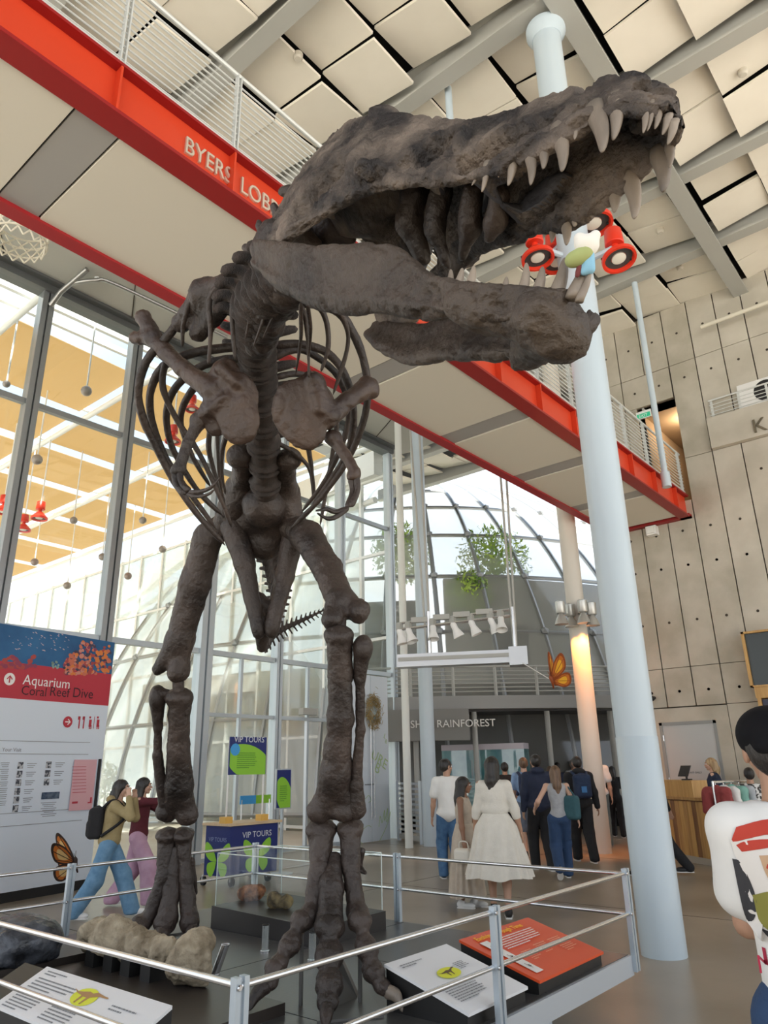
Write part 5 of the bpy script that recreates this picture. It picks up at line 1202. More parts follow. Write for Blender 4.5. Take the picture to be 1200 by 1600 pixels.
# sign on the near left edge, read from outside the rail
ls = thing('sign_stand', 'white sloping sign with a long-necked dinosaur on a yellow spot', 'sign', (2.1, 3.75, PZ))
LX0, LX1, LY0, LY1 = 1.99, 2.25, 3.15, 4.55; lzf, lzb = 0.50, 0.62
b = MB(); b.add([(LX0, LY0, PZ), (LX1, LY0, PZ), (LX1, LY1, PZ), (LX0, LY1, PZ), (LX0, LY0, lzf-0.012), (LX1, LY0, lzb-0.012), (LX1, LY1, lzb-0.012), (LX0, LY1, lzf-0.012)], [(3, 2, 1, 0), (4, 5, 6, 7), (0, 1, 5, 4), (1, 2, 6, 5), (2, 3, 7, 6), (3, 0, 4, 7)]); b.build('base', BASEB, ls)
b = MB(); b.prism([(LX0, LY0, lzf-0.012), (LX1, LY0, lzb-0.012), (LX1, LY1-0.25, lzb-0.012), (LX0, LY1-0.25, lzf-0.012)], (0, 0, 0.014)); b.build('panel', MATS['sign_white'], ls)
lux = np.array([0, -1.0, 0]); luy = np.array([LX1-LX0, 0, lzb-lzf]); luy /= np.linalg.norm(luy); lo3 = np.array([LX0, LY1-0.25, lzf+0.002])
text_block(lo3+lux*0.06+luy*0.265, lux, luy, 0.22, 2, 0.018, ls, INK, 11); text_block(lo3+lux*0.06+luy*0.215, lux, luy, 0.42, 4, 0.02, ls, INK, 12); text_block(lo3+lux*0.06+luy*0.11, lux, luy, 0.26, 6, 0.018, ls, INK, 13); text_block(lo3+lux*0.42+luy*0.10, lux, luy, 0.26, 5, 0.018, ls, INK, 14); text_block(lo3+lux*0.8+luy*0.2, lux, luy, 0.2, 2, 0.02, ls, INK, 15)
c = lo3+lux*0.56+luy*0.19
b = MB(); b.add([c+lux*0.10*math.cos(a)+luy*0.055*math.sin(a)+[0, 0, 0.002] for a in np.linspace(0, 6.28, 24)[:-1]], [tuple(range(23))]); b.build('print', INKY, ls)
dino_print(ls, c+luy*0.0, lux, luy, 0.085, mat('ink_tan', (0.45, 0.25, 0.10), 0.6), ls, neck=0.6)

# fossil limb bone on black cradle
ROCKT = mat('fossil_tan', (0.16, 0.12, 0.07), 0.75, col2=(0.55, 0.47, 0.34), scale=7, lo=0.3, hi=0.68, bump=0.9, bscale=28, detail=9)
pl_ = thing('fossil_plinth', 'low dark plinth carrying the pale fossil limb bone', 'plinth', (2.62, 4.1, PZ))
b = MB(); b.box((2.27, 3.25, PZ), (3.02, 4.98, PZ+0.055)); b.build('slab', mat('plinth_brown_black', (0.035, 0.028, 0.024), 0.35), pl_)
fo = []
P = [at(150, 1452, 4.75), at(205, 1480, 4.5), at(265, 1495, 4.25), at(305, 1500, 4.1)]
fprims = [('e', at(150, 1458, 4.75), (0.12, 0.13, 0.10)), ('e', at(185, 1462, 4.62), (0.13, 0.12, 0.10)), ('c', at(170, 1466, 4.65), at(262, 1490, 4.3), 0.11, 0.095), ('e', at(142, 1480, 4.75), (0.07, 0.07, 0.05)), ('e', at(300, 1490, 4.15), (0.11, 0.11, 0.12)), ('e', at(312, 1512, 4.1), (0.07, 0.08, 0.10)), ('e', at(290, 1508, 4.15), (0.09, 0.09, 0.09)), ('e', at(318, 1478, 4.18), (0.06, 0.06, 0.07))]
V, Q = sdf(fprims, 0.012, 0.06); V = rough(V, Q, 0.045, 7, 5, 4); V = rough(V, Q, 0.016, 26, 4, 9)
V[:, 2] = np.maximum(V[:, 2], PZ+0.06)
tag(mk('fossil_limb_bone', V, Q, ROCKT, None, True), 'chunky tan fossil limb bone lying on black cradle supports', 'fossil')
cz = MB()
for u in (0.08, 0.3, 0.5, 0.72):
    c = at(160, 1480, 4.7)*(1-u)+at(300, 1515, 4.15)*u
    cz.box((c[0]-0.13, c[1]-0.05, PZ+0.055), (c[0]+0.13, c[1]+0.05, max(c[2]+0.0, PZ+0.14)))
cz.build('cradle', BASEB, pl_)
# black rock on its plinth
p2 = thing('rock_plinth', 'low dark plinth carrying the shiny black rock', 'plinth', (2.6, 5.55, PZ))
b = MB(); b.box((2.05, 5.02, PZ), (3.0, 6.0, PZ+0.09)); b.build('slab', MATS['plinth_brown_black'], p2)
c = onz(25, 1470, PZ+0.2); c = np.array([c[0], c[1], PZ+0.09])
V, Q = sdf([('e', c+[0, 0, 0.13], (0.24, 0.26, 0.13)), ('e', c+[0.05, -0.12, 0.1], (0.17, 0.16, 0.12)), ('b', c+[0, 0, 0.06], (0.2, 0.22, 0.06), 0.03)], 0.014, 0.05); V = rough(V, Q, 0.03, 9, 4, 8); V[:, 2] = np.maximum(V[:, 2], PZ+0.085)
tag(mk('black_rock', V, Q, mat('black_rock', (0.012, 0.013, 0.016), 0.22, col2=(0.09, 0.10, 0.12), scale=8, bump=0.8, bscale=20), None, True), 'lumpy glossy black rock on the dark plinth', 'rock')
# acrylic case with two rocks
dc = thing('display_case', 'clear acrylic display case on a black base', 'display case', (4.52, 4.78, PZ))
CX0, CX1, CY0, CY1 = 4.16, 4.92, 4.16, 5.38
b = MB(); b.add([(CX0, CY0, PZ), (CX1, CY0, PZ), (CX1, CY1, PZ), (CX0, CY1, PZ), (CX0, CY0, PZ+0.13), (CX1, CY0, PZ+0.13), (CX1, CY1, PZ+0.16), (CX0, CY1, PZ+0.16)], [(3, 2, 1, 0), (4, 5, 6, 7), (0, 1, 5, 4), (1, 2, 6, 5), (2, 3, 7, 6), (3, 0, 4, 7)]); b.build('base', mat('case_base_black', (0.022, 0.019, 0.018), 0.4), dc)
ACR = glass_mat('acrylic', tint=(0.97, 0.985, 0.98), gloss=0.06)
for a, q in (((CX0+0.02, CY0+0.02, PZ+0.13), (CX1-0.02, CY0+0.026, 0.95)), ((CX0+0.02, CY1-0.026, PZ+0.13), (CX1-0.02, CY1-0.02, 0.95)), ((CX0+0.02, CY0+0.02, PZ+0.13), (CX0+0.026, CY1-0.02, 0.95)), ((CX1-0.026, CY0+0.02, PZ+0.13), (CX1-0.02, CY1-0.02, 0.95)), ((CX0+0.02, CY0+0.02, 0.944), (CX1-0.02, CY1-0.02, 0.95))):
    b = MB(); b.box(a, q); b.build('acrylic_sheet', ACR, dc)
EDGE = mat('acrylic_edge', (0.75, 0.85, 0.82), 0.2)
for p, q in (((CX0+0.02, CY0+0.02), (CX1-0.02, CY0+0.02)), ((CX0+0.02, CY0+0.02), (CX0+0.02, CY1-0.02)), ((CX0+0.02, CY1-0.02), (CX1-0.02, CY1-0.02)), ((CX1-0.02, CY0+0.02), (CX1-0.02, CY1-0.02))):
    b = MB(); b.tube([(*p, 0.95), (*q, 0.95)], 0.004, 6); b.build('case_edge', EDGE, dc)
for p in ((CX0+0.02, CY0+0.02), (CX0+0.02, CY1-0.02), (CX1-0.02, CY1-0.02), (CX1-0.02, CY0+0.02)):
    b = MB(); b.tube([(*p, PZ+0.14), (*p, 0.95)], 0.004, 6); b.build('case_edge', EDGE, dc)
c = onz(391, 1408, PZ+0.15)
V, Q = sdf([('e', c+[0, 0, 0.06], (0.10, 0.12, 0.065)), ('e', c+[0.03, -0.05, 0.085], (0.07, 0.07, 0.045))], 0.009, 0.03); V = rough(V, Q, 0.02, 16, 4, 2); V[:, 2] = np.maximum(V[:, 2], PZ+0.15)
tag(mk('reddish_rock', V, Q, mat('reddish_rock', (0.10, 0.035, 0.018), 0.7, col2=(0.42, 0.18, 0.085), scale=14, bump=0.8), None, True), 'rough reddish-brown rock inside the acrylic case', 'rock')
c = onz(437, 1420, PZ+0.145)
V, Q = sdf([('e', c+[-0.03, 0.05, 0.06], (0.05, 0.06, 0.062)), ('e', c+[0.02, -0.06, 0.055], (0.05, 0.055, 0.058)), ('e', c+[0, 0, 0.045], (0.05, 0.06, 0.045))], 0.008, 0.02); V = rough(V, Q, 0.018, 20, 4, 6); V[:, 2] = np.maximum(V[:, 2], PZ+0.145)
tag(mk('ochre_rock', V, Q, mat('ochre_rock', (0.07, 0.05, 0.03), 0.7, col2=(0.40, 0.29, 0.13), scale=12, bump=0.8), None, True), 'small split ochre rock inside the acrylic case', 'rock')
# clear tube stands on the deck
for (x, y), tl, lb in (((414, 1488), (0, 0), 'clear acrylic tube standing upright on the open dark deck'), ((488, 1502), (0, 0), 'clear acrylic tube standing between the toes of the skeleton'), ((335, 1525), (0.5, 0.1), 'leaning metal tube beside the fossil limb bone')):
    p = onz(x, y, PZ); o = thing('tube_stand', lb, 'stand', tuple(p))
    tp_ = p+np.array([0, 0, 0.17])+_R*tl[0]*0.12
    b = MB(); b.tube([p, tp_], 0.025, 18, caps=False); b.tube([p+[0, 0, 0.001], tp_], 0.021, 18, caps=False)
    b.build('tube', glass_mat('tube_acrylic', gloss=0.25, white=0.12) if tl == (0, 0) else CHROME, o, True)
    b = MB(); b.lathe([(0.034, 0), (0.034, 0.012), (0.026, 0.014)], p, 18); b.build('foot', CHROME, o, 40)
    b = MB(); b.tube([tp_+np.array([0.0235*math.cos(a), 0.0235*math.sin(a), 0]) for a in np.linspace(0, 6.2832, 24)], 0.004, 6, caps=False); b.build('rim', BLACK if tl == (0, 0) else CHROME, o, True)

# ================================================================== PLUSH ON A TOOTH, LAMPS ON THE BIG COLUMN
c = at(905, 405, 2.12)
pt = onp = None
pz = np.argmin(np.abs(proj(spline(Jtop, 300))[:, 0]-900)); t0 = (spline(Jtop, 300)[pz]-CAMPOS)@FW-0.03
def pa(x, y, dt=0.0): return at(x, y, t0+dt)
tp = thing('plush_figure', 'little plush figure with white hat and green top perched on a lower tooth', 'toy', tuple(pa(912, 420)))
blob('hat', [('c', pa(905, 372), pa(912, 382), 0.012, 0.014), ('c', pa(930, 368), pa(920, 382), 0.012, 0.014), ('c', pa(910, 384), pa(924, 384), 0.017, 0.017), ('c', pa(917, 380), pa(918, 392), 0.018, 0.015)], 0.004, mat('plush_white', (0.80, 0.78, 0.72), 0.9), tp, 0.01)
blob('head', [('e', pa(914, 394), (0.018, 0.018, 0.018)), ('c', pa(893, 408), pa(912, 400), 0.014, 0.018), ('e', pa(900, 404), (0.02, 0.02, 0.016))], 0.004, mat('plush_green', (0.35, 0.40, 0.16), 0.9), tp, 0.01)
blob('body', [('c', pa(918, 398), pa(921, 420), 0.015, 0.013), ('c', pa(915, 412), pa(911, 425), 0.010, 0.008)], 0.004, mat('plush_blue', (0.25, 0.50, 0.68), 0.9), tp, 0.01)
blob('leg', [('c', pa(906, 416), pa(902, 430), 0.007, 0.006)], 0.004, mat('plush_maroon', (0.16, 0.04, 0.04), 0.9), tp, 0.01)
# spot cluster on the column
lc = thing('column_lamp_cluster', 'cluster of red spot lamps on arms round the big white column', 'lamp', (7.14, 2.84, 7.0))
for x, y, r, tt in ((838, 405, 26, 8.5), (925, 352, 30, 9.1), (964, 408, 27, 8.4), (868, 412, 24, 9.2)):
    p = at(x, y, tt); R = px2m(r, tt)*0.98
    red_lamp(p, R, lc, (0.0, -0.12, -1.0) if x != 964 else (-0.1, -0.2, -1))
    b = MB(); b.tube([p+np.array([0, 0, R*1.0]), (7.14, 2.84, p[2]+R*1.0)], 0.035, 8); b.build('arm', COLW, lc, 40)
    for k in (-1, 1):
        b = MB(); b.ico(p+RT*R*0.85*k+np.array([0, 0, R*0.15]), R*0.1, 0, 1); b.build('bracket_screw', BLACK, lc)
b = MB(); b.lathe([(0.21, -0.08), (0.21, 0.08)], (7.14, 2.84, at(925, 400, 8.7)[2]), 30); b.build('collar', COLW, lc, 40)
# ================================================================== PEOPLE
SKIN = mat('skin_tan', (0.42, 0.24, 0.155), 0.5, col2=(0.48, 0.28, 0.19), scale=8); SKIN_L = mat('skin_light', (0.58, 0.36, 0.26), 0.5); SKIN_D = mat('skin_brown', (0.27, 0.14, 0.085), 0.5)
HAIRB = mat('hair_black', (0.012, 0.010, 0.009), 0.35, col2=(0.03, 0.025, 0.022), scale=30, stretch=(1, 1, 0.1), bump=0.4); HAIRN = mat('hair_brown', (0.10, 0.055, 0.03), 0.4, col2=(0.20, 0.12, 0.07), scale=30, stretch=(1, 1, 0.1), bump=0.4)
HAIRY = mat('hair_blond', (0.30, 0.19, 0.09), 0.4, col2=(0.55, 0.40, 0.22), scale=30, stretch=(1, 1, 0.1), bump=0.4)
def cloth(name, c, c2=None, r=0.85): return mat('cloth_'+name, c, r, col2=c2 or tuple(min(1, x*1.25) for x in c), scale=14, lo=0.3, hi=0.75, bump=0.25, bscale=60)
JEANS = cloth('jeans', (0.045, 0.115, 0.24), (0.09, 0.20, 0.36)); JEANS_L = cloth('light_jeans', (0.10, 0.22, 0.36), (0.17, 0.32, 0.48)); JEANS_D = cloth('dark_jeans', (0.02, 0.05, 0.12))
CW = mat('cloth_white', (0.74, 0.74, 0.72), 0.85, col2=(0.80, 0.80, 0.78), scale=5, bump=0.08, bscale=18); CB = cloth('black', (0.012, 0.012, 0.014)); CN = cloth('navy', (0.014, 0.020, 0.045)); CG = cloth('grey', (0.33, 0.34, 0.36))
SOLE = mat('sole_white', (0.75, 0.74, 0.72), 0.6)
EYEW = mat('eye_white', (0.75, 0.73, 0.7), 0.3); EYED = mat('eye_dark', (0.02, 0.012, 0.01), 0.2); LIP = mat('lips', (0.42, 0.14, 0.12), 0.45)
def ik(S, T, a, b, pole):
    S = np.array(S, float); T = np.array(T, float); d = T-S; L = min(np.linalg.norm(d), (a+b)*0.999); L = max(L, abs(a-b)*1.01); u = d/max(np.linalg.norm(d), 1e-9)
    x = (a*a-b*b+L*L)/(2*L); h = math.sqrt(max(a*a-x*x, 0)); p = np.array(pole, float); p -= u*(p@u); p /= max(np.linalg.norm(p), 1e-9)
    return S+u*x+p*h, S+u*L
def height_at(x, y, py):
    lo, hi = 0.2, 14.0
    for _ in range(40):
        m_ = (lo+hi)/2
        if proj(np.array([x, y, m_]))[1] > py: lo = m_
        else: hi = m_
    return (lo+hi)/2
def hand_mesh(w, d, n, s, side, curl=0.35):
    """palm, four unequal curled fingers and a thumb; w wrist, d direction, n palm normal"""
    d = np.array(d, float); d /= np.linalg.norm(d); n = np.array(n, float); n -= d*(n@d); n /= np.linalg.norm(n); x = np.cross(d, n)*side
    R = np.stack([x, d, n], 1); pr = [('e', w+d*0.045*s, np.array([0.038, 0.052, 0.017])*s, R)]
    for k, (off, ln) in enumerate(((-0.027, 0.062), (-0.009, 0.073), (0.009, 0.068), (0.026, 0.053))):
        p = w+d*0.085*s+x*off*s; L = ln*s; dd = d.copy()
        for j, fr in enumerate((0.45, 0.32, 0.23)):
            a = curl*(j+0.6); dd = d*math.cos(a)+n*math.sin(a); q = p+dd*L*fr
            pr.append(('c', p, q, 0.0088*s-0.0008*j*s, 0.0082*s-0.0008*j*s)); p = q
    p = w+d*0.025*s-x*0.03*s; q = p+(d*0.6-x*0.7+n*0.3)*0.035*s; r = q+(d*0.85-x*0.2+n*0.4)*0.03*s
    pr += [('c', p, q, 0.012*s, 0.010*s), ('c', q, r, 0.0098*s, 0.008*s)]
    return sdf(pr, 0.0062*s, 0.006*s)
def person(name, label, xy, phi, h, feet=((-0.1, 0.0), (0.1, 0.0)), lift=(0, 0), hands=None, skin=SKIN, hair=('short', HAIRB), head=0.0, headtilt=0.0, top=None, bottom=None, shoes=BLACK, sole=SOLE, lean=0.0, build=1.0, face=True, fine=True, hdrop=0.0):
    f = _F*math.cos(math.radians(phi))+_R*math.sin(math.radians(phi)); rgt = np.cross(f, _Z)
    base = np.array([xy[0], xy[1], 0.0]); s = h/1.74
    W = lambda p: base+rgt*p[0]+f*p[1]+_Z*p[2]
    WV = lambda V: base+V[:, :1]*rgt+V[:, 1:2]*f+V[:, 2:3]*_Z
    o = thing(name, label, 'person', tuple(base))
    stride = abs(feet[0][1]-feet[1][1]); pz_ = (0.93-0.05*stride**2-hdrop)*s
    pel = np.array([0, (feet[0][1]+feet[1][1])/2*0.3, pz_]); sh_y = pel[1]+lean
    hipL, hipR = pel+[-0.09*s, 0, -0.03*s], pel+[0.09*s, 0, -0.03*s]
    an = [np.array([feet[i][0], feet[i][1]-0.0, 0.085*s+lift[i]]) for i in (0, 1)]
    kn = []
    for i, hp in enumerate((hipL, hipR)):
        k, a = ik(hp, an[i], 0.43*s, 0.425*s, (0, 1, 0)); kn.append(k); an[i] = a
    chest = np.array([0, sh_y*0.8+pel[1]*0.2, pz_+0.33*s]); neck = np.array([0, sh_y, pz_+0.545*s])
    sw = 0.185*s*build
    shL, shR = np.array([-sw, sh_y, pz_+0.475*s]), np.array([sw, sh_y, pz_+0.475*s])
    hands = hands or [(-0.25*s, 0.06, pz_-0.10*s), (0.25*s, 0.06, pz_-0.10*s)]
    el = []; wr_ = []
    for i, (S, T) in enumerate(((shL, hands[0]), (shR, hands[1]))):
        e, w = ik(S, T, 0.285*s, 0.245*s, (-0.35 if i == 0 else 0.35, -1, -0.3) if T[2] < S[2]-0.3 else (-0.25 if i == 0 else 0.25, 0.1, -1)); el.append(e); wr_.append(w)
    hc = neck+np.array([0, 0.025*s+headtilt*0.3, 0.135*s])
    # ---- body: trunk, neck, arms, legs as one surface, plus head and hands in the same mesh
    pr = [('e', pel+[0, 0, 0.0], np.array([0.15*build, 0.105, 0.12])*s), ('c', pel+[0, 0, 0.05*s], chest, 0.105*s*build, 0.115*s*build), ('e', chest+[0, 0, 0.03*s], np.array([0.155*build, 0.105, 0.16])*s), ('c', neck+[0, 0, -0.08*s], shL, 0.055*s, 0.045*s), ('c', neck+[0, 0, -0.08*s], shR, 0.055*s, 0.045*s), ('c', neck+[0, 0, -0.06*s], hc+[0, -0.015*s, -0.06*s], 0.060*s, 0.052*s)]
    for i, S in enumerate((shL, shR)):
        pr += [('c', S, el[i], 0.045*s, 0.037*s), ('c', el[i], el[i]+(wr_[i]-el[i])*0.35, 0.038*s, 0.038*s), ('c', el[i]+(wr_[i]-el[i])*0.35, wr_[i], 0.038*s, 0.025*s)]
    for i, hp in enumerate((hipL, hipR)):
        pr += [('c', hp, kn[i], 0.080*s, 0.052*s), ('c', kn[i], kn[i]+(an[i]-kn[i])*0.35+[0, -0.012, 0], 0.050*s, 0.052*s), ('c', kn[i]+(an[i]-kn[i])*0.35+[0, -0.012, 0], an[i], 0.052*s, 0.034*s)]
    B = MB(); V, Q = sdf(pr, 0.016*s, 0.03*s); B.add(WV(V), [tuple(q) for q in Q])
    ca, sa = math.cos(math.radians(head)), math.sin(math.radians(head)); HR = np.array([[ca, sa, 0], [-sa, ca, 0], [0, 0, 1.0]])   # head turned to the person's right by `head` degrees
    hx = lambda p: hc+HR@(np.array(p, float)*s)
    Hr = HR
    hp_ = [('e', hx((0, -0.012, 0.022)), np.array([0.074, 0.094, 0.085])*s, Hr), ('e', hx((0, 0.022, -0.045)), np.array([0.056, 0.066, 0.066])*s, Hr), ('e', hx((0, 0.062, -0.092)), np.array([0.026, 0.022, 0.018])*s, Hr), ('c', hx((0, 0.083, 0.008)), hx((0, 0.106, -0.026)), 0.009*s, 0.014*s), ('e', hx((0, 0.078, 0.024)), np.array([0.05, 0.018, 0.010])*s, Hr), ('e', hx((0.04, 0.06, -0.03)), np.array([0.022, 0.022, 0.02])*s, Hr), ('e', hx((-0.04, 0.06, -0.03)), np.array([0.022, 0.022, 0.02])*s, Hr), ('e', hx((0.078, -0.005, -0.008)), np.array([0.010, 0.020, 0.032])*s, Hr), ('e', hx((-0.078, -0.005, -0.008)), np.array([0.010, 0.020, 0.032])*s, Hr), ('e', hx((0, 0.086, -0.057)), np.array([0.026, 0.012, 0.010])*s, Hr)]
    V, Q = sdf(hp_, (0.0075 if fine else 0.011)*s, 0.016*s, [('e', hx((0.031, 0.096, 0.004)), np.array([0.018, 0.014, 0.011])*s, Hr), ('e', hx((-0.031, 0.096, 0.004)), np.array([0.018, 0.014, 0.011])*s, Hr)]); B.add(WV(V), [tuple(q) for q in Q])
    for i in (0, 1):
        dd = wr_[i]-el[i]; V, Q = hand_mesh(wr_[i], dd, (1 if i == 0 else -1, 0.15, 0.1), s, 1 if i == 0 else -1); B.add(WV(V), [tuple(q) for q in Q])
    body = B.build('body', skin, o, True)
    if face:
        for sg in (-1, 1):
            b = MB(); b.ico(W(hx((0.031*sg, 0.082, 0.003))), 0.0115*s, 0, 2); e = b.build('eye', EYEW, body, True)
            b = MB(); b.ico(W(hx((0.031*sg, 0.0895, 0.003))), 0.0062*s, 0, 1); b.build('iris', EYED, body, True)
            b = MB(); b.tube([W(hx((sg*(0.014+0.036*u), 0.099-0.022*u*u, 0.026+0.008*math.sin(u*3)))) for u in np.linspace(0, 1, 6)], 0.0042*s, 6); b.build('eyebrow', hair[1], body)
        b = MB(); b.tube([W(hx((0.024*u, 0.097-0.010*u*u, -0.058))) for u in np.linspace(-1, 1, 9)], [0.002*s, 0.004*s, 0.0055*s, 0.006*s, 0.006*s, 0.006*s, 0.0055*s, 0.004*s, 0.002*s], 8); b.build('lips', LIP, body, True)
    # ---- hair
    kind, hm = hair[:2]
    cutf = [('e', hx((0, 0.118, -0.035)), np.array([0.066, 0.065, 0.105])*s, Hr)]
    base_h = [('e', hx((0, -0.018, 0.030)), np.array([0.084, 0.103, 0.092])*s, Hr)]
    if kind == 'short': hpz = base_h+[('e', hx((0, -0.05, -0.01)), np.array([0.076, 0.06, 0.075])*s, Hr)]
    elif kind == 'none': hpz = None
    else:
        ln = {'bob': 0.17, 'long': 0.36, 'mid': 0.28}[kind]
        hpz = base_h+[('c', hx((0, -0.05, 0.0)), hx((0, -0.085, -ln*0.55)), 0.078*s, 0.072*s), ('c', hx((0, -0.085, -ln*0.55)), hx((0.0, -0.10, -ln)), 0.072*s, 0.045*s), ('c', hx((0.06, -0.01, 0.0)), hx((0.068, -0.04, -ln*0.75)), 0.034*s, 0.022*s), ('c', hx((-0.06, -0.01, 0.0)), hx((-0.068, -0.04, -ln*0.75)), 0.034*s, 0.022*s)]
    if hpz:
        V, Q = sdf(hpz, 0.010*s, 0.025*s, cutf); st_ = V*np.array([1, 1, 0.16]); V = V+vnormals(V, Q)*(0.007*s*fbm(st_, 42/s, 2, 3))[:, None]; mk('hair', WV(V), Q, hm, o, True)
    # ---- clothes
    def garment(nm, prims, m, amp=0.007, fr=11, vox=0.014, k=0.035, cut=(), seed=1):
        V, Q = sdf(prims, vox*s, k*s, cut); V = V+vnormals(V, Q)*(amp*s*fbm(V*np.array([1, 1, 0.6]), fr, 3, seed))[:, None]
        return mk(nm, WV(V), Q, m, o, True)
    if top:
        lo_ = top.get('loose', 0.02)*s; hem = top.get('hem', -0.05)*s
        tp_ = [('e', chest+[0, 0, 0.03*s], np.array([0.155*build*s+lo_, 0.105*s+lo_, 0.165*s+lo_])), ('c', pel+[0, 0, max(hem, -0.12*s)+0.10*s], chest, 0.118*s*build+lo_, 0.118*s*build+lo_), ('e', pel+[0, 0, hem+0.08*s], np.array([0.158*build*s+lo_, 0.112*s+lo_, 0.10*s])), ('c', neck+[0, 0, -0.075*s], shL+[0.01*s, 0, -0.012*s], 0.062*s+lo_*0.4, 0.047*s+lo_*0.5), ('c', neck+[0, 0, -0.075*s], shR+[-0.01*s, 0, -0.012*s], 0.062*s+lo_*0.4, 0.047*s+lo_*0.5)]
        sl = top.get('sleeve', 'short')
        for i, S in enumerate((shL, shR)):
            if sl == 'short': tp_ += [('c', S+(neck-S)*0.08+[0, 0, -0.02*s], S+(el[i]-S)*0.68, 0.050*s+lo_*0.5, 0.050*s+lo_*0.8)]
            elif sl in ('long', 'mid'): tp_ += [('c', S+(neck-S)*0.08+[0, 0, -0.02*s], el[i], 0.050*s+lo_*0.5, 0.043*s+lo_*0.5), ('c', el[i], el[i]+(wr_[i]-el[i])*(0.97 if sl == 'long' else 0.3), 0.043*s+lo_*0.5, (0.030 if sl == 'long' else 0.044)*s+lo_*0.5)]
        if top.get('hood'): tp_ += [('e', neck+[0, -0.075*s, 0.0], np.array([0.115, 0.075, 0.06])*s)]
        neckcut = [('c', neck+[0, 0.01, -0.005*s], neck+[0, 0.02, 0.12*s], 0.066*s, 0.08*s)] if not top.get('hood') else [('c', neck+[0, 0.05*s, -0.01], neck+[0, 0.06*s, 0.1*s], 0.06*s, 0.075*s)]
        if sl == 'none': neckcut += [('e', shL+[-0.045*s, 0, 0.02*s], np.array([0.06, 0.14, 0.10])*s), ('e', shR+[0.045*s, 0, 0.02*s], np.array([0.06, 0.14, 0.10])*s)]
        garment('top', tp_, top['mat'], seed=int(h*100) % 17, cut=neckcut)
    if bottom:
        bk = bottom['kind']; m_ = bottom['mat']
        if bk in ('pants', 'shorts'):
            wd = bottom.get('wide', 0.0)*s; pp_ = [('e', pel+[0, 0, -0.0], np.array([0.162*build, 0.118, 0.12])*s), ('c', pel+[0, 0, 0.03*s], pel+[0, 0, 0.09*s], 0.125*s*build, 0.115*s*build)]
            for i, hp in enumerate((hipL, hipR)):
                if bk == 'pants': pp_ += [('c', hp, kn[i], 0.094*s+wd*0.4, 0.074*s+wd), ('c', kn[i], an[i]+[0, -0.01, -0.02*s], 0.074*s+wd, 0.056*s+wd*1.35)]
                else: pp_ += [('c', hp, kn[i]+(hp-kn[i])*0.08, 0.098*s+wd, 0.085*s+wd)]
            garment('trousers' if bk == 'pants' else 'shorts', pp_, m_, 0.008, 9, cut=[('b', (0, 0, -0.2+0.025), (2, 2, 0.2), 0.001)] if bk == 'pants' else ())
        else:                                               # skirt of a dress
            wst, hemz, r0, r1 = pel[2]+0.16*s, bottom['hem'], 0.15*s, bottom['r']; npl = bottom.get('pleats', 18); Vv = []; nz_, na = 26, 120
            for j in range(nz_):
                u = j/(nz_-1); z = wst+(hemz-wst)*u; r = r0+(r1-r0)*(0.28*min(1, u*5)+0.72*u)
                for a in np.linspace(0, 2*math.pi, na, endpoint=False):
                    q = r*(1+0.075*u*math.sin(npl*a+3*math.sin(a*2)+0.8*u)+0.03*u*math.sin(7*a+1))
                    Vv.append((q*math.cos(a), pel[1]*(1-u)+q*0.82*math.sin(a), z+0.012*u*math.sin(5*a)))
            Vv = np.array(Vv); Fq = [(j*na+i, j*na+(i+1) % na, (j+1)*na+(i+1) % na, (j+1)*na+i) for j in range(nz_-1) for i in range(na)]
            mk('skirt', WV(Vv), [q[::-1] for q in Fq], m_, o, True)
    # ---- shoes
    for i in (0, 1):
        a = an[i]; tilt = -0.9 if lift[i] > 0.04 else 0.0
        fd = np.array([0, math.cos(tilt), math.sin(tilt)]); fu = np.array([0, -math.sin(tilt), math.cos(tilt)]); c = a+fu*(-0.047*s)+fd*0.05*s
        R = np.stack([np.array([1.0, 0, 0]), fd, fu], 1)
        V, Q = sdf([('e', c+fd*0.055*s, np.array([0.046, 0.09, 0.038])*s, R), ('e', c-fd*0.06*s+fu*0.012*s, np.array([0.040, 0.062, 0.052])*s, R), ('c', c-fd*0.055*s+fu*0.03*s, a+fu*0.01*s, 0.04*s, 0.04*s)], 0.010*s, 0.02*s)
        q = (V-c)@fu; V = V-fu*np.minimum(q+0.030*s, 0)[:, None]
        sh = mk('shoe', WV(V), Q, shoes, o, True)
        b = MB(); pts = [c+np.array([x*s, 0, 0])+fd*y*s-fu*0.037*s for x, y in ((-0.03, -0.115), (0.03, -0.115), (0.042, -0.06), (0.040, 0.0), (0.050, 0.06), (0.042, 0.115), (0.015, 0.143), (-0.015, 0.143), (-0.042, 0.115), (-0.050, 0.06), (-0.040, 0.0), (-0.042, -0.06))]
        b.prism([W(p) for p in pts], rgt*0+(f*fu[1]+_Z*fu[2])*0.014*s); b.build('sole', sole, sh)
    return o, W, dict(pel=pel, chest=chest, neck=neck, hc=hc, shL=shL, shR=shR, el=el, wr=wr_, an=an, kn=kn, s=s, f=f, r=rgt, hx=hx, WV=WV, HR=HR)
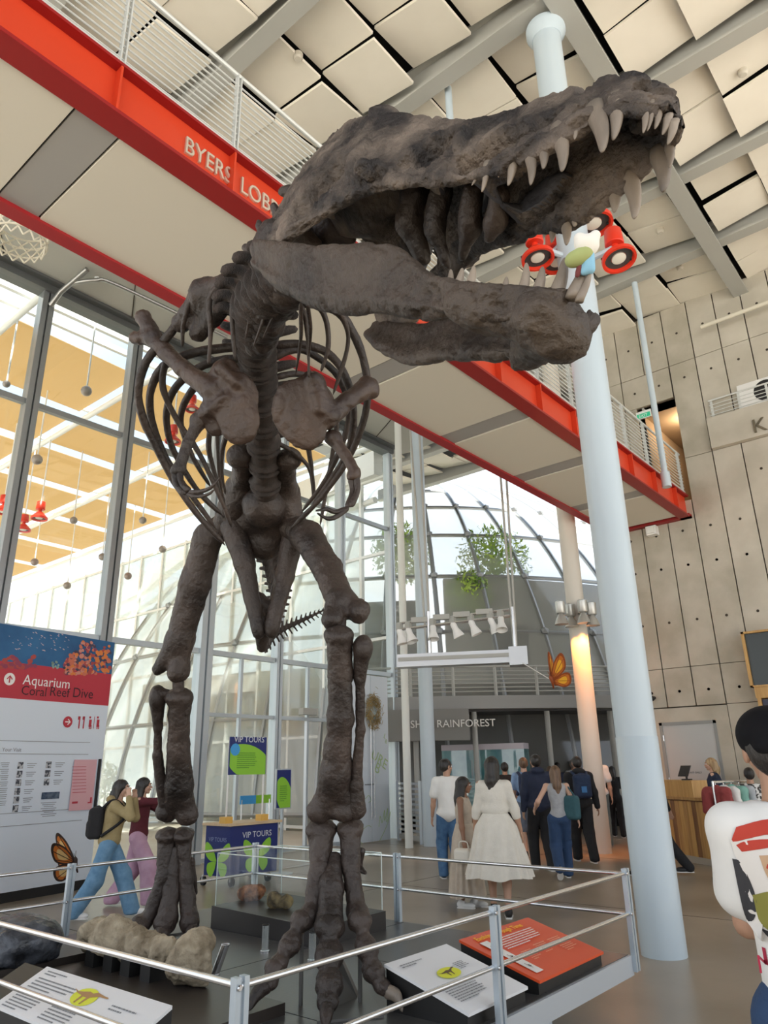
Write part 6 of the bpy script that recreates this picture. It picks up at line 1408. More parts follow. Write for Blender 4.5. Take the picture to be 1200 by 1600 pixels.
def backpack(o, W, J, m, size=(0.15, 0.09, 0.22), dz=0.0, patch=None):
    s = J['s']; c = J['chest']+np.array([0, -(0.13+size[1])*s, (-0.03+dz)*s])
    V, Q = sdf([('b', c, np.array(size)*s, 0.06*s), ('b', c+np.array([0, -0.07*s, -0.07*s]), np.array([size[0]*0.8, 0.05, size[2]*0.5])*s, 0.04*s), ('c', c+np.array([-0.03*s, 0, size[2]*s]), c+np.array([0.03*s, 0, size[2]*s]), 0.02*s, 0.02*s)], 0.013*s, 0.02*s); V = rough(V, Q, 0.008*s, 10, 3, 4)
    p = mk('backpack', J['WV'](V), Q, m, o, True)
    for k, S in enumerate((J['shL'], J['shR'])):
        q = S*0.62+J['neck']*0.38; b = MB(); b.tube([W(x) for x in spline([c+np.array([(-0.09 if k == 0 else 0.09)*s, 0.05*s, 0.16*s]), q+np.array([0, -0.05*s, 0.03*s]), q+np.array([0, 0.09*s, -0.04*s]), q+np.array([0, 0.13*s, -0.2*s]), c+np.array([(-0.16 if k == 0 else 0.16)*s, 0.1*s, -0.16*s])], 20)], 0.020*s, 8, flat=(J['r'], 1.5)); b.build('strap', m, p, True)
    if patch:
        b = MB(); q = c+np.array([0, -0.125*s, -0.05*s]); b.box((-1, -1, -1), (1, 1, 1)); V = b.verts()*np.array([0.045, 0.004, 0.05])*s+q; mk('patch', J['WV'](V), b.f, patch, p)
    return p
def xyz(px, py): q = onz(px, py, 0); return (q[0], q[1])
def ht(xy, py): return height_at(xy[0], xy[1], py)

# crowd walking away
q = xyz(705, 1374)
person('person', 'man in white T-shirt and blue jeans with his head turned aside', q, -5, ht(q, 1184), ((-0.09, 0.12), (0.1, -0.1)), skin=SKIN, hair=('short', HAIRB), head=62, top=dict(mat=CW, sleeve='short', loose=0.035, hem=-0.08), bottom=dict(kind='pants', mat=JEANS, wide=0.015), shoes=BLACK)
q = xyz(732, 1418); s_ = ht(q, 1212)
o, W, J = person('person', 'young woman in long beige sleeveless dress carrying a white handbag', q, 112, s_, ((-0.07, 0.06), (0.07, -0.06)), hands=[(-0.22, 0.1, 0.72), (0.24, 0.06, 0.68)], skin=SKIN_D, hair=('long', HAIRB), head=-22, top=dict(mat=cloth('beige', (0.46, 0.40, 0.33)), sleeve='none', loose=0.014), bottom=dict(kind='skirt', mat=MATS['cloth_beige'], hem=0.13, r=0.27, pleats=13), shoes=CW, sole=SOLE, build=0.86)
hb = W(J['wr'][1]+np.array([0.02, 0.0, -0.17])); bg = thing('handbag', 'small white handbag held by the woman in beige', 'bag', tuple(hb-np.array([0, 0, 0.09])))
V, Q = sdf([('b', hb, (0.075, 0.12, 0.085), 0.05)], 0.012, 0.01); mk('pouch', V, Q, mat('bag_cream', (0.74, 0.71, 0.64), 0.5), bg, True)
b = MB(); b.tube(spline([hb+[0.0, 0.07, 0.07], hb+[0, 0.05, 0.15], hb+[0, -0.05, 0.15], hb+[0, -0.07, 0.07]], 16), 0.008, 8); b.build('strap', MATS['bag_cream'], bg, True)
b = MB(); b.box(hb+[-0.08, -0.05, 0.03], hb+[0.08, 0.05, 0.045]); b.build('flap', MATS['bag_cream'], bg)
q = xyz(784, 1432)
person('person', 'woman in white calf-length dress with long black hair, back turned', q, 8, ht(q, 1180), ((-0.08, 0.1), (0.08, -0.1)), hands=[(-0.26, 0.12, 0.82), (0.30, 0.02, 0.80)], skin=SKIN, hair=('mid', HAIRB), head=18, top=dict(mat=cloth('ivory', (0.70, 0.67, 0.60), (0.76, 0.73, 0.66)), sleeve='mid', loose=0.022, hem=0.12), bottom=dict(kind='skirt', mat=MATS['cloth_ivory'], hem=0.40, r=0.37, pleats=16), shoes=BLACK, build=0.88)
q = xyz(829, 1340)
o, W, J = person('person', 'man in light blue shirt and grey shorts with dark backpack', q, 5, ht(q, 1182), ((-0.09, -0.15), (0.1, 0.15)), skin=SKIN_L, hair=('short', HAIRN), top=dict(mat=cloth('lightblue', (0.22, 0.33, 0.52)), sleeve='short', loose=0.03), bottom=dict(kind='shorts', mat=cloth('slate', (0.12, 0.15, 0.20)), wide=0.02), shoes=BLACK, face=False, fine=False)
backpack(o, W, J, cloth('pack_blue', (0.02, 0.03, 0.07)), (0.13, 0.08, 0.2))
q = xyz(851, 1360)
person('person', 'man in navy hoodie and black trousers, back turned', q, -3, ht(q, 1177), ((-0.1, 0.14), (0.1, -0.12)), hair=('short', HAIRB), top=dict(mat=CN, sleeve='long', loose=0.035, hood=True), bottom=dict(kind='pants', mat=CB, wide=0.015), shoes=CW, face=False, fine=False, build=1.06)
q = xyz(882, 1374)
o, W, J = person('person', 'woman in grey tank top and jeans with long brown hair', q, 8, ht(q, 1194), ((-0.07, -0.24), (0.08, 0.2)), lift=(0.12, 0), hands=[(-0.34, 0.14, 0.95), (0.28, 0.04, 0.82)], skin=SKIN_L, hair=('long', HAIRN), head=-8, top=dict(mat=CG, sleeve='none', loose=0.012), bottom=dict(kind='pants', mat=JEANS_D, wide=0.02), shoes=CB, face=False, build=0.88)
c = W(np.array([0.2, -0.06, 0.98])); bg = thing('shoulder_bag', 'dark teal shoulder bag on the woman in grey tank top', 'bag', tuple(c-np.array([0, 0, 0.17])))
V, Q = sdf([('b', c, (0.07, 0.12, 0.17), 0.05)], 0.014, 0.02); V = rough(V, Q, 0.01, 9, 3, 2); mk('pouch', V, Q, cloth('teal', (0.03, 0.09, 0.11)), bg, True)
b = MB(); b.tube(spline([c+[0, 0.08, 0.14], W(J['shR']+np.array([-0.03, 0.0, 0.05])), c+[0, -0.08, 0.14]], 16), 0.012, 8); b.build('strap', MATS['cloth_teal'], bg, True)
q = xyz(917, 1347)
o, W, J = person('person', 'man in black hoodie with a navy backpack', q, 0, ht(q, 1180), ((-0.1, 0.2), (0.1, -0.16)), hair=('short', HAIRB), hands=[(-0.25, 0.06, 0.85), (0.30, 0.0, 0.80)], top=dict(mat=CB, sleeve='long', loose=0.04, hood=True), bottom=dict(kind='pants', mat=CB, wide=0.02), shoes=BLACK, face=False, fine=False, build=1.08)
backpack(o, W, J, cloth('pack_navy', (0.016, 0.03, 0.07)), (0.15, 0.09, 0.2), patch=cloth('pack_blue_mark', (0.05, 0.16, 0.35)))
q = xyz(944, 1322)
o, W, J = person('person', 'man in white T-shirt and cap ahead in the crowd', q, 12, ht(q, 1172), ((-0.1, 0.15), (0.1, -0.14)), hair=('short', HAIRN), skin=SKIN_L, top=dict(mat=CW, sleeve='short', loose=0.035), bottom=dict(kind='pants', mat=cloth('teal_grey', (0.10, 0.15, 0.16)), wide=0.015), shoes=CW, face=False, fine=False)
blob('cap', [('e', W(J['hx']((0, -0.02, 0.06))), (0.1, 0.1, 0.07))], 0.012, cloth('cap_pale', (0.5, 0.45, 0.4)), o, 0.01)
q = xyz(968, 1308)
person('person', 'woman in dark top and trousers with bare arm in the crowd', q, 10, ht(q, 1196), ((-0.08, 0.16), (0.08, -0.16)), hair=('mid', HAIRB), skin=SKIN_L, top=dict(mat=CB, sleeve='short', loose=0.02), bottom=dict(kind='pants', mat=CB, wide=0.01), shoes=BLACK, face=False, fine=False)
for (px, py, hy, lab, hr, tm) in ((797, 1324, 1190, 'person in black T-shirt in front of the aquarium tank', HAIRB, CB), (905, 1296, 1186, 'grey-haired person far ahead in the crowd', mat('hair_grey', (0.35, 0.33, 0.30), 0.5), CG), (880, 1300, 1190, 'person in dark jacket far ahead between two walkers', HAIRB, CN), (868, 1304, 1196, 'person in brown jacket far ahead in the crowd', HAIRN, cloth('brownish', (0.10, 0.06, 0.04)))):
    q = xyz(px, py); person('person', lab, q, 0, ht(q, hy), ((-0.09, 0.1), (0.09, -0.1)), hair=('short', hr), top=dict(mat=tm, sleeve='short', loose=0.03), bottom=dict(kind='pants', mat=CB), shoes=BLACK, face=False, fine=False)
# walker half hidden by the column
q = xyz(1040, 1368)
person('person', 'person in black striding out from behind the big white column', q, -78, 1.75, ((-0.08, 0.34), (0.10, -0.36)), lift=(0, 0.03), hands=[(-0.25, 0.2, 0.85), (0.27, -0.22, 0.85)], hair=('short', HAIRB), top=dict(mat=CB, sleeve='long', loose=0.03), bottom=dict(kind='pants', mat=CB, wide=0.01), shoes=BLACK, fine=False)
# two women by the big sign
q = xyz(158, 1436); hh = ht(q, 1214)
o, W, J = person('person', 'woman in tan hoodie and blue jeans with a hand at her mouth', q, 82, hh, ((-0.07, 0.34), (0.09, -0.30)), lift=(0.0, 0.02), hands=[(-0.10, 0.24, hh*0.83), (0.16, 0.22, hh*0.845)], skin=SKIN_L, hair=('bob', HAIRB), head=6, headtilt=0.05, lean=0.05, top=dict(mat=cloth('tan', (0.30, 0.235, 0.11), (0.36, 0.29, 0.15)), sleeve='long', loose=0.03, hood=True), bottom=dict(kind='pants', mat=JEANS_L, wide=0.035), shoes=CW, build=0.88)
backpack(o, W, J, CB, (0.14, 0.10, 0.2), dz=-0.05, patch=CW)
q = xyz(208, 1416); hh = ht(q, 1212)
person('person', 'woman in maroon sweater and pink trousers reaching an arm out', q, 85, hh, ((-0.08, -0.28), (0.08, 0.22)), lift=(0.02, 0), hands=[(-0.2, 0.42, hh*0.72), (0.14, 0.50, hh*0.80)], skin=SKIN_L, hair=('long', HAIRB), head=-5, top=dict(mat=cloth('maroon', (0.09, 0.012, 0.02)), sleeve='long', loose=0.02), bottom=dict(kind='pants', mat=cloth('pink', (0.50, 0.30, 0.42), (0.58, 0.38, 0.50)), wide=0.045), shoes=CW, build=0.86)
# clerk behind the counter
q = onx(1118, 1230, 14.95)[:2]
person('person', 'blond woman in dark top behind the wooden counter', q, -60, ht(q, 1183), hands=[(-0.14, 0.36, 1.06), (0.14, 0.34, 1.04)], skin=SKIN_L, hair=('bob', HAIRY), head=-12, top=dict(mat=CN, sleeve='short', loose=0.02), bottom=dict(kind='pants', mat=CB), shoes=BLACK)
q = onx(1174, 1230, 12.3)[:2]
person('person', 'person in black and white patterned top beyond the clothes rack', q, 20, ht(q, 1198), hair=('short', HAIRB), skin=SKIN, top=dict(mat=mat('patterned_cloth', (0.05, 0.05, 0.05), 0.8, col2=(0.7, 0.7, 0.68), scale=22, lo=0.47, hi=0.53), sleeve='short', loose=0.03), bottom=dict(kind='pants', mat=CB), shoes=BLACK, face=False, fine=False)
# man in printed T-shirt close by
tq = at(1234, 1300, 2.15); q = tq[:2]
o, W, J = person('person', 'man in black cap and white T-shirt with a big colourful back print', q, 14, ht(q, 1103), ((-0.1, 0.05), (0.1, -0.05)), hands=[(-0.06, 0.30, 1.12), (0.06, 0.30, 1.12)], hair=('short', HAIRB), skin=SKIN, head=0, top=dict(mat=CW, sleeve='short', loose=0.03, hem=-0.12), bottom=dict(kind='pants', mat=JEANS_D, wide=0.01), shoes=CW, build=0.92)
cap = blob('cap', [('e', W(J['hx']((0, -0.014, 0.045))), (0.098*J['s'], 0.116*J['s'], 0.088*J['s']), np.stack([J['r'], J['f'], _Z], 1)), ('c', W(J['hx']((0.05, -0.10, 0.01))), W(J['hx']((-0.05, -0.10, 0.01))), 0.02, 0.02)], 0.008, mat('cap_black', (0.005, 0.005, 0.007), 0.8, spec=0.2), o, 0.02)
b = MB(); b.tube(spline([W(J['hx']((0.05, 0.08, 0.02))), W(J['hx']((0, 0.16, 0.015))), W(J['hx']((-0.05, 0.08, 0.02)))], 12), 0.02, 8, flat=(_Z, 0.3)); b.build('brim', MATS['cap_black'], cap, True)
b = MB(); b.tube(spline([W(J['hx']((0.05, -0.108, 0.02))), W(J['hx']((0, -0.125, 0.055))), W(J['hx']((-0.05, -0.108, 0.02)))], 12), 0.006, 6); b.build('cap_strap', DARK, cap)
PRN = {k: mat('print_'+k, c, 0.8) for k, c in dict(red=(0.50, 0.05, 0.03), white=(0.75, 0.72, 0.68), gold=(0.55, 0.36, 0.12), tan=(0.55, 0.36, 0.22), olive=(0.25, 0.24, 0.05), black=(0.04, 0.04, 0.045), violet=(0.09, 0.07, 0.10), crimson=(0.40, 0.02, 0.06)).items()}
tops = [c for c in o.children if c.name.startswith('top')][0]
_dg = None
from mathutils.bvhtree import BVHTree
bv = BVHTree.FromPolygons([tuple(Vector(v.co)) for v in tops.data.vertices], [tuple(p.vertices) for p in tops.data.polygons])
zc = J['chest'][2]
def back_print(poly, m, off=0.004, nm='print'):
    """a shape printed on the back of the shirt, laid onto the cloth; coordinates in metres: right, height"""
    poly = np.array(poly, float)-[0, zc]; poly = np.stack([poly[:, 0]*0.72-0.065, zc+0.165+(poly[:, 1]-0.165)*0.66], 1); n = len(poly)
    P = spline(np.concatenate([poly, poly[:1]]), n*4+1)[:-1]; cen = P.mean(0)
    rings_ = [cen+(P-cen)*u for u in (1.0, 0.75, 0.5, 0.25, 0.02)]
    V = []; base = np.array(tops.parent.location)
    for R_ in rings_:
        for x, z in R_:
            st0 = W(np.array([x, -0.6, z]))-base; hit = bv.ray_cast(Vector(st0), Vector(J['f']))
            V.append((np.array(hit[0])+base-J['f']*off) if hit[0] is not None else W(np.array([x, -0.12, z])))
    k = len(P); F = [(j*k+i, j*k+(i+1) % k, (j+1)*k+(i+1) % k, (j+1)*k+i) for j in range(4) for i in range(k)]
    mk(nm, np.array(V), F, m, tops, True)
back_print([(-0.16, 0.08), (-0.13, -0.1), (-0.12, -0.3), (0.0, -0.34), (0.12, -0.3), (0.14, -0.1), (0.15, 0.08), (0.0, 0.13)] @ np.eye(2)+[0, zc], PRN['white'], 0.003)
for poly, c_, of in (([(-0.13, 0.13), (-0.15, 0.07), (-0.05, 0.10), (0.06, 0.10), (0.10, 0.06), (0.08, 0.14), (0.0, 0.165)], 'red', 0.005), ([(-0.15, 0.05), (-0.12, 0.03), (-0.03, 0.055), (0.10, 0.03), (0.10, 0.055), (0.0, 0.085), (-0.1, 0.075)], 'red', 0.005), ([(-0.07, 0.02), (0.05, 0.03), (0.07, -0.04), (0.03, -0.12), (-0.03, -0.12), (-0.06, -0.05)], 'tan', 0.005), ([(-0.05, -0.01), (0.03, -0.005), (0.03, -0.025), (-0.05, -0.03)], 'red', 0.007), ([(-0.16, 0.0), (-0.13, -0.02), (-0.10, -0.16), (-0.12, -0.26), (-0.145, -0.2)], 'black', 0.005), ([(0.08, 0.0), (0.12, -0.02), (0.14, -0.2), (0.11, -0.24), (0.08, -0.1)], 'violet', 0.005), ([(-0.11, -0.14), (-0.05, -0.12), (0.0, -0.2), (0.05, -0.12), (0.10, -0.16), (0.08, -0.26), (0.0, -0.29), (-0.09, -0.26)], 'olive', 0.006), ([(-0.05, -0.10), (0.0, -0.12), (0.02, -0.24), (-0.03, -0.24)], 'gold', 0.0075), ([(0.0, -0.14), (0.03, -0.13), (0.05, -0.22), (0.01, -0.24)], 'violet', 0.0085), ([(0.06, -0.1), (0.09, -0.08), (0.11, -0.2), (0.08, -0.2)], 'crimson', 0.007), ([(-0.1, -0.27), (0.0, -0.30), (0.09, -0.27), (0.06, -0.31), (-0.06, -0.31)], 'black', 0.006)):
    back_print(np.array(poly)+[0, zc], PRN[c_], of)
V, F = text_mesh('NN, T', 0.062, 0.0); V = V-[0.175, 0, 0]
Vw = []
for x, y, z in V:
    st0 = W(np.array([x, -0.6, zc-0.215+y]))-np.array(o.location); hit = bv.ray_cast(Vector(st0), Vector(J['f']))
    Vw.append(np.array(hit[0])+np.array(o.location)-J['f']*0.004 if hit[0] is not None else W(np.array([x, -0.14, zc-0.215+y])))
mk('print', np.array(Vw), F, PRN['crimson'], tops)
# ================================================================== SIGNS, KIOSK, COUNTER
def on_plane(px, py, P0, n): d = ray(px, py); return CAMPOS+d*(((P0-CAMPOS)@n)/(d@n))
# ---- tall aquarium sign
A0 = onz(139, 1388, 0); A1 = onz(0, 1413, 0)
sx = A0-A1; sx[2] = 0; sx /= np.linalg.norm(sx); sn = np.array([sx[1], -sx[0], 0])              # sn faces the viewer
if sn@(CAMPOS-A0) < 0: sn = -sn
SW, SH = 2.3, height_at(A0[0], A0[1], 1004)
sg = thing('aquarium_sign', 'tall white and red aquarium sign with coral reef picture on top', 'sign', tuple(A0-sx*SW/2))
def slab(z0, z1, m, nm, off=0.0, th=0.12, x0=0.0, x1=None, parent=None):
    x1 = SW if x1 is None else x1; p = A0-sx*x0+sn*off; q = A0-sx*x1+sn*off
    b = MB(); b.prism([p+[0, 0, z0], q+[0, 0, z0], q-sn*th+[0, 0, z0], p-sn*th+[0, 0, z0]], (0, 0, z1-z0)); return b.build(nm, m, parent or sg)
def onsg(px, py, off=0.004): return on_plane(px, py, A0+sn*off, sn)
zred0 = onsg(172, 1103)[2]; zred1 = onsg(178, 1054)[2]
BLU = mat('sign_sea_blue', (0.012, 0.085, 0.22), 0.5, col2=(0.03, 0.16, 0.36), scale=1.4); SRED = mat('sign_red', (0.50, 0.035, 0.06), 0.45); SWH = mat('sign_pale', (0.70, 0.78, 0.88), 0.5)
slab(0.0, 0.13, BLACK, 'base', -0.02); slab(0.13, zred0, SWH, 'panel'); slab(zred0, zred1, SRED, 'red_band', 0.002); slab(zred1, SH, BLU, 'picture', 0.001)
g = random.Random(3)
CORAL = [mat('coral_%d' % i, c, 0.6) for i, c in enumerate(((0.42, 0.07, 0.06), (0.60, 0.17, 0.10), (0.62, 0.26, 0.20), (0.70, 0.22, 0.05), (0.28, 0.05, 0.10), (0.06, 0.05, 0.09), (0.30, 0.45, 0.40)))]
def disc(px, py, r, m, k=9, sy=0.8, rot=0.0, off=0.006, nm='coral_patch'):
    c = onsg(px, py, off); t = (c-CAMPOS)@FW; R = px2m(r, t); b = MB()
    b.add([c+sx*R*(math.cos(a)*math.cos(rot)-sy*math.sin(a)*math.sin(rot))*(0.8+0.35*g.random())+_Z*R*(math.cos(a)*math.sin(rot)+sy*math.sin(a)*math.cos(rot)) for a in np.linspace(0, 2*math.pi, k, endpoint=False)], [tuple(range(k))]); return b
MBs = {i: MB() for i in range(7)}
def put(px, py, r, i, off):
    b = disc(px, py, r, None, off=off); MBs[i].add(b.verts(), b.f)
for k in range(230):
    u = g.random(); x = 100+u*72; top_ = 3+ np.interp(x, [95, 110, 125, 145, 160, 178], [1038, 1020, 1000, 997, 1002, 1005]); y = top_+(1053-top_)*g.random()**0.8
    i = g.choice((0, 1, 1, 2, 2, 3, 4, 5)) if x < 150 else g.choice((0, 3, 3, 1, 5, 3)); put(x, y, 2.2+2.2*g.random(), i, 0.003+0.00002*k)
for k in range(60): x = g.random()*56; put(x, 1043-abs(math.sin(x*0.09))*18*g.random(), 3+2*g.random(), g.choice((0, 4, 0)), 0.003+0.00002*k)
for k in range(14): put(82+10*g.random(), 1034+10*g.random(), 2.2, 6, 0.009)
for i in range(7):
    if MBs[i].n: q = MBs[i].build('coral_print', CORAL[i], sg); q['kind'] = 'stuff'
fb = MB()
for k in range(46):
    b = disc(10+105*g.random(), 988+30*g.random(), 1.0+1.6*g.random(), None, 6, 0.35, -0.3, off=0.010); fb.add(b.verts(), b.f)
q = fb.build('fish_print', mat('fish_pale', (0.55, 0.45, 0.50), 0.6), sg); q['kind'] = 'stuff'
def sign_text(txt, px0, py0, px1, m, parent=sg, off=0.006):
    p = onsg(px0, py0, off); e = onsg(px1, py0, off); V, F = text_mesh(txt, 1.0); w = V[:, 0].max()-V[:, 0].min(); sc = abs((e-p)@sx)/w
    mk('lettering', place((V-[V[:, 0].min(), 0, 0])*sc, p, sx, _Z), F, m, parent)
SINK = mat('sign_ink', (0.05, 0.012, 0.02), 0.6)
sign_text('Aquarium', 35, 1069, 109, mat('sign_text_white', (0.85, 0.83, 0.82), 0.5)); sign_text('Coral', 33, 1085, 72, SINK); sign_text('Reef', 78, 1087, 109, SINK); sign_text('Dive', 114, 1089, 145, SINK)
sign_text('Your Visit', 3, 1174, 33, INK)
def ring_icon(px, py, rpx, m1, m2, ang):
    b = disc(px, py, rpx, None, 28, 1.0, off=0.006); c = onsg(px, py, 0.006); R = px2m(rpx, (c-CAMPOS)@FW)
    b = MB(); b.add([c+sx*R*math.cos(a)+_Z*R*math.sin(a) for a in np.linspace(0, 6.2832, 28, endpoint=False)], [tuple(range(28))]); b.build('icon', m1, sg)
    u = sx*math.cos(ang)+_Z*math.sin(ang); v = -sx*math.sin(ang)+_Z*math.cos(ang); c = c+sn*0.003; b = MB()
    b.quad(c-u*R*0.6-v*R*0.11, c+u*R*0.55-v*R*0.11, c+u*R*0.55+v*R*0.11, c-u*R*0.6+v*R*0.11)
    for s2 in (-1, 1): b.quad(c+u*R*0.62, c+u*R*0.05+v*R*0.55*s2, c-u*R*0.1+v*R*0.42*s2, c+u*R*0.40)
    b.build('icon', m2, sg)
ring_icon(15, 1061, 9.5, MATS['sign_text_white'], SRED, math.pi/2); ring_icon(106, 1128, 8.5, SRED, MATS['sign_text_white'], 0)
def bar(px, py, w, h, m, off=0.006, nm='icon'):
    c = onsg(px, py, off); t = (c-CAMPOS)@FW; a, bb = px2m(w/2, t)*1.08, px2m(h/2, t); b = MB(); b.quad(c-sx*a-_Z*bb, c+sx*a-_Z*bb, c+sx*a+_Z*bb, c-sx*a+_Z*bb); return b.build(nm, m, sg)
for x in (124, 131): bar(x, 1129, 2, 18, SRED); bar(x, 1122, 4, 5, SRED)
for x in (141, 153): bar(x, 1130, 4.5, 11, SRED); bar(x, 1121, 3, 3, SRED); bar(x-1.2, 1136, 1.6, 6, SRED); bar(x+1.2, 1136, 1.6, 6, SRED)
bar(147, 1129, 0.8, 18, SRED)
bar(39, 1158, 230, 0.8, INK, nm='rule'); bar(36, 1178, 230, 0.8, INK, nm='rule'); bar(28, 1270, 230, 0.8, INK, nm='rule'); bar(25, 1290, 230, 0.8, INK, nm='rule')
for x0_, n_, y0_ in ((32, 6, 1196), (76, 3, 1195)):
    for k in range(n_):
        px_, py_ = x0_-k*1.6, y0_+k*13.5; bar(px_, py_, 9, 10, mat('thumb_dark', (0.05, 0.06, 0.08), 0.6, col2=(0.5, 0.52, 0.55), scale=26, lo=0.45, hi=0.55), nm='thumbnail')
        for j in range(3): bar(px_+18-j*1.2, py_-3+j*3, 16-3*j, 0.9, INK, nm='print')
for k in range(7):
    for j in range(3): bar(8-k*0.8, 1192+k*10+j*3, 14-2*j, 0.9, INK, nm='print')
bar(79, 1243, 30, 10, mat('thumb_navy', (0.02, 0.05, 0.10), 0.6, col2=(0.12, 0.16, 0.22), scale=18), nm='thumbnail')
for j in range(8): bar(76, 1254+j*3, 26-(j % 3)*5, 0.9, INK, nm='print')
pk = bar(130, 1226, 40, 74, mat('sign_pink', (0.72, 0.42, 0.46), 0.5), 0.02, 'pink_panel')
c = onsg(152, 1226, 0.01); b = MB(); tt = (c-CAMPOS)@FW; b.beam(c-_Z*px2m(38, tt), c+_Z*px2m(38, tt), 0.03, 0.04); b.build('pink_panel_edge', BLACK, sg)
bar(117, 1254, 10, 3, SRED, 0.023, 'print'); bar(140, 1254, 7, 2, SRED, 0.023, 'print'); bar(142, 1250, 3, 8, SRED, 0.024, 'print')
for j in range(9): bar(124, 1198+j*5, 24, 0.7, SRED, 0.023, 'print')
c = at(118, 1348, 9.2)
butterfly('monarch_butterfly', 'orange and black monarch butterfly model beside the rail post', c, 0.36, -RT*0.95-UP*0.05, UP*0.9+RT*0.25, (BF_DARK, BF_OR, mat('butterfly_cream', (0.72, 0.50, 0.20), 0.5)), np.array([c[0], c[1], 0.0]))

# ---- VIP tours cart
K0 = onz(357, 1371, 0.14); K1 = onz(432, 1360, 0.14); K2 = onz(318, 1367, 0.14)
kh = height_at(K0[0], K0[1], 1291)
kx = K1-K0; kw = np.linalg.norm(kx); kx /= kw; ky = K2-K0; ky -= kx*(ky@kx); kd = min(np.linalg.norm(ky), 0.7); ky /= np.linalg.norm(ky); kn_ = np.cross(kx, _Z); kn_ = kn_ if kn_@(CAMPOS-K0) > 0 else -kn_
ky = -kn_; kd = 0.62
K2d = K2-K0; K2d[2] = 0
kc = thing('tour_cart', 'dark blue tour cart with wooden top and green butterflies', 'cart', tuple((K0+K1)/2*np.array([1, 1, 0])))
VBLU = mat('cart_blue', (0.006, 0.020, 0.16), 0.4); VBLD = mat('cart_blue_side', (0.008, 0.024, 0.13), 0.4); VGRN = mat('lime_green', (0.27, 0.60, 0.04), 0.5); VTXT = mat('sign_text_pale', (0.70, 0.74, 0.80), 0.5)
b = MB(); b.prism([K0, K1, K1+K2d, K0+K2d], (0, 0, kh-0.14)); b.build('body', VBLU, kc)
b = MB(); o4 = kx*0.05; b.prism([K0+kn_*0.05-o4+[0, 0, kh-0.14], K1+kn_*0.05+o4+[0, 0, kh-0.14], K1+K2d+o4*1.0+[0, 0, kh-0.14], K0+K2d*1.06-o4+[0, 0, kh-0.14]], (0, 0, 0.035)); b.build('worktop', mat('pale_wood', (0.62, 0.46, 0.28), 0.5, col2=(0.70, 0.54, 0.34), scale=6, stretch=(1, 8, 1)), kc)
sd = K2d/np.linalg.norm(K2d); sdn = np.cross(_Z, sd); sdn = sdn if sdn@(CAMPOS-K0) > 0 else -sdn
def face_text(txt, p, ux, w, m, parent, n):
    V, F = text_mesh(txt, 1.0); sc = w/(V[:, 0].max()-V[:, 0].min()); return mk('lettering', place((V-[V[:, 0].min(), 0, 0])*sc, p+n*0.004, ux, _Z), F, m, parent)
face_text('VIP TOURS', K0+kx*kw*0.24+[0, 0, (kh-0.14)*0.74], kx, kw*0.62, VTXT, kc, kn_)
L2 = np.linalg.norm(K2d); face_text('VIP TOURS', K0+sd*L2*0.86+[0, 0, (kh-0.14)*0.68], -sd, L2*0.72, mat('sign_text_dim', (0.25, 0.32, 0.55), 0.5), kc, sdn)
def flat_fly(c, ux, n, s, parent, nm='butterfly_print'):
    for sg2 in (1, -1):
        for W_ in ([(0.03, 0.05), (0.25, 0.42), (0.55, 0.62), (0.66, 0.50), (0.60, 0.2), (0.35, 0.02), (0.05, 0.0)], [(0.04, -0.01), (0.3, -0.02), (0.5, -0.10), (0.50, -0.34), (0.30, -0.50), (0.12, -0.3)]):
            Q = spline(np.array(W_+W_[:1]), 24)[:-1]; b = MB(); b.add([c+ux*x*s*sg2+_Z*y*s+n*0.005 for x, y in Q], [tuple(range(len(Q)))]); b.build(nm, VGRN, parent)
flat_fly(K0+kx*kw*0.56+[0, 0, (kh-0.14)*0.34], kx, kn_, 0.40, kc); flat_fly(K0+sd*L2*0.48+[0, 0, (kh-0.14)*0.28], -sd, sdn, 0.42, kc)
for p in (K0+kx*0.1, K1-kx*0.12, K0+K2d*0.9, K1+K2d*0.9):
    b = MB(); p = p*np.array([1, 1, 0])-kn_*0.06; b.lathe([(0.03, -0.02), (0.062, -0.02), (0.062, 0.02), (0.03, 0.02)], p+[0, 0, 0.062], 16, ax=kx); w_ = b.build('caster', BLACK, kc); b = MB(); b.box(p+[-0.02, -0.02, 0.06], p+[0.02, 0.02, 0.145]); b.build('fork', CHROME, w_)
for k, u in enumerate((0.02, 0.78)):
    p = K0+kx*kw*u+K2d*0.25+[0, 0, kh-0.14+0.035]; b = MB(); b.box(p-[0.07, 0.07, 0], p+[0.07, 0.07, 0.09]); blk = b.build('pole_foot', mat('yellow_block', (0.75, 0.45, 0.10), 0.5), kc)
    b = MB(); b.tube([p+[0, 0, 0.09], p+[0, 0, 1.15]], 0.014, 10); b.build('pole', WHITE, kc)
Q0 = K0+K2d*0.25+kn_*0.03+[0, 0, 0]
zb0 = height_at(Q0[0], Q0[1], 1211); zb1 = height_at(Q0[0], Q0[1], 1151); bw = kw*0.80
b = MB(); b.prism([Q0+kx*0.0+[0, 0, zb0-Q0[2]], Q0+kx*bw+[0, 0, zb0-Q0[2]], Q0+kx*bw+[0, 0, zb1-Q0[2]], Q0+[0, 0, zb1-Q0[2]]], tuple(-kn_*0.02)); b.build('board', VBLU, kc)
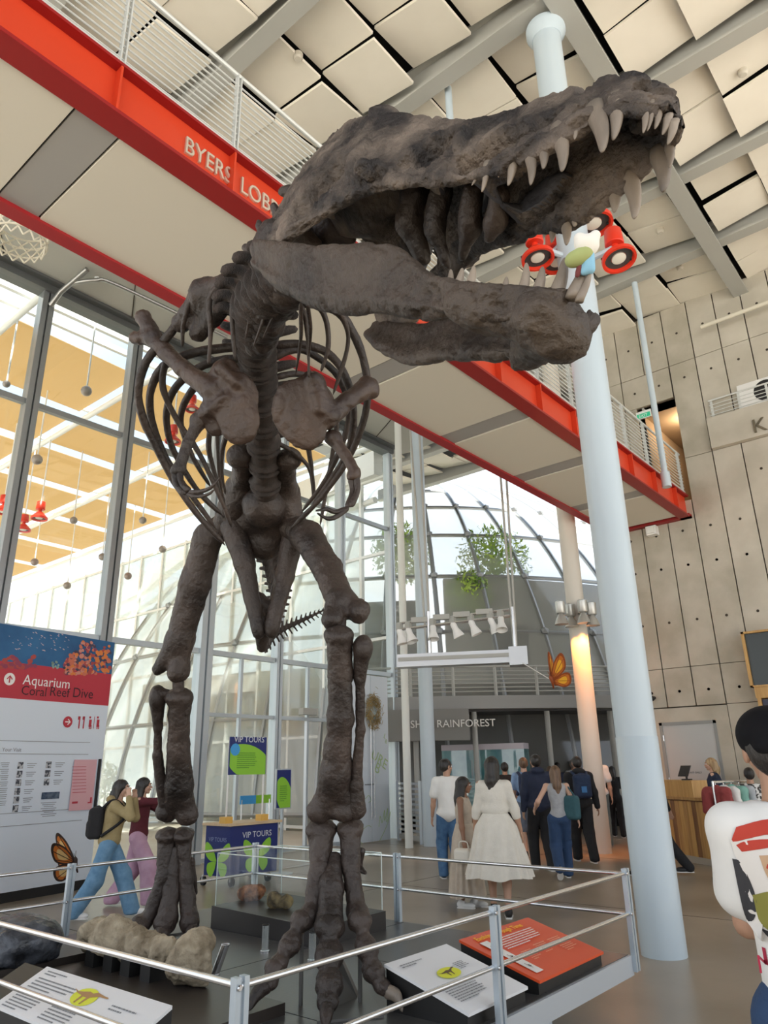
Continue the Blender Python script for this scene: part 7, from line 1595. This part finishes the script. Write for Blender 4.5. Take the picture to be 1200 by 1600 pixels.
def board_art(P, ux, n, w, h, parent, txt):
    """green oval cropped by the board, with a title"""
    pts = []
    for a in np.linspace(0, 2*math.pi, 60, endpoint=False):
        x, y = w*0.52+w*0.60*math.cos(a+0.3), h*0.33+h*0.48*math.sin(a); pts.append((min(max(x, 0.01*w), w*0.985), min(max(y, 0.0), h)))
    b = MB(); b.add([P+ux*x+_Z*y+n*0.004 for x, y in pts], [tuple(range(60))]); b.build('green_oval', VGRN, parent)
    if txt: face_text(txt, P+ux*w*0.1+_Z*h*0.86+n*0.002, ux, w*0.82, VTXT, parent, n)
    text_block(P+ux*w*0.2+_Z*h*0.58+n*0.005, ux, _Z, w*0.55, 8, h*0.055, parent, mat('ink_green', (0.10, 0.30, 0.03), 0.6), 4)
board_art(Q0+[0, 0, zb0-Q0[2]], kx, kn_, bw, zb1-zb0, kc, 'VIP TOURS')
b = MB(); c = Q0+kx*bw*0.14+[0, 0, zb0-Q0[2]+(zb1-zb0)*0.66]+kn_*0.007; b.add([c+kx*0.09*math.cos(a)+_Z*0.09*math.sin(a) for a in np.linspace(0, 6.28, 20)[:-1]], [tuple(range(19))]); b.build('blue_dot', mat('sky_blue_print', (0.05, 0.35, 0.75), 0.5), kc)
# little blue and green strip sign behind
p = on_plane(400, 1249, K0-kn_*1.6, kn_); b = MB(); t = (p-CAMPOS)@FW; st_o = thing('strip_sign', 'narrow blue and green strip sign behind the tour cart', 'sign', (p[0], p[1], 0)); w2 = px2m(30, t)
b.prism([p-kx*w2-_Z*0.07, p-_Z*0.07, p+_Z*0.07, p-kx*w2+_Z*0.07], tuple(kn_*-0.02)); b.build('blue_half', MATS['sky_blue_print'], st_o)
b = MB(); b.prism([p-_Z*0.07, p+kx*w2-_Z*0.07, p+kx*w2+_Z*0.07, p+_Z*0.07], tuple(kn_*-0.02)); b.build('green_half', VGRN, st_o)
for s2 in (-0.9, 0.9):
    b = MB(); b.tube([p+kx*w2*s2-kn_*0.01, np.array([(p+kx*w2*s2)[0], (p+kx*w2*s2)[1], 0.0])], 0.015, 8); b.build('leg', CHROME, st_o)
# floor-standing poster
p0 = onz(440, 1366, 0); fs = thing('poster_stand', 'blue and green poster on a slim grey floor stand', 'sign', tuple(p0))
z0_, z1_ = height_at(p0[0], p0[1], 1262), height_at(p0[0], p0[1], 1203); ww = px2m(29, (p0-CAMPOS)@FW)
P = p0-kx*ww/2+[0, 0, z0_]; b = MB(); b.prism([P, P+kx*ww, P+kx*ww+_Z*(z1_-z0_), P+_Z*(z1_-z0_)], tuple(-kn_*0.02)); b.build('board', VBLU, fs)
b = MB(); b.prism([P-kx*0.02-_Z*0.02-kn_*0.004, P+kx*(ww+0.02)-_Z*0.02-kn_*0.004, P+kx*(ww+0.02)+_Z*(z1_-z0_+0.02)-kn_*0.004, P-kx*0.02+_Z*(z1_-z0_+0.02)-kn_*0.004], tuple(-kn_*0.03)); b.build('frame', MULL_L, fs)
board_art(P, kx, kn_, ww, z1_-z0_, fs, None)
b = MB(); b.beam(p0-kn_*0.03, p0-kn_*0.03+[0, 0, z0_+0.1], 0.05, 0.03); b.build('post', MULL_L, fs); b = MB(); b.lathe([(0.2, 0), (0.2, 0.015)], p0-kn_*0.03, 24); b.build('foot', MULL_L, fs)
# black folding tripod leg beside the cart
p = onz(311, 1375, 0)
# ---- white door panels with drawings and a straw wreath
dp = setting('door_2', 'tall white double door panel with green line drawings')
DX0, DX1, DYY = 12.62, 14.16, 11.80
DXM = ony(581, 1250, DYY)[0]
DWH = mat('door_white', (0.66, 0.72, 0.78), 0.5)
b = MB(); b.box((DX0, DYY, 0.02), (DXM-0.01, DYY+0.06, 3.72)); b.build('door_leaf', DWH, dp); b = MB(); b.box((DXM+0.01, DYY, 0.02), (DX1, DYY+0.06, 3.72)); b.build('door_leaf', DWH, dp)
for x in (DXM-0.06, DXM+0.05): b = MB(); b.tube([(x, DYY-0.05, 0.5), (x, DYY-0.05, 2.6)], 0.012, 8); b.build('pull_bar', CHROME, dp)
LGR = mat('line_green', (0.42, 0.55, 0.28), 0.6); LGY = mat('line_grey', (0.35, 0.40, 0.42), 0.6)
def od(px, py, off=0.005): return ony(px, py, DYY-off)
for pts in ([(590, 1320), (600, 1300), (608, 1280), (610, 1268), (604, 1285), (606, 1262), (601, 1283), (601, 1265), (597, 1286), (594, 1275), (592, 1292)], [(560, 1313), (566, 1318), (568, 1326)], [(567, 1296), (575, 1290), (580, 1292)], [(571, 1248), (576, 1243), (580, 1250), (576, 1254)]):
    b = MB(); b.tube(spline([od(*p) for p in pts], 40), 0.006, 6); b.build('line_drawing', LGR, dp)
rr = np.array([math.cos(-0.5), 0, math.sin(-0.5)]); ru = np.array([-math.sin(-0.5), 0, math.cos(-0.5)])
for txt, px, py, s2 in (('URE', 579, 1183, 0.34), ('B', 584, 1204, 0.34), ('L', 599, 1152, 0.16), ('B', 601, 1160, 0.14)):
    lettering('lettering', txt, s2, od(px, py, 0.006), rr, ru, LGR, dp)
text_block(od(570, 1225, 0.006), np.array([1.0, 0, 0]), np.array([0, 0, 1.0]), 0.6, 1, 0.07, dp, INK, 2)
wp = od(583, 1112, 0.06); wt = thing('straw_wreath', 'round wreath of dry straw hanging on the white door panel', 'wreath', tuple(wp-np.array([0, 0, 0.4])))
wb_ = MB(); g = random.Random(8)
for k in range(420):
    a = g.random()*6.283; r = 0.30+0.075*g.gauss(0, 1); c = wp+np.array([r*0.62*math.cos(a), -0.02+0.04*g.gauss(0, 1), r*math.sin(a)]); d = np.array([-0.62*math.sin(a), 0.25*g.gauss(0, 1), math.cos(a)])+0.5*np.array([g.gauss(0, 1), 0, g.gauss(0, 1)])
    d /= np.linalg.norm(d); wb_.tube([c-d*0.06, c+d*0.06], 0.005, 4)
q = wb_.build('straw', mat('straw', (0.26, 0.17, 0.06), 0.8, col2=(0.48, 0.36, 0.16), scale=40), wt); q['kind'] = 'stuff'
b = MB(); b.add([wp+np.array([0.17*math.cos(a), 0.03, 0.26*math.sin(a)]) for a in np.linspace(0, 6.28, 30)[:-1]], [tuple(range(29))]); b.build('backing', mat('wreath_back', (0.45, 0.55, 0.58), 0.6), wt)

# ---- wood counter, till, clothes rack, screens
WOOD = mat('oak', (0.36, 0.19, 0.06), 0.45, col2=(0.50, 0.29, 0.10), scale=3, stretch=(6, 6, 0.6), bump=0.05); WOODD = mat('walnut', (0.17, 0.075, 0.028), 0.45, col2=(0.25, 0.12, 0.045), scale=3, stretch=(6, 6, 0.6)); WOODL = mat('oak_light', (0.48, 0.27, 0.08), 0.45, col2=(0.58, 0.35, 0.12), scale=3, stretch=(6, 6, 0.6))
ca_ = np.array([14.0, 5.24, 0]); cb_ = np.array([12.95, 3.88, 0]); cx_ = (cb_-ca_)/np.linalg.norm(cb_-ca_); cn_ = np.array([-cx_[1], cx_[0], 0]); cn_ = cn_ if cn_@(-ca_) > 0 else -cn_; CL = np.linalg.norm(cb_-ca_)
ct = thing('service_counter', 'wooden service counter of striped light and dark planks', 'counter', tuple((ca_+cb_)/2))
b = MB(); b.prism([ca_-cn_*0.02, cb_-cn_*0.02, cb_-cn_*0.6, ca_-cn_*0.6], (0, 0, 0.98)); b.build('carcass', WOODD, ct)
n_pl = 14
for k in range(n_pl):
    p = ca_+cx_*CL*k/n_pl; q = ca_+cx_*CL*(k+0.97)/n_pl; b = MB(); b.prism([p+[0, 0, 0.1], q+[0, 0, 0.1], q-cn_*0.02+[0, 0, 0.1], p-cn_*0.02+[0, 0, 0.1]], (0, 0, 0.86)); b.build('plank', (WOOD, WOODL, WOODD, WOOD, WOODL)[k % 5], ct)
b = MB(); b.prism([ca_+cn_*0.03+[0, 0, 0.98], cb_+cn_*0.03+[0, 0, 0.98], cb_-cn_*0.62+[0, 0, 0.98], ca_-cn_*0.62+[0, 0, 0.98]], (0, 0, 0.045)); b.build('worktop', WOOD, ct)
b = MB(); b.prism([ca_+cn_*0.01, cb_+cn_*0.01, cb_-cn_*0.02, ca_-cn_*0.02], (0, 0, 0.1)); b.build('plinth', mat('plinth_pale', (0.4, 0.36, 0.3), 0.6), ct)
b = MB(); e = ca_+cx_*CL*0.56; b.prism([ca_+[0, 0, 1.025], e+[0, 0, 1.025], e-cn_*0.3+[0, 0, 1.025], ca_-cn_*0.3+[0, 0, 1.025]], (0, 0, 0.27)); b.build('raised_box', WOODL, ct)
tl = thing('till_screen', 'small black till screen tilted on the wooden counter', 'screen', tuple(ca_+cx_*CL*0.36-cn_*0.15+[0, 0, 1.295]))
p = ca_+cx_*CL*0.36-cn_*0.15+np.array([0, 0, 1.295]); b = MB(); b.box(p-[0.07, 0.07, 0], p+[0.07, 0.07, 0.02]); b.tube([p, p+[0, 0, 0.1]], 0.02, 8); b.build('stand', BLACK, tl)
b = MB(); b.prism([p+cx_*-0.14+cn_*0.06+[0, 0, 0.06], p+cx_*0.14+cn_*0.06+[0, 0, 0.06], p+cx_*0.14-cn_*0.03+[0, 0, 0.24], p-cx_*0.14-cn_*0.03+[0, 0, 0.24]], tuple(cn_*0.02)); b.build('screen', BLACK, tl)
# rack of clothes
rp0 = onz(1138, 1378, 0); rk = thing('clothes_rack', 'metal clothes rack in front of the service counter', 'rack', tuple(rp0)); rdir = _R*0.85+_F*0.5; rdir /= np.linalg.norm(rdir)
r0_, r1_ = rp0, rp0+rdir*0.9
for p in (r0_, r1_):
    b = MB(); b.tube([p, p+[0, 0, 1.32]], 0.018, 10); b.build('post', CHROME, rk); b = MB(); b.beam(p-np.cross(rdir, _Z)*0.25+[0, 0, 0.02], p+np.cross(rdir, _Z)*0.25+[0, 0, 0.02], 0.04, 0.03); b.build('foot', CHROME, rk)
b = MB(); b.tube([r0_+[0, 0, 1.31], r1_+[0, 0, 1.31]], 0.018, 10); b.build('bar', CHROME, rk)
GARM = [('red-brown sweatshirt', cloth('redbrown', (0.25, 0.045, 0.045)), 0.34), ('white T-shirt', CW, 0.55), ('mint green top', cloth('mint', (0.20, 0.40, 0.34)), 0.45), ('grey striped shirt', cloth('stripe', (0.40, 0.42, 0.45)), 0.6), ('ochre jacket', cloth('ochre', (0.38, 0.22, 0.07)), 0.45)]
for k, (nm, m_, ln) in enumerate(GARM):
    c = r0_+rdir*(0.06+0.18*k); sd2 = np.cross(rdir, _Z); z1 = 1.27; o = thing('hanging_garment', nm+' hanging on the clothes rack', 'garment', tuple(c+[0, 0, z1-ln]))
    V, Q = sdf([('b', c+[0, 0, z1-ln/2], (0.045, 0.045, ln/2), 0.03), ('c', c+sd2*0.17+[0, 0, z1-0.08], c-sd2*0.17+[0, 0, z1-0.08], 0.05, 0.05), ('c', c+sd2*0.13+[0, 0, z1-0.1], c+sd2*0.15+[0, 0, z1-ln], 0.06, 0.06), ('c', c-sd2*0.13+[0, 0, z1-0.1], c-sd2*0.15+[0, 0, z1-ln], 0.06, 0.06), ('c', c+sd2*0.18+[0, 0, z1-0.1], c+sd2*0.24+[0, 0, z1-0.36], 0.05, 0.04), ('c', c-sd2*0.18+[0, 0, z1-0.1], c-sd2*0.24+[0, 0, z1-0.36], 0.05, 0.04)], 0.016, 0.06); V = rough(V, Q, 0.02, 9, 3, k); mk('cloth', V, Q, m_, o, True)
    b = MB(); b.tube(spline([c+[0, 0, z1-0.03], c+[0, 0, z1+0.03], c+rdir*0.0+sd2*0.015+[0, 0, z1+0.055]], 8), 0.005, 6); b.build('hanger_hook', CHROME, o)
# wood-framed screens on the wall
fr = thing('wall_screen', 'dark screen in an orange wooden frame high on the concrete wall', 'screen', (15.2, 3.2, 2.9))
y1s = onx(1158, 990, 15.15)[1]; zt = onx(1160, 988, 15.15)[2]; zb = onx(1168, 1072, 15.15)[2]; zc2 = onx(1172, 1092, 15.15)[2]
b = MB(); b.box((15.16, y1s-1.4, zb), (15.24, y1s-0.05, zt-0.04)); b.build('screen', mat('screen_dark', (0.035, 0.045, 0.045), 0.25), fr)
for a, c in (((15.1, y1s-0.05, zb-0.03), (15.4, y1s, zt)), ((15.1, y1s-1.4, zt-0.04), (15.4, y1s, zt)), ((15.1, y1s-1.4, zb-0.03), (15.4, y1s, zb))): b = MB(); b.box(a, c); b.build('frame_bar', WOODL, fr)
b = MB(); b.box((15.12, y1s-1.4, zc2), (15.4, y1s-0.06, zb-0.03)); b.build('ledge', WOODL, fr)
b = MB(); b.box((15.12, y1s-0.14, 1.95), (15.4, y1s-0.08, zc2)); b.build('frame_bar', WOODL, fr)
b = MB(); b.box((15.18, y1s-1.4, 1.9), (15.24, y1s-0.14, zc2-0.02)); b.build('screen', mat('screen_navy', (0.01, 0.012, 0.04), 0.25), fr)
# balcony speaker with round dark mouth
q0 = onx(1160, 640, 15.55); sp = thing('balcony_speaker', 'white box speaker with round dark front on the balcony', 'speaker', (15.6, 2.6, 8.56))
b = MB(); b.box((15.35, 2.05, 8.56), (15.395, 2.95, 9.12)); b.build('box', WHITE, sp)
b = MB(); b.lathe([(0.22, 0), (0.23, 0.006), (0.18, 0.01), (0.05, 0.006)], (15.35, 2.42, 8.84), 30, ax=(-1, 0, 0)); b.build('mouth', BLACK, sp, 40)
ex = thing('exit_sign', 'green lit exit sign in the bridge doorway', 'sign', (15.3, 4.9, 9.1))
c = onx(1006, 648, 15.3); b = MB(); b.box((15.28, c[1]-0.17, c[2]-0.09), (15.32, c[1]+0.17, c[2]+0.09)); b.build('box', WHITE, ex)
b = MB(); b.box((15.274, c[1]-0.15, c[2]-0.075), (15.28, c[1]+0.15, c[2]+0.03)); b.build('panel', mat('exit_green', (0.02, 0.30, 0.16), 0.4, emit=0.5), ex); lettering('lettering', 'EXIT', 0.1, (15.272, c[1]+0.115, c[2]-0.06), (0, -1, 0), (0, 0, 1), WHITE, ex)
b = MB(); b.box((15.28, c[1]-0.02, c[2]+0.09), (15.45, c[1]+0.02, c[2]+0.16)); b.build('bracket', STEEL_G, ex)
c = onx(1021, 831, 15.38); b = MB(); b.box((15.22, c[1]-0.11, c[2]-0.1), (15.4, c[1]+0.11, c[2]+0.1)); b.box((15.19, c[1]-0.08, c[2]-0.07), (15.22, c[1]+0.08, c[2]+0.07)); tag(b.build('wall_speaker', WHITE), 'small white box fixed to the wall under the bridge', 'speaker')
c = onx(1020, 1090, 15.3); b = MB(); b.tube([(15.4, c[1], c[2]), (15.28, c[1], c[2])], 0.03, 10); b.ico((15.25, c[1], c[2]-0.02), 0.055, 0, 2); tag(b.build('security_camera', BLACK), 'small black dome camera on the concrete wall', 'camera')
# silver roll-up fence by the slim column
p = onz(632, 1325, 0); fe = thing('metal_gate', 'low silver slatted gate between glass wall and column', 'gate', (14.1, 11.3, 0))
A_ = np.array([14.25, 11.6, 0]); B_ = np.array([13.75, 10.55, 0])
for z in np.arange(0.25, 1.25, 0.11): b = MB(); b.beam(A_+[0, 0, z], B_+[0, 0, z], 0.03, 0.05); b.build('slat', CHROME, fe)
for p in (A_, B_): b = MB(); b.beam(p, p+[0, 0, 1.3], 0.07, 0.07); b.build('post', MULL_L, fe)
b = MB(); b.beam(A_+[0, 0, 0.1], B_+[0, 0, 0.1], 0.04, 0.1); b.build('bottom_rail', STEEL_G, fe)
